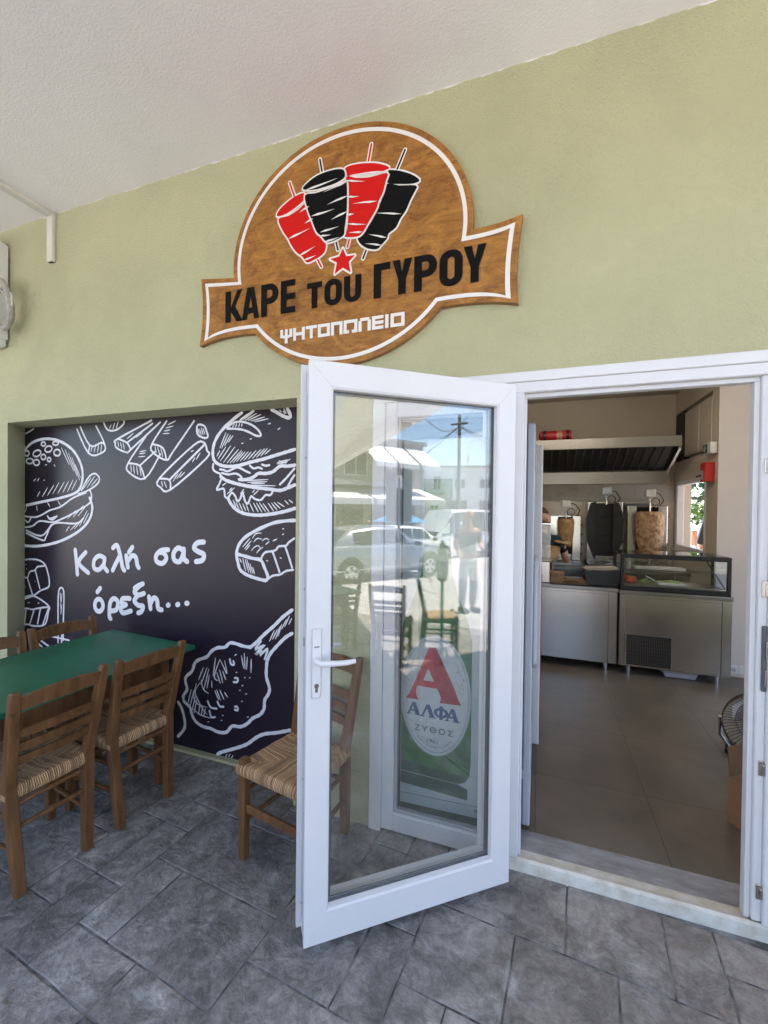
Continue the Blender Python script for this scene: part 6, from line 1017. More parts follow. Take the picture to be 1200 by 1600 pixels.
o = thing('dark_vent_box', 'dark grey metal box on the wall above the right gyros grill', 'box', (1.16, 6.2, 1.60)); m = MB(); m.box(-.16, .12, -.10, .14, .0, .065, .004); m.build('casing', 'gasket', o); m = MB(); m.box(-.165, .125, -.105, -.10, .045, .068, .001); m.build('lip', 'steel_h', o)

# the lamp whose warm pool shows on the upper back wall
MT['lamp'] = mat('lit_tube', (.9, .85, .75), .4)
_p = MT['lamp'].node_tree.nodes['Principled BSDF']; _p.inputs['Emission Color'].default_value = (1.0, .88, .72, 1); _p.inputs['Emission Strength'].default_value = 7.5
t = thing('ceiling_lamp', 'white strip lamp with lit tubes on the shop ceiling above the doorway', 'lamp', (.30, 3.75, 3.03))
m = MB(); m.box(-.65, .65, -.09, .09, -.05, -.001, .006); m.build('housing', 'white', t)
for y in (-.045, .045): m = MB(); m.cyl((-.6, y, -.075), (.6, y, -.075), .016, n=12); m.build('tube', 'lamp', t)

# counters
def counter(label, x0, x1, y, ztop, grille=False):
    t = thing('steel_counter', label, 'counter', ((x0 + x1) / 2, y, 0), group='steel front counters')
    w = (x1 - x0) / 2
    m = MB(); m.box(-w, w, 0, .62, .085, ztop - .036, .002); m.build('cabinet', 'steel', t)
    m = MB(); m.box(-w - .004, w + .004, -.022, .63, ztop - .035, ztop, .005, seg=2); m.build('worktop', 'steel_h', t)
    m = MB(); m.box(-w + .004, -w + .045, -.007, -.0005, .090, ztop - .037, .002); m.box(w - .075, w - .003, -.007, -.0005, .090, ztop - .037, .002); m.box(-w + .046, w - .076, -.004, -.0005, .090, ztop - .06, .002); m.build('door_panel', 'steel', t)
    for sx in (-1, 1):
        for yy in (.06, .55):
            l = MB(); l.cyl((sx * (w - .09), yy, 0), (sx * (w - .09), yy, .012), .018, n=14); l.cyl((sx * (w - .09), yy, .012), (sx * (w - .09), yy, .084), .020, .022, n=14); l.build('leg', 'chrome', t, smooth=True)
    if grille:
        g = MB(); gx0, gx1, gz0, gz1 = -w + .065, -w + .425, .105, .385
        g.box(gx0, gx1, -.0065, -.0045, gz0, gz1); gg = g.build('vent_grille', 'soot', t)
        g = MB(); k = 0
        for i in range(26):
            x = gx0 + .006 + i * (gx1 - gx0 - .012) / 25; g.box(x - .0022, x + .0022, -.0085, -.0068, gz0 + .012, gz1 - .012)
        for i in range(9):
            z = gz0 + .012 + i * (gz1 - gz0 - .024) / 8; g.box(gx0, gx1, -.0090, -.0086, z - .0012, z + .0012)
        g.build('grille_bars', MT['slat'], gg)
        g = MB(); g.box(gx0 - .012, gx0 - .001, -.012, -.0045, gz0 - .01, gz1 + .01, .002); g.box(gx1 + .001, gx1 + .012, -.012, -.0045, gz0 - .01, gz1 + .01, .002); g.build('grille_edge', 'chrome', gg)
    return t
counter('plain steel counter on the left carrying paper bags and bread', -.62, .712, 4.620, .812)
counter('steel counter on the right with a black vent grille, under the glass display case', .728, 1.612, 4.612, .802, True)

dc = thing('display_case', 'black framed glass display case of salad on the right steel counter', 'display case', (1.17, 4.62, .803))
m = MB(); hw = .436
m.box(-hw, hw, 0, .42, .0, .040, .004); m.box(-hw, hw, 0, .018, .305, .345, .003); m.box(-hw, -hw + .03, 0, .03, .041, .304, .003); m.box(hw - .03, hw, 0, .03, .041, .304, .003)
m.box(-hw, -hw + .025, .395, .42, .041, .32, .003); m.box(hw - .025, hw, .395, .42, .041, .32, .003); m.box(-hw, hw, .400, .42, .3205, .345, .003); m.box(-hw, -hw + .02, .019, .399, .325, .343, .002); m.box(hw - .02, hw, .019, .399, .325, .343, .002)
m.build('frame', 'black', dc)
m = MB(); m.box(-hw + .03, hw - .03, .006, .011, .041, .304); m.box(hw - .014, hw - .009, .031, .394, .041, .32); m.box(-hw + .02, hw - .02, .0185, .3995, .3455, .3505); m.build('glass', 'cglass', dc)
m = MB(); m.box(.008, .010, .003, .0055, .041, .304); m.build('glass_joint', 'greytop', dc)
m = MB(); m.box(-hw + .06, hw - .02, .20, .38, .170, .178, .001); m.build('glass_shelf', 'cglass', dc)
m = MB(); m.box(hw - .08, hw - .07, .19, .20, .04, .30); m.tube([(hw - .04, .02, .06), (hw - .09, .38, .30)], .006, 6); m.build('strut', 'black', dc)
m = MB(); m.box(-hw + .035, -.12, .04, .38, .041, .052, .002); m.box(-.11, .40, .04, .38, .041, .052, .002); m.build('tray', 'steel_h', dc)
for k, (x, y, r) in enumerate(((-.345, .12, .043), (-.40, .16, .036), (-.37, .24, .040), (-.30, .20, .036))):
    t = thing('tomato', ['big ripe tomato in the display case, foremost of the pile', 'tomato at the left end of the display case', 'tomato at the back of the salad tray', 'smaller tomato next to the lettuce in the display case'][k], 'tomato', (1.17 + x, 4.62 + y, .803 + .052), group='tomatoes in the display case')
    m = MB(); m.lathe([(.001, 0), (r * .6, .004), (r * .95, r * .45), (r, r * .8), (r * .9, r * 1.25), (r * .55, r * 1.55), (.002, r * 1.5)], n=18); m.build('fruit', MT.setdefault('tom', mat('tomato_skin', (.58, .075, .020), .3, var=.2, vscale=14)), t, smooth=True)
    m = MB(); m.cyl((0, 0, r * 1.5), (.004, 0, r * 1.62), .004, n=6); m.build('stalk', MT.setdefault('lettuce', mat('lettuce_leaf', (.26, .40, .085), .5, rgb2=(.50, .58, .28), vscale=30)), t)
t = thing('lettuce', 'frilly green lettuce leaves beside the tomatoes in the display case', 'lettuce', (1.17 - .20, 4.62 + .13, .855))
m = MB(); rr = random.Random(12)
for i in range(80):
    a = rr.uniform(0, 6.28); d = rr.uniform(0, .085); x, y, z = d * math.cos(a) * 1.2, d * math.sin(a), rr.uniform(.0, .045) * (1 - d / .12); s = rr.uniform(.012, .024)
    q = [Vector((x + rr.uniform(-s, s), y + rr.uniform(-s, s), z + rr.uniform(0, s))) for _ in range(4)]; m.quad(*q)
m.build('leaves', 'lettuce', t)
t = thing('serving_knives', 'white handled knife lying over the lettuce', 'knife', (1.02, 4.76, .905)); m = MB(); m.box(-.055, .03, -.006, .006, -.006, .004, .002, Matrix.Rotation(R(28), 4, 'Y')); m.build('handle', 'white', t); m = MB(); m.box(.031, .12, -.0008, .0008, -.012, .006, 0, Matrix.Rotation(R(28), 4, 'Y')); m.build('blade', 'chrome', t)
t = thing('salad_tray', 'white plastic tray of cut salad in the display case', 'tray', (1.17 + .02, 4.78, .856)); m = MB(); m.box(-.12, .10, -.08, .08, 0, .022, .006); m.build('tray', 'white', t); m = rough_blob([(.01, .022), (.07, .023), (.06, .035), (.01, .04)], (0, 0, 0), 16, 3, .2); m.build('salad', 'lettuce', t)
t = thing('paper_stack', 'sheaf of white wrapping paper on the glass shelf of the display case', 'paper', (1.10, 4.90, .985)); m = MB()
for k in range(5): m.box(-.20, .22, -.075, .07, k * .004, k * .004 + .0025, 0, Matrix.Rotation(R(k * 1.2 - 2), 4, 'Z'))
m.build('sheets', 'white', t)
# utensil tub with tongs
t = thing('utensil_tub', 'steel tub full of spoons and tongs by the left end of the display case', 'tub', (.815, 4.80, .99)); m = MB()
m.bm.free(); m.bm = bmesh.new(); m.lathe([(.030, 0), (.036, .002), (.042, .075), (.040, .075), (.034, .006), (.001, .006)], n=18); m.build('tub', 'steel_h', t, smooth=True); m = MB(); rr = random.Random(4)
for i in range(9):
    a = rr.uniform(0, 6.28); x, y = .02 * math.cos(a), .02 * math.sin(a); m.tube([(x, y, .01), (x * 2.0, y * 2.0, .10 + rr.uniform(-.02, .03))], .0035, 5); m.lathe([(.001, -.012), (.010, -.004), (.010, .006), (.001, .012)], (x * 2.1, y * 2.1, .11 + rr.uniform(-.02, .02)), 8)
m.build('utensils', 'chrome', t)
t = thing('bracket_stand', 'steel stand carrying the utensil tub beside the case', 'stand', (.79, 4.80, .813)); m = MB(); m.box(-.055, .05, -.05, .05, .160, .176, .002); m.tube([(-.05, 0, 0), (-.05, 0, .16)], .006, 6); m.tube([(-.02, .03, 0), (-.02, .03, .16)], .006, 6); m.build('frame', 'gasket', t)
# black bin with papers
t = thing('black_bin', 'black plastic container topped with loose wrapping paper on the left counter', 'container', (.585, 4.80, .813)); m = MB(); m.prism([(-.145, 0), (.145, 0), (.160, .150), (-.160, .150)], -.10, .12, 'y', .006); m.build('bin', 'black', t)
m = MB(); rr = random.Random(8)
for k in range(6): m.box(-.13, .15, -.085, .10, .151 + k * .004, .153 + k * .004, 0, Matrix.Translation((rr.uniform(-.02, .02), 0, 0)) @ Matrix.Rotation(R(rr.uniform(-9, 9)), 4, 'Z') @ Matrix.Rotation(R(-3), 4, 'Y'))
m.build('paper', MT.setdefault('waxpaper', mat('wax_paper', (.62, .58, .50), .6, var=.1, vscale=8)), t)
MT['kraft'] = mat('brown_kraft_paper', (.30, .18, .095), .7, var=.2, vscale=9, bump=.1, bscale=30)
t = thing('paper_bags', 'stack of folded brown paper bags on the left counter beside the steel bin', 'paper bags', (.178, 4.78, .813)); m = MB(); rr = random.Random(6)
for k in range(9): m.box(-.066 + rr.uniform(-.006, .006), .066 + rr.uniform(-.008, .008), -.07, .09, k * .012, k * .012 + .010, .003, Matrix.Rotation(R(rr.uniform(-3, 3)), 4, 'Z'))
m.build('bags', 'kraft', t)
t = thing('pita_wrappers', 'loose brown paper sheets fanned out on the left counter', 'paper', (.35, 4.76, .813)); m = MB()
for k in range(5): m.box(-.10, .10, -.07, .09, k * .006 + .002, k * .006 + .005, 0, Matrix.Translation((.012 * k - .03, 0, 0)) @ Matrix.Rotation(R(-16 + 9 * k), 4, 'Z') @ Matrix.Rotation(R(4), 4, 'Y'))
m.bm.transform(Matrix.Translation((0, 0, .012))); m.box(-.1, .1, -.06, .08, .0, .010, .002); m.build('sheets', 'kraft', t)
t = thing('steel_bin', 'square stainless steel container at the left end of the counter', 'container', (.02, 4.79, .813)); m = MB(); m.box(-.16, .088, -.12, .12, 0, .215, .008, seg=2); m.build('box', 'steel', t); m = MB(); m.box(-.165, .093, -.125, .125, .2155, .240, .004); m.build('lid', 'steel_h', t)
t = thing('glass_guard', 'clear glass guard box standing on the steel bin in front of the worker', 'glass guard', (.02, 4.79, 1.054)); m = MB(); m.box(-.16, .088, -.120, -.114, 0, .355); m.box(.082, .088, -.113, .12, 0, .355); m.build('glass', 'cglass', t); m = MB(); m.box(-.16, .088, -.1215, -.1125, .3555, .361); m.build('edge', 'chrome', t)

# fridges just inside the door, seen edge on
t = thing('drinks_fridge', 'tall grey fridge standing edge on just inside the door frame', 'fridge', (-.32, 2.45, .006))
m = MB(); m.box(-.33, .255, -.27, .30, .012, 1.975, .006); m.build('cabinet', 'greytop', t)
m = MB(); m.box(.2585, .296, -.282, .30, .03, 1.965, .006); m.build('door', 'greytop', t)
m = MB(); m.box(.2551, .2584, -.265, .30, .03, 1.965); m.build('door_seal', 'black', t)
m = MB(); m.prism([(-.24, .80), (-.18, .76), (.05, .76), (.05, 1.30), (-.18, 1.30), (-.24, 1.26)], .2965, .318, 'x', .006); m.build('handle', 'greytop', t)
m = MB(); m.box(.257, .299, -.287, -.255, .255, .295, .002); m.build('hinge', 'greytop', t)
t = thing('red_drinks_fridge', 'second fridge with a red front behind the grey one', 'fridge', (-.33, 3.1, .006))
m = MB(); m.box(-.33, .290, -.30, .35, .012, 2.04, .006); m.build('cabinet', 'white', t)
m = MB(); m.box(.2905, .345, -.29, .34, .10, 1.95, .006); m.build('door', 'upvc', t)
m = MB(); m.box(.3455, .3500, -.28, .33, .20, 1.15, .001); m.build('red_front', 'red', t)

# small wall things
MT['exitgreen'] = mat('exit_green', (.015, .075, .045), .4)
t = thing('exit_sign', 'small green and white emergency exit sign on the side wall near the window top', 'exit sign', (1.5945, 5.06, 2.175))
m = MB(); m.box(-.060, -.001, -.095, .105, -.055, .055, .006); m.build('case', 'white', t)
m = MB(); m.box(-.0635, -.0605, -.015, .100, -.043, .043, .001); m.build('panel', 'exitgreen', t)
m = MB()
m.box(-.0655, -.0637, .034, .050, -.026, .006); m.prism([(.020, -.001), (.064, -.001), (.042, -.034)], -.0662, -.0656, 'x'); m.box(-.0655, -.0637, .036, .048, .008, .032)
m.bm.free(); m.bm = bmesh.new(); m.box(-.0655, -.0637, .032, .052, -.030, .030); m.box(-.0662, -.0656, .014, .070, -.009, .009); m.prism([(.014, -.010), (.070, -.010), (.042, -.034)], -.0668, -.0663, 'x'); m.build('symbol', 'white', t)
t = thing('fire_alarm_box', 'red fire box with a key hanging on the wall beside the serving window', 'alarm box', (1.5945, 5.085, 1.945))
m = MB(); m.box(-.085, -.001, -.065, .065, -.095, .095, .006); m.build('box', 'red', t)
m = MB(); m.box(-.090, -.0855, -.03, .05, -.075, .015, .003); m.build('label', 'greytop', t); m = MB(); m.tube([(-.088, .02, -.03), (-.13, .03, -.045)], .008, 6); m.build('key', 'black', t)
t = thing('wall_socket', 'white double power socket low on the pale wall beside the counter', 'socket', (1.745, 4.943, .065))
m = MB(); m.box(-.045, .035, -.018, -.001, -.04, .042, .006); m.box(.037, .080, -.014, -.001, -.035, .042, .006); m.build('plate', 'white', t)
m = MB(); m.cyl((-.005, -.0185, .002), (-.005, -.0195, .002), .020, n=14)
m.build('outlet', 'greytop', t); m = MB(); m.cyl((-.012, -.020, .002), (-.012, -.0205, .002), .003, n=6); m.cyl((.002, -.020, .002), (.002, -.0205, .002), .003, n=6); m.build('holes', 'black', t)
t = thing('plastic_basin', 'grey plastic basin on the floor under the right counter', 'basin', (1.25, 4.78, .001)); m = MB(); m.prism([(-.12, 0), (.12, 0), (.145, .058), (-.145, .058)], -.09, .09, 'y', .006); m.build('basin', 'greytop', t); m = MB(); m.box(-.155, .155, -.10, .10, .0585, .066, .003); m.build('rim', 'greytop', t)

# floor fan
t = thing('floor_fan', 'round metal floor fan with a wire cage standing behind the cardboard box', 'fan', (1.335, 3.30, 0), R(-20))
MT['wire'] = mat('dark_wire', (.10, .095, .09), .35, metal=1)
m = MB(); Cz = .225
tilt = Matrix.Translation((0, 0, Cz)) @ Matrix.Rotation(R(-38), 4, 'X') @ Matrix.Scale(.90, 4)
def circ(r, y, n=32): return [(r * math.cos(2 * math.pi * k / n), y, r * math.sin(2 * math.pi * k / n)) for k in range(n)]
for r, y in ((.235, 0), (.235, .05), (.238, .025), (.16, -.045), (.08, -.06)): m.tube(circ(r, y), .0028 if r < .238 else .005, 5, closed=True)
for k in range(64):
    a = 2 * math.pi * k / 64; c, s = math.cos(a), math.sin(a)
    m.tube([(.04 * c, -.065, .04 * s), (.13 * c, -.055, .13 * s), (.21 * c, -.025, .21 * s), (.235 * c, .0, .235 * s), (.235 * c, .05, .235 * s)], .0020, 4)
m.bm.transform(tilt); m.build('cage', 'wire', t)
m = MB(); m.cyl((0, -.062, 0), (0, -.072, 0), .042, n=18); m.cyl((0, .06, 0), (0, .16, 0), .06, .05, n=18); m.bm.transform(tilt); m.build('hub', 'black', t)
for k in range(3):
    m = MB(); a = 2 * math.pi * k / 3 + .4
    P = [Vector((r * math.cos(a + w), off, r * math.sin(a + w))) for r, w, off in ((.04, -.4, -.02), (.19, -.35, -.03), (.205, .15, 0), (.18, .55, .03), (.04, .5, .02))]
    vs = [m.bm.verts.new(p) for p in P]; vb = [m.bm.verts.new(p + Vector((0, .002, 0))) for p in P]; m.bm.faces.new(vs); m.bm.faces.new(vb[::-1])
    for i in range(5): m.bm.faces.new((vs[i], vb[i], vb[(i + 1) % 5], vs[(i + 1) % 5]))
    m.bm.transform(tilt); m.build('blade', 'steel_h', t)
m = MB(); m.tube([(-.222, .0, Cz), (-.222, .02, .10), (-.17, .05, .015), (0, .06, .013), (.17, .05, .015), (.222, .02, .10), (.222, .0, Cz)], .011, 8); m.build('stand', 'chrome', t, smooth=True)
m = MB()
for s in (-1, 1): m.box(s * .165 - .03, s * .165 + .03, -.02, .13, .0, .03, .005)
m.build('foot', 'black', t)

# cardboard box
MT['card'] = mat('cardboard', (.345, .185, .085), .75, var=.10, vscale=6); MT['card2'] = mat('cardboard_inside', (.22, .115, .052), .8, var=.1, vscale=6)
t = thing('cardboard_box', 'open brown cardboard box on the floor by the right door jamb', 'box', (1.106, 2.569, 0), R(-55))
m = MB(); hx_, hy_, hz_, th = .15, .13, .228, .004
m.box(-hx_, hx_, -hy_, -hy_ + th, .003, hz_); m.box(-hx_, hx_, hy_ - th, hy_, .003, hz_); m.box(-hx_, -hx_ + th, -hy_ + th, hy_ - th, .003, hz_); m.box(hx_ - th, hx_, -hy_ + th, hy_ - th, .003, hz_); m.box(-hx_, hx_, -hy_, hy_, 0, .003); m.build('carton', 'card', t)
m = MB(); m.box(0, .004, -hy_, hy_, 0, .145, 0, Matrix.Translation((-hx_ + .002, 0, hz_ + .001)) @ Matrix.Rotation(R(-4), 4, 'Y')); m.build('flap', 'card2', t)
m = MB(); m.box(-.13, 0, -hy_ + .01, hy_ - .01, 0, .004, 0, Matrix.Translation((hx_, 0, hz_ + .001)) @ Matrix.Rotation(R(160), 4, 'Y')); m.build('flap', 'card', t)
m = MB(); add_text(m, '——~', 0, 0, 0, .028, mtx=Matrix.Translation((-.09, -hy_ - .0008, .11))); m.build('print', MT.setdefault('ink', mat('brown_ink', (.10, .05, .03), .7)), t)

# ================================================================== SEEN THROUGH THE SERVING WINDOW
t = thing('balcony_railing', 'white barred railing outside the serving window', 'railing', (2.9, 9.0, -.1)); m = MB()
m.box(-.9, 1.4, -.02, .02, 1.33, 1.385, .004); m.box(-.9, 1.4, -.015, .015, .35, .39, .003); m.build('rail', 'white', t); m = MB()
for k in range(20): m.box(-.88 + k * .12, -.855 + k * .12, -.011, .011, .392, 1.328)
m.build('bars', 'white', t)
def leaf_cloud(m, c, rx, ry, rz, n, s, seed):
    rr = random.Random(seed)
    for i in range(n):
        while True:
            p = Vector((rr.uniform(-1, 1), rr.uniform(-1, 1), rr.uniform(-1, 1)))
            if p.length < 1: break
        p = p * (.55 + .45 * p.length); q = Vector((c[0] + p.x * rx, c[1] + p.y * ry, c[2] + p.z * rz))
        a = Vector((rr.gauss(0, 1), rr.gauss(0, 1), rr.gauss(0, .6))).normalized(); b = a.cross(Vector((rr.gauss(0, 1), rr.gauss(0, 1), rr.gauss(0, 1)))).normalized(); k = s * rr.uniform(.6, 1.4)
        m.quad(q - a * k, q + b * k * .45, q + a * k, q - b * k * .45)
MT['leaf'] = mat('bright_leaf', (.10, .19, .028), .5, rgb2=(.045, .10, .018), vscale=2.5)
t = thing('garden_shrub', 'leafy green shrub in a planter beyond the white railing', 'shrub', (3.45, 9.75, -.1)); m = MB(); leaf_cloud(m, (0, 0, 1.75), .65, .4, .42, 900, .055, 3); leaf_cloud(m, (-.5, 0, 1.62), .4, .3, .25, 300, .05, 4); m.build('leaves', 'leaf', t)
m = MB()
for k in range(5): m.tube([(-.3 + k * .15, 0, 1.25), (-.34 + k * .17, .02, 1.9)], .012, 5)
m.build('stem', 'wood', t)
t2 = thing('terracotta_planter', 'terracotta trough holding the shrub by the white railing', 'planter', (3.45, 9.75, -.1)); m = MB(); m.prism([(-.7, 1.0), (.7, 1.0), (.75, 1.28), (-.75, 1.28)], -.2, .2, 'y', .01); m.build('trough', MT.setdefault('terra', mat('terracotta', (.42, .17, .08), .8, var=.15, vscale=6)), t2); m = MB(); m.box(-.6, -.5, -.15, .15, 0, .999); m.box(.5, .6, -.15, .15, 0, .999); m.build('leg', 'terra', t2)
t = thing('background_tree', 'dark green tree behind the planter seen through the serving window', 'tree', (4.6, 12.6, -.4)); m = MB(); leaf_cloud(m, (0, 0, 2.6), 1.6, 1.2, 1.3, 1600, .10, 5); m.build('crown', MT.setdefault('leafd', mat('dark_leaf', (.035, .085, .028), .5, rgb2=(.02, .05, .02), vscale=1.5)), t); m = MB(); m.tube([(0, 0, 0), (.05, 0, 1.0), (.02, .05, 2.4)], [.12, .09, .05], 8); m.tube([(.03, 0, 1.2), (.5, .1, 2.3)], [.05, .02], 6); m.build('trunk', 'wood', t)
t = thing('window_awning', 'pale pink awning over the serving window', 'awning', (2.55, 7.6, 2.05)); m = MB(); m.prism([(-.75, .40), (-.75, .385), (.60, .075), (.60, .09)], -2.0, 1.2, 'y'); m.prism([(.60, .09), (.60, -.06), (.594, -.06), (.594, .08)], -2.0, 1.2, 'y'); m.bm.transform(Matrix.Identity(4)); m.build('canvas', MT.setdefault('awnpink', mat('pale_pink_canvas', (.75, .55, .46), .8)), t); m = MB()
for y in (-1.9, 1.1): m.tube([(-.75, y, .15), (.58, y, .07)], .012, 6)
m.build('arm', 'white', t)
MT['tan'] = mat('tan_wood', (.42, .23, .09), .6, var=.2, vscale=5)
tc0 = thing('terrace_chair', 'light wooden terrace chair behind the white railing, by the window hinge', 'chair', (2.86, 9.50, -.1), group='terrace chairs behind the railing')
for z in (.55, .68, .80): m = MB(); m.box(-.12, .13, 0, .02, z, z + .05); m.build('back_slat', 'tan', tc0)
for x in (-.14, .14): m = MB(); m.tube([(x, .01, 0), (x + .01, .03, .92)], .02, 5); m.build('leg', 'tan', tc0)
for x in (-.14, .14): m = MB(); m.tube([(x, .40, 0), (x, .40, .43)], .018, 5); m.build('leg', 'tan', tc0)
m = MB(); m.box(-.16, .16, .0, .42, .43, .46, .004); m.build('seat', 'tan', tc0)
dup(tc0, (3.22, 9.46, -.1), R(6), 'light wooden terrace chair behind the white railing, below the planter', 'terrace chairs behind the railing')
dup(tc0, (3.56, 9.52, -.1), R(-5), 'light wooden terrace chair behind the railing, next to the black jacket', 'terrace chairs behind the railing')
t = thing('hanging_jacket', 'black jacket hanging outside by the serving window', 'jacket', (1.99, 6.55, 1.12)); m = MB()
m.prism([(-.10, .02), (.16, -.02), (.18, .46), (.09, .52), (.02, .50), (-.02, .36)], -.05, .04, 'y', .02); m.build('body', 'black', t); m = MB(); m.tube([(.10, 0, .50), (.10, 0, .56), (.02, 0, .60), (-.28, .02, .60)], .008, 6); m.build('hook', 'gasket', t)
# ================================================================== PEOPLE
MT['skin'] = mat('skin', (.50, .27, .18), .5, var=.06, vscale=12)
MT['hair'] = mat('brown_hair', (.075, .040, .020), .6, var=.3, vscale=40, bump=.5, bscale=80); MT['greyhair'] = mat('grey_hair', (.30, .28, .26), .6, var=.2, vscale=40)
MT['tshirt'] = mat('dark_green_cloth', (.012, .035, .032), .85, var=.2, vscale=10); MT['navy'] = mat('navy_cloth', (.06, .085, .125), .85, var=.15, vscale=9)
MT['orange'] = mat('coral_cloth', (.60, .17, .09), .85); MT['charcoal'] = mat('charcoal_cloth', (.035, .035, .038), .85); MT['sunlit_denim'] = mat('sunlit_trousers', (.42, .43, .45), .85)  # trousers of the mirrored man: sunlight on the legs put into their pale colour
MT['glove'] = mat('black_glove', (.010, .010, .012), .35)
def skin_obj(name, chains, m, parent, sub=2):
    """chains: list of [(point, radius), ...]; equal points are welded into one skeleton; root = first vertex"""
    bm = bmesh.new(); idx = {}; rad = []
    def V(p, r):
        k = tuple(round(c, 4) for c in p)
        if k not in idx: idx[k] = bm.verts.new(p); rad.append(r)
        return idx[k]
    for c in chains:
        vs = [V(p, r) for p, r in c]
        for a, b in zip(vs, vs[1:]):
            if a is not b and not bm.edges.get((a, b)): bm.edges.new((a, b))
    me = bpy.data.meshes.new(name); bm.to_mesh(me); bm.free()
    o = bpy.data.objects.new(name, me); col.objects.link(o)
    sm = o.modifiers.new('skin', 'SKIN'); sm.branch_smoothing = .5
    if not me.skin_vertices: 
        bpy.context.view_layer.objects.active = o
    sv = me.skin_vertices[0].data
    for i, r in enumerate(rad):
        rr = r if isinstance(r, tuple) else (r, r); sv[i].radius = rr; sv[i].use_root = (i == 0)
    ss = o.modifiers.new('sub', 'SUBSURF'); ss.levels = sub; ss.render_levels = sub
    dg = bpy.context.evaluated_depsgraph_get(); dg.update()
    m2 = bpy.data.meshes.new_from_object(o.evaluated_get(dg)); m2.name = name
    o.modifiers.clear(); o.data = m2; bpy.data.meshes.remove(me)
    m2.materials.clear(); m2.materials.append(MT[m])
    for p in m2.polygons: p.use_smooth = True
    o.parent = parent
    return o
def hand_chains(wrist, d, side, up_, s=1.0, curl=.5):
    """palm and five separate bent fingers; d = pointing direction, side = thumb side, up_ = back of hand"""
    d, side, up_ = Vector(d).normalized(), Vector(side).normalized(), Vector(up_).normalized(); w = Vector(wrist)
    C = []; palm = w + d * .045 * s
    C.append([(tuple(w), .026 * s), (tuple(palm), (.034 * s, .022 * s))])
    for k, (off, L) in enumerate(((.027, .066), (.010, .076), (-.008, .070), (-.025, .055))):
        b = palm + d * .035 * s + side * off * s; p1 = b + (d * (1 - .3 * curl) - up_ * .45 * curl) * L * .45 * s; p2 = p1 + (d * (1 - .7 * curl) - up_ * .9 * curl) * L * .4 * s
        C.append([(tuple(palm), (.034 * s, .022 * s)), (tuple(b), .0105 * s), (tuple(p1), .0092 * s), (tuple(p2), .008 * s)])
    tb_ = w + d * .022 * s + side * .030 * s; t1 = tb_ + (d * .6 + side * .7) * .036 * s; t2 = t1 + (d * .9 + side * .15 - up_ * .3 * curl) * .030 * s
    C.append([(tuple(w), .026 * s), (tuple(tb_), .0125 * s), (tuple(t1), .0105 * s), (tuple(t2), .0085 * s)])
    return C
def head_parts(root, c, fwd, hair, bald=False, r=.078):
    """face: nose, eyes, mouth, ears, and hair cap, round head centre c"""
    f = Vector(fwd).normalized(); sd = Vector((0, 0, 1)).cross(f).normalized(); c = Vector(c)
    Mx = Matrix((f, sd, Vector((0, 0, 1)))).transposed().to_4x4(); Mx.translation = c
    m = MB()
    prof = []
    bm = bmesh.new(); bmesh.ops.create_uvsphere(bm, u_segments=18, v_segments=12, radius=1)
    for v in bm.verts:
        x, y, z = v.co
        v.co = Vector((x * .098 - .012, y * .084, z * .112 + .022))
    kill = [v for v in bm.verts if v.co.z < (-.03 if not bald else -.005) or (v.co.x > .035 and v.co.z < (.075 if not bald else .2)) or (bald and v.co.z > .07)]
    bmesh.ops.delete(bm, geom=kill, context='VERTS'); m._merge(bm, Mx); m.build('hair', hair, root, smooth=True)
    m = MB()
    for s in (-1, 1):
        b = bmesh.new(); bmesh.ops.create_uvsphere(b, u_segments=8, v_segments=6, radius=.009); m._merge(b, Mx @ Matrix.Translation((.080, s * .030, .010)))
    m.build('eyes', 'charcoal', root)
    m = MB(); m.box(.078, .088, -.022, .022, -.052, -.045, .003, Mx); m.build('mouth', MT.setdefault('lip', mat('lips', (.34, .12, .09), .5)), root)
def head_chain(neck, c, fwd):
    c = Vector(c); f = Vector(fwd).normalized()
    return [[(tuple(neck), .052), (tuple(c + Vector((0, 0, -.075)) - f * .01), (.060, .062)), (tuple(c + Vector((0, 0, -.01)) + f * .004), (.080, .090)), (tuple(c + Vector((0, 0, .055))), (.076, .086)), (tuple(c + Vector((0, 0, .098))), .045)],
            [(tuple(c + Vector((0, 0, -.01)) + f * .004), (.080, .090)), (tuple(c + f * .092 + Vector((0, 0, -.018))), .017)],
            [(tuple(c + Vector((0, 0, -.075)) - f * .01), (.060, .062)), (tuple(c + f * .055 + Vector((0, 0, -.085))), .034)]]

# the worker behind the counter, arm out with a pita
wk = thing('person', 'worker in a dark shirt and black gloves holding a pita behind the steel counter', 'person', (.03, 5.16, 0))
hc = (.00, -.02, 1.455); fw_ = (.75, -.5, -.25)
sh = 1.26
body = [[((-.02, .03, .92), (.15, .11)), ((-.02, .03, 1.05), (.135, .10)), ((-.01, .02, 1.20), (.155, .10)), ((0, .01, 1.30), (.075, .065)), ((0, 0, 1.345), .052)]]
body += head_chain((0, 0, 1.345), hc, fw_)
body += [[((-.01, .02, 1.20), (.155, .10)), ((.155, -.01, 1.235), .058), ((.225, -.02, 1.10), .046), ((.262, -.05, .985), .040), ((.238, -.10, 1.06), .034), ((.213, -.13, 1.105), .026)]]
body += [[((-.01, .02, 1.20), (.155, .10)), ((-.17, .02, 1.235), .058), ((-.23, .0, 1.08), .046), ((-.20, -.10, .97), .038), ((-.10, -.20, .99), .028)]]
body += hand_chains((-.10, -.20, .99), (.8, -.3, .1), (.2, .1, 1), (.2, -.8, 0), 1)
for s in (-1, 1): body += [[((-.02, .03, .92), (.15, .11)), ((s * .09 - .02, .03, .82), .085), ((s * .10 - .02, .02, .47), .058), ((s * .10 - .02, .04, .09), .040), ((s * .10 - .02, -.08, .045), .034), ((s * .10 - .02, -.14, .040), .028)]]
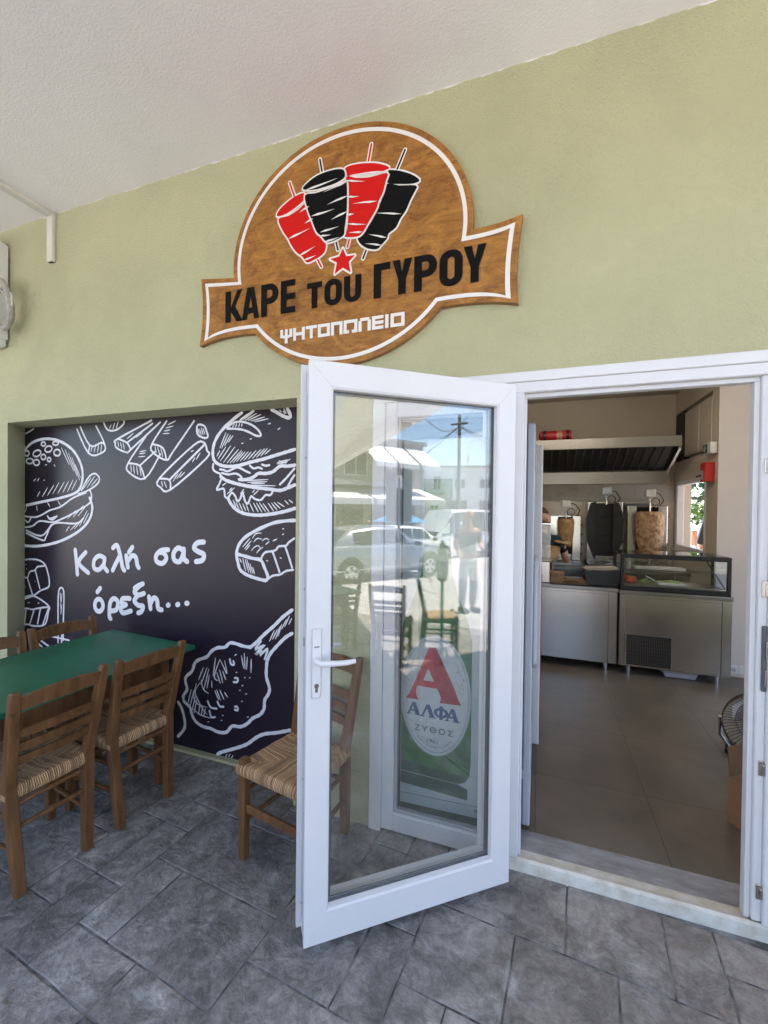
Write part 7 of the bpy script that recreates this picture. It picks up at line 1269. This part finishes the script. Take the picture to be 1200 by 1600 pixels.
skin_obj('body', body, 'skin', wk)
head_parts(wk, hc, fw_, 'hair')
skin_obj('shirt', [[((-.02, .03, .86), (.168, .128)), ((-.02, .03, 1.05), (.150, .116)), ((-.01, .02, 1.20), (.170, .116)), ((0, .01, 1.295), (.085, .075))], [((-.01, .02, 1.20), (.170, .116)), ((.155, -.01, 1.235), .070), ((.205, -.015, 1.135), .060)], [((-.01, .02, 1.20), (.170, .116)), ((-.17, .02, 1.235), .070), ((-.215, .005, 1.13), .060)]], 'tshirt', wk)
skin_obj('trousers', [[((-.02, .03, .90), (.165, .125)), ((-.02, .03, .85), (.16, .12))]] + [[((-.02, .03, .85), (.16, .12)), ((s * .09 - .02, .03, .80), .098), ((s * .10 - .02, .02, .47), .074), ((s * .10 - .02, .04, .08), .058)] for s in (-1, 1)], 'charcoal', wk)
skin_obj('glove', [[((.220, -.122, 1.090), .033), ((.213, -.13, 1.105), .031)]] + hand_chains((.213, -.13, 1.105), (-.25, -.55, .75), (1, 0, .1), (-.3, -.6, -.6), 1.12, .75), 'glove', wk)
skin_obj('apron', [[((.0, -.105, .86), (.12, .016)), ((.0, -.10, 1.02), (.11, .016)), ((.0, -.10, 1.16), (.08, .016))]], 'charcoal', wk)
MT['pita'] = mat('pita_bread', (.52, .36, .19), .7, rgb2=(.34, .19, .085), vscale=16)
t = thing('pita_bread', 'round flat pita bread lying on the black gloved hand', 'bread', (.235, 4.985, 1.205)); m = rough_blob([(.001, 0), (.07, .001), (.083, .006), (.08, .012), (.04, .016), (.001, .017)], (0, 0, 0), 22, 3, .03); o = m.build('bread', 'pita', t, smooth=True); o.rotation_euler = (R(6), R(4), 0)
t = thing('wrapped_pita', 'half wrapped pita cone held in front of the worker', 'bread', (.125, 4.99, 1.075)); m = MB(); m.prism([(-.055, .09), (.10, .095), (.075, -.02), (.0, -.10), (-.04, -.02)], -.02, .02, 'y', .012); m.build('bread', 'pita', t)

# people seen in the door glass
def standing(label, loc, face, shirt, hair, bald=False, scale=1.0, trous='sunlit_denim', bend=0):
    t = thing('person', label, 'person', loc, face); S = scale
    k = lambda x, y, z: (x * S, y * S, z * S)
    c = k(.02, 0, 1.60)
    B = [[(k(0, 0, .93), (.15 * S, .11 * S)), (k(-.01, 0, 1.08), (.14 * S, .105 * S)), (k(-.01, 0, 1.30), (.155 * S, .105 * S)), (k(0, 0, 1.42), (.08 * S, .065 * S)), (k(.005, 0, 1.47), .05 * S)]] + head_chain(k(.005, 0, 1.47), c, (1, 0, 0))
    for s in (-1, 1):
        w = k(.16, s * .25, .93)
        B += [[(k(-.01, 0, 1.30), (.155 * S, .105 * S)), (k(-.01, s * .18, 1.36), .058 * S), (k(-.02, s * .23, 1.12), .046 * S), (w, .030 * S)]] if s > 0 else [[(k(-.01, 0, 1.30), (.155 * S, .105 * S)), (k(-.01, s * .18, 1.36), .058 * S), (k(-.03, s * .24, 1.12), .046 * S), (k(.17, s * .17, 1.05), .030 * S)]]
        B += hand_chains(w if s > 0 else k(.17, s * .17, 1.05), (.7, 0, -.6) if s > 0 else (.9, .3, .1), (.5, -s, 0), (0, s, .2), S)
        B += [[(k(0, 0, .93), (.15 * S, .11 * S)), (k(0, s * .09, .84), .085 * S), (k(.02, s * .10, .48), .058 * S), (k(-.02, s * .10, .09), .040 * S), (k(.07, s * .11, .045), .036 * S), (k(.15, s * .115, .035), .028 * S)]]
    skin_obj('body', B, 'skin', t, 1); head_parts(t, c, (1, 0, 0), hair, bald)
    skin_obj('shirt', [[(k(0, 0, .88), (.170 * S, .13 * S)), (k(-.01, 0, 1.08), (.162 * S, .125 * S)), (k(-.01, 0, 1.30), (.172 * S, .118 * S)), (k(0, 0, 1.415), (.085 * S, .07 * S))]] + [[(k(-.01, 0, 1.30), (.172 * S, .118 * S)), (k(-.01, s * .18, 1.36), .072 * S), (k(-.018, s * .215, 1.20), .066 * S)] for s in (-1, 1)], shirt, t, 1)
    skin_obj('trousers', [[(k(0, 0, .94), (.162 * S, .122 * S)), (k(0, 0, .86), (.158 * S, .12 * S))]] + [[(k(0, 0, .86), (.158 * S, .12 * S)), (k(0, s * .09, .80), .098 * S), (k(.02, s * .10, .48), .074 * S), (k(-.02, s * .10, .08), .060 * S)] for s in (-1, 1)], trous, t, 1)
    m = MB()
    for s in (-1, 1): m.box((-.06) * S, .19 * S, (s * .11 - .045) * S, (s * .11 + .045) * S, 0, .085 * S, .02 * S)
    m.build('shoes', 'charcoal', t)
    return t
gz = ground_z
standing('man in a blue grey shirt standing in the street, mirrored right in the door glass', (4.85, -.17, gz(4.85, -.17)), R(130), 'navy', 'greyhair', True, .985)
standing('small figure in a coral top far across the street in the door glass reflection', (13.2, -9.15, gz(13.2, -9.15)), R(60), 'orange', 'hair', False, .96, 'orange')
standing('man in black standing before the far shop in the door glass reflection', (14.2, -8.35, gz(14.2, -8.35)), R(110), 'charcoal', 'greyhair', True, 1.0, 'charcoal')

# ================================================================== THE STREET (seen in the panes)
def out_chair(label, x, y, rz): return dup(ch, (x, y, gz(x, y)), rz, label, 'wooden rush seat chairs')
out_chair('wooden chair on the street, its back mirrored at the centre of the door glass', 2.42, .42, R(150))
out_chair('wooden chair turned edge on outside, mirrored left of centre in the door glass', 1.92, .10, R(72))
out_chair('wooden chair by the outside table, mirrored at the left edge of the door glass', 1.95, -.62, R(35))
tb2 = copy_tree(tb); tb2.location = (1.45, -.75, 0); tb2.rotation_euler = (0, 0, R(20)); tag(tb2, 'green painted table outside, mirrored low at the left of the door glass', 'table')
p_ = thing('closed_parasol', 'closed dark parasol leaning on its pole beside the outside chair, mirrored in the glass', 'parasol', (2.22, .52, gz(2.22, .52)), R(-25)); m = MB(); m.tube([(-.16, 0, 0), (.02, 0, 1.15)], .017, 8); m.build('pole', 'tablegreen', p_)
m = MB(); m.lathe([(.012, -.04), (.055, .0), (.07, .12), (.05, .30), (.012, .40)], n=10); m.bm.transform(Matrix.Translation((-.02, 0, .85)) @ Matrix.Rotation(R(9), 4, 'Y')); m.build('canopy', 'tshirt', p_)

MT['silver'] = mat('silver_car_paint', (.27, .29, .32), .28, metal=.5, coat=.6); MT['white_paint'] = mat('white_car_paint', (.70, .71, .73), .28, coat=.6)
MT['cglass_dark'] = mat('tinted_car_glass', (.02, .028, .032), .05, spec=.8); MT['tyre'] = mat('tyre_rubber', (.018, .018, .019), .8); MT['alloy'] = mat('alloy_rim', (.55, .56, .58), .3, metal=.8)
MT['taillight'] = mat('tail_light', (.40, .01, .01), .2); MT['headlight'] = mat('head_light', (.65, .68, .70), .1)
def loft(m, secs):
    """secs: list of rings (lists of points); capped"""
    R_ = [[m.bm.verts.new(p) for p in s] for s in secs]
    n = len(R_[0])
    for A, B in zip(R_, R_[1:]):
        for k in range(n): m.bm.faces.new((A[k], A[(k + 1) % n], B[(k + 1) % n], B[k]))
    m.bm.faces.new(R_[0][::-1]); m.bm.faces.new(R_[-1])
def make_car(label, cat, loc, rz, stations, house, paint, wheels, wr=.31):
    """stations: (x, z_low, z_top, half width); house: (x, half width at foot, z_foot, roof half width, z_roof)"""
    t = thing('parked_' + cat.split()[-1], label, cat, loc, rz)
    m = MB(); secs = []
    for x, zl, zt, w in stations:
        half = [(0, zl), (w * .86, zl), (w * .98, zl + .10), (w, zl + (zt - zl) * .55), (w * .975, zt - .09), (w * .90, zt - .01), (w * .5, zt + .012)]
        ring = [(x, y, z) for y, z in half] + [(x, -y, z) for y, z in half[:0:-1]]; secs.append(ring)
    loft(m, secs); m.build('body', paint, t, smooth=True)
    m = MB(); secs = []
    for x, w0, z0, w1, z1 in house:
        half = [(0, z0 - .05), (w0, z0 - .04), (w0 * .99, z0 + .02), (w1 * 1.03, z0 + (z1 - z0) * .85), (w1 * .9, z1 - .005), (w1 * .5, z1 + .012)]
        secs.append([(x, y, z) for y, z in half] + [(x, -y, z) for y, z in half[:0:-1]])
    loft(m, secs); m.build('roof', paint, t, smooth=True)
    # side windows and screens, a little proud of the pillars
    hs = house
    def gp(i, f, s):
        x, w0, z0, w1, z1 = hs[i]; return Vector((x, s * (w0 + (w1 * 1.03 - w0) * f + .006), z0 + .03 + (z1 - z0 - .10) * f))
    nwin = len(hs) - 3
    for s in (-1, 1):
        for i in range(1, len(hs) - 2):
            a, b, c, d = gp(i, .0, s), gp(i + 1, .0, s), gp(i + 1, 1, s), gp(i, 1, s)
            if i == 1: d = gp(i, .05, s) + (gp(i + 1, 1, s) - gp(i, .05, s)) * .12 if hs[1][4] - hs[1][2] < .12 else d
            cen = (a + b + c + d) / 4; k = .93
            q = [cen + (p - cen) * k for p in (a, b, c, d)]
            w = MB(); w.bm.faces.new([w.bm.verts.new(p) for p in q]); v2 = [w.bm.verts.new(p - Vector((0, s * .012, 0))) for p in q]
            vv = list(w.bm.verts)[:4]
            for j in range(4): w.bm.faces.new((vv[j], vv[(j + 1) % 4], v2[(j + 1) % 4], v2[j]))
            w.build('window', 'cglass_dark', t)
    for (i, j, sg_) in ((0, 1, -1), (len(hs) - 2, len(hs) - 1, 1)):
        A, B = hs[i], hs[j]
        lo, hi = (A, B) if sg_ < 0 else (B, A)
        off = Vector((sg_ * .012, 0, .012))
        q = [Vector((lo[0] + (hi[0] - lo[0]) * .12, y * lo[1] * .86, lo[2] + (hi[4] - lo[2]) * .12)) + off for y in (-1, 1)] + [Vector((lo[0] + (hi[0] - lo[0]) * .88, y * hi[3] * .84, lo[2] + (hi[4] - lo[2]) * .88)) + off for y in (1, -1)]
        w = MB(); w.bm.faces.new([w.bm.verts.new(p) for p in q]); bk = [w.bm.verts.new(p - off) for p in q]; vv = list(w.bm.verts)[:4]
        for k in range(4): w.bm.faces.new((vv[k], vv[(k + 1) % 4], bk[(k + 1) % 4], bk[k]))
        w.build('windscreen', 'cglass_dark', t)
    wmax = max(s[3] for s in stations)
    for x in wheels:
        for s in (-1, 1):
            y = s * (wmax - .10)
            w = MB(); w.cyl((x, y - .10, wr), (x, y + .115 if s > 0 else y - .115, wr), wr, n=24) if False else w.cyl((x, s * (wmax - .21), wr), (x, s * (wmax + .004), wr), wr, n=26)
            b = w.build('tyre', 'tyre', t)
            r_ = MB(); yo = s * (wmax + .006)
            r_.cyl((x, s * (wmax - .01), wr), (x, yo, wr), wr * .64, n=22)
            rim = r_.build('rim', 'alloy', b)
            r_ = MB()
            for k in range(5):
                a = 2 * math.pi * k / 5 + .3
                r_.prism([(x + wr * .30 * math.cos(a - .30), wr + wr * .30 * math.sin(a - .30)), (x + wr * .56 * math.cos(a - .24), wr + wr * .56 * math.sin(a - .24)), (x + wr * .56 * math.cos(a + .24), wr + wr * .56 * math.sin(a + .24)), (x + wr * .30 * math.cos(a + .30), wr + wr * .30 * math.sin(a + .30))], min(yo, yo + s * .004), max(yo, yo + s * .004), 'y')
            r_.build('rim_gap', 'tyre', b)
            ar = MB(); ar.prism([(x + (wr + .07) * math.cos(R(a)), wr + .02 + (wr + .07) * math.sin(R(a))) for a in range(-8, 189, 14)], s * (wmax - .30), s * (wmax - .001) if False else s * (wmax - .004), 'y'); ar.build('wheel_arch', 'tyre', t)
    x0, x1 = stations[0][0], stations[-1][0]
    for s in (-1, 1):
        w = MB(); w.box(x0 - .012, x0 + .14, s * .62 - .14, s * .62 + .14, .66, .84, .02); w.build('tail_light', 'taillight', t)
        w = MB(); w.box(x1 - .22, x1 + .004, s * .58 - .17, s * .58 + .17, .56, .70, .03); w.build('headlight', 'headlight', t)
        w = MB(); w.box(-.02, .10, s * (wmax + .005), s * (wmax + .02), .80, .825, .004) if s > 0 else w.box(-.02, .10, -(wmax + .02), -(wmax + .005), .80, .825, .004); w.build('door_handle', 'black', t)
        w = MB(); a, b = sorted((s * (wmax - .02), s * (wmax + .16))); w.box(.72, .84, a, b, .90, 1.02, .02); w.build('mirror', 'black', t)
    w = MB(); w.box(x1 - .03, x1 + .008, -.26, .26, .40, .50, .004); w.build('number_plate', 'white', t)
    w = MB(); w.box(x0 + .3, x1 - .3, -(wmax + .006), wmax + .006, .36, .395, .004); w.build('side_trim', 'groove', t)
    return t
sed_st = [(-2.20, .36, .84, .70), (-2.12, .24, .93, .80), (-1.6, .20, .98, .85), (-.8, .20, .96, .86), (.3, .20, .93, .86), (1.0, .20, .92, .85), (1.6, .20, .86, .83), (2.05, .24, .74, .76), (2.17, .34, .62, .62)]
sed_h = [(-1.72, .70, .97, .62, .98), (-1.18, .74, .96, .57, 1.36), (-.35, .75, .95, .57, 1.42), (.30, .75, .94, .56, 1.40), (.95, .72, .93, .58, 1.02), (1.22, .68, .915, .60, .925)]
wag_h = [(-2.12, .70, .97, .62, 1.0), (-1.92, .74, .97, .56, 1.38), (-.9, .75, .96, .58, 1.46), (-.1, .75, .95, .58, 1.45), (.45, .74, .94, .57, 1.40), (1.05, .70, .93, .58, 1.0), (1.25, .66, .915, .58, .925)]
def gp_(x, y): return (x, y, gz(x, y))
make_car('silver saloon car parked nearest across the road, mirrored at the left of the door glass', 'car', gp_(8.05, -4.05), R(20), sed_st, sed_h, 'silver', (-1.33, 1.30))
make_car('white estate car parked behind the silver saloon, mirrored in the door glass', 'car', gp_(12.9, -5.75), R(26), sed_st, wag_h, 'white_paint', (-1.33, 1.30))
van_st = [(-2.6, .45, 1.05, .90), (-2.55, .32, 1.15, .96), (-1.5, .30, 1.2, .97), (0, .30, 1.2, .97), (1.4, .30, 1.18, .96), (2.1, .32, 1.05, .92), (2.5, .40, .90, .80)]
van_h = [(-2.60, .92, 1.15, .82, 1.2), (-2.52, .95, 1.18, .86, 2.20), (-1.2, .96, 1.18, .88, 2.28), (.1, .96, 1.18, .88, 2.28), (1.0, .95, 1.16, .84, 2.22), (1.75, .90, 1.12, .82, 1.3), (2.0, .86, 1.05, .8, 1.06)]
make_car('white delivery van parked far down the street, mirrored right of centre in the door glass', 'van', gp_(17.6, -5.6), R(200), van_st, van_h, 'white_paint', (-1.6, 1.65), .36)
make_car('small red hatchback far down the street at the right edge of the reflection', 'car', gp_(21.0, -3.9), R(26), sed_st, wag_h, 'red', (-1.33, 1.30))

# buildings across the road: local x along the facade, facade at y=0 facing -y
AZ = R(22)
MT['beige'] = mat('beige_render', (.42, .38, .33), .85, var=.08, vscale=.6); MT['whiteb'] = mat('white_render', (.80, .80, .80), .85, var=.08, vscale=.5); MT['canvas'] = mat('white_canvas', (.72, .71, .69), .8, var=.05, vscale=2)
MT['winb'] = mat('window_dark', (.03, .04, .05), .08, spec=.7); MT['yellow'] = mat('ochre_blind', (.50, .32, .09), .8); MT['concrete'] = mat('grey_concrete', (.32, .31, .30), .9, var=.12, vscale=1)
def building(label, origin, rz, L, zf, floors, roof, m, wins, name='corner_building'):
    t = thing(name, label, 'building', origin, rz)
    b = MB(); b.box(0, L, 0, 9, 0, roof); b.build('wall', m, t)
    b = MB(); b.box(-.15, L + .15, -.25, 9.2, roof, roof + .22); b.build('roof', 'concrete', t)
    for x0, x1, z0, z1 in wins:
        w = MB(); w.box(x0 - .07, x1 + .07, -.06, -.005, z0 - .07, z0 - .001); w.box(x0 - .07, x1 + .07, -.06, -.005, z1 + .001, z1 + .07); w.box(x0 - .07, x0 - .001, -.06, -.005, z0, z1); w.box(x1 + .001, x1 + .07, -.06, -.005, z0, z1); w.box((x0 + x1) / 2 - .03, (x0 + x1) / 2 + .03, -.05, -.005, z0, z1)
        f = w.build('window', 'white', t)
        w = MB(); w.box(x0, x1, -.012, -.004, z0, z1); w.build('pane', 'winb', f)
    return t
d17 = 17.0
ca, sa = math.cos(AZ), math.sin(AZ)
def street_pt(tt, dd): return (ca * tt + sa * dd, sa * tt - ca * dd)
bx, by = street_pt(16.8, d17); z0_ = -1.05
bl = building('two storey shop building with white awnings, mirrored upper left in the door glass', (bx, by, z0_), AZ + math.pi, 19.5, 0, 2, 6.35, 'beige', [(1.0, 2.4, 5.0 - .6, 5.7), (4.2, 5.6, 4.4, 5.7), (7.2, 8.6, 4.4, 5.7), (12, 13.4, 4.4, 5.7), (15, 16.4, 4.4, 5.7)], 'shop_terrace')
# facade of that building faces +y in world after turning: local -y side
b = MB(); b.box(3.0, 19.4, -1.3, -.003, 3.75, 4.0); b.build('balcony', 'concrete', bl)
b = MB()
for z in (4.25, 4.5, 4.75, 4.95): b.tube([(7.0, -1.27, z), (19.3, -1.27, z)], .02, 5)
for k in range(14): b.tube([(7.0 + k * .94, -1.27, 4.0), (7.0 + k * .94, -1.27, 4.95)], .02, 5)
b.build('balcony_rail', 'white', bl)
for x0 in (.15, 1.75, 3.3):
    b = MB(); b.prism([(-.02, 6.2), (-.02, 6.15), (-1.7, 4.95), (-1.7, 5.0)], x0, x0 + 1.4, 'x'); b.box(x0, x0 + 1.4, -1.72, -1.69, 4.75, 5.0); b.build('balcony_awning', 'canvas', bl)
b = MB(); b.prism([(-.02, 6.2), (-.02, 6.15), (-1.3, 5.5), (-1.3, 5.55)], 4.9, 8.5, 'x'); b.build('balcony_awning', 'yellow', bl)
for x0 in (.2, 5.2, 10.2):
    b = MB(); b.prism([(-.02, 3.72), (-.02, 3.66), (-2.2, 3.0), (-2.2, 3.06)], x0, x0 + 4.8, 'x'); b.box(x0, x0 + 4.8, -2.22, -2.19, 2.75, 3.06); b.build('shop_awning', 'canvas', bl)
for x0 in (.6, 4.4, 8.2, 12.0, 15.8):
    b = MB(); b.box(x0, x0 + 3.2, -.05, -.004, .25, 2.75); w = b.build('shop_window', 'winb', bl)
b = MB(); b.box(9.9, 10.6, -.35, -.06, 0, 2.7); b.box(6.3, 6.9, -.35, -.06, 0, 2.7); b.build('shop_pillar', 'beige', bl)

# the block closing the street faces back towards the shop
BA = R(-27.1); wx, wy_ = 39.2 * math.cos(BA), 39.2 * math.sin(BA); FA = R(68)
# local x runs along the facade, its street face is local +y
wb = thing('apartment_block', 'white three storey apartment block ending the street, mirrored upper right in the door glass', 'building', (wx, wy_, -1.8), FA)
ZT = 7.25
b = MB(); b.box(0, 13, 0.0, -8, 0, ZT); b.build('wall', 'whiteb', wb)
b = MB(); b.box(-.15, 13.1, .25, -8, ZT + .001, ZT + .16); b.build('roof', 'concrete', wb)
for x0, x1, z0, z1 in ((2.9, 3.5, 5.2, 6.4), (4.9, 5.8, 5.3, 6.1), (2.6, 3.3, 2.7, 4.2), (4.5, 6.0, 3.2, 4.1), (1.0, 1.7, 5.0, 6.4), (.8, 1.6, 2.6, 4.2), (7.2, 8.2, 5.3, 6.1), (7.2, 8.4, 3.2, 4.1), (9.6, 10.6, 5.3, 6.1), (9.6, 10.8, 3.2, 4.1)):
    w = MB(); w.box(x0 - .09, x1 + .09, .005, .06, z0 - .09, z0 - .001); w.box(x0 - .09, x1 + .09, .005, .06, z1 + .001, z1 + .09); w.box(x0 - .09, x0 - .001, .005, .06, z0, z1); w.box(x1 + .001, x1 + .09, .005, .06, z0, z1); w.box((x0 + x1) / 2 - .03, (x0 + x1) / 2 + .03, .005, .05, z0, z1)
    f = w.build('window', 'white', wb)
    w = MB(); w.box(x0, x1, .003, .012, z0, z1); w.build('pane', 'winb', f)
for z in (2.3, 4.6):
    b = MB(); b.box(.2, 3.9, .004, 1.2, z, z + .16); b.build('balcony', 'concrete', wb)
    b = MB()
    for k in range(20): b.tube([(.25 + k * .19, 1.17, z + .16), (.25 + k * .19, 1.17, z + 1.0)], .018, 4)
    b.tube([(.2, 1.17, z + 1.0), (3.9, 1.17, z + 1.0)], .03, 5); b.build('balcony_rail', 'concrete', wb)
b = MB(); b.prism([(.01, 2.1), (.01, 2.04), (1.8, 1.6), (1.8, 1.66)], .3, 12, 'x'); b.build('shop_awning', 'canvas', wb)
b = MB(); b.box(.5, 12, .004, .06, .2, 1.9); b.build('shop_window', 'winb', wb)
for x0, x1 in ((4.6, 6.4), (7.0, 9.0)):
    b = MB(); b.box(x0, x1, 1.85, 1.95, 1.55, 2.3); b.build('sign_panel', 'white', wb)
b = MB(); b.cyl((1.3, -1, ZT + .9), (2.2, -1, ZT + 1.3), .28, n=12); b.box(1.4, 2.1, -1.1, -.9, ZT + .165, ZT + .8); b.build('water_tank', 'concrete', wb)
for x, h in ((5.2, 1.7), (6.1, 1.3), (8, 1.9)):
    b = MB(); b.tube([(x, -1, ZT + .16), (x, -1, ZT + h)], .03, 5)
    for k in range(3): b.tube([(x - .3, -1, ZT + h - .1 - .2 * k), (x + .3, -1, ZT + h - .1 - .2 * k)], .02, 4)
    b.build('aerial', 'concrete', wb)

# signboard on a post
t = thing('shop_signboard', 'dark projecting signboard on a post, mirrored in the middle of the door glass', 'sign', gp_(10.3, -4.55), R(-28) + math.pi / 2 * 3)
m = MB(); m.box(-.42, .42, -.05, .05, 1.55, 3.25, .01); m.build('board', MT.setdefault('slate', mat('slate_sign', (.05, .055, .065), .5)), t)
m = MB(); m.box(-.10, -.03, -.056, -.0505, 2.65, 3.05); m.box(.03, .10, -.056, -.0505, 2.65, 3.05); m.box(-.03, .03, -.056, -.0505, 2.98, 3.05); m.box(-.10, -.03, .0505, .056, 2.65, 3.05); m.box(.03, .10, .0505, .056, 2.65, 3.05); m.box(-.03, .03, .0505, .056, 2.98, 3.05); m.build('emblem', 'white', t)
m = MB(); m.cyl((0, 0, 0), (0, 0, 1.549), .04, n=10); m.build('post', 'gasket', t)
# utility pole and wires
px_, py_ = 26.1, -8.75
t = thing('utility_pole', 'wooden utility pole with sagging wires, mirrored right of centre in the door glass', 'utility pole', gp_(px_, py_)); h = 9.2
m = MB(); m.cyl((0, 0, 0), (0, 0, h), .16, .11, n=12); m.build('pole', MT.setdefault('polewood', mat('weathered_pole', (.16, .14, .12), .8, var=.2, vscale=2, stretch=(6, 6, .5))), t)
m = MB(); m.box(-.06, .06, -.6, .6, h - .7, h - .58); m.tube([(.35 * math.cos(a), .55 * math.sin(a) * .4, h - .9 + .35 * math.sin(a)) for a in [k * math.pi / 6 for k in range(13)]], .02, 5); m.build('crossarm', 'gasket', t)
m = MB()
for e in ((-14, 9, 2.6), (9, -9, .3), (5, 7, -3.4), (-3, -6, -4.0), (-9, 1.5, -1.0), (12, 6, -1.5)):
    m.tube([(e[0] * k / 8, e[1] * k / 8, h - .8 + e[2] * k / 8 - 1.2 * math.sin(math.pi * k / 8) * .5) for k in range(9)], .022, 4)
m.build('wire', 'black', t)
# blue parasol across the road
t = thing('blue_parasol', 'light blue parasol open across the road behind the cars, mirrored in the door glass', 'parasol', gp_(13.9, -6.55)); m = MB(); m.cyl((0, 0, 0), (0, 0, 1.9), .03, n=8); m.build('pole', 'white', t); m = MB(); m.lathe([(1.15, 1.62), (1.10, 1.66), (.6, 1.86), (.02, 1.98), (.01, 1.94), (.6, 1.82)], n=8); m.build('canopy', MT.setdefault('blue', mat('blue_canvas', (.06, .27, .48), .8)), t)
# house wall on the far left side of the street, closing the view along the porch
b3 = building('plain cream house closing the far end of the porch side street', (-3.0, -13.2, -.3), R(180), 14, 0, 2, 6.4, 'beige', [(2, 3.3, 1.0, 2.6), (6, 7.3, 1.0, 2.6), (10, 11.3, 1.0, 2.6), (2, 3.3, 4.0, 5.4), (6, 7.3, 4.0, 5.4), (10, 11.3, 4.0, 5.4)], 'cream_house')
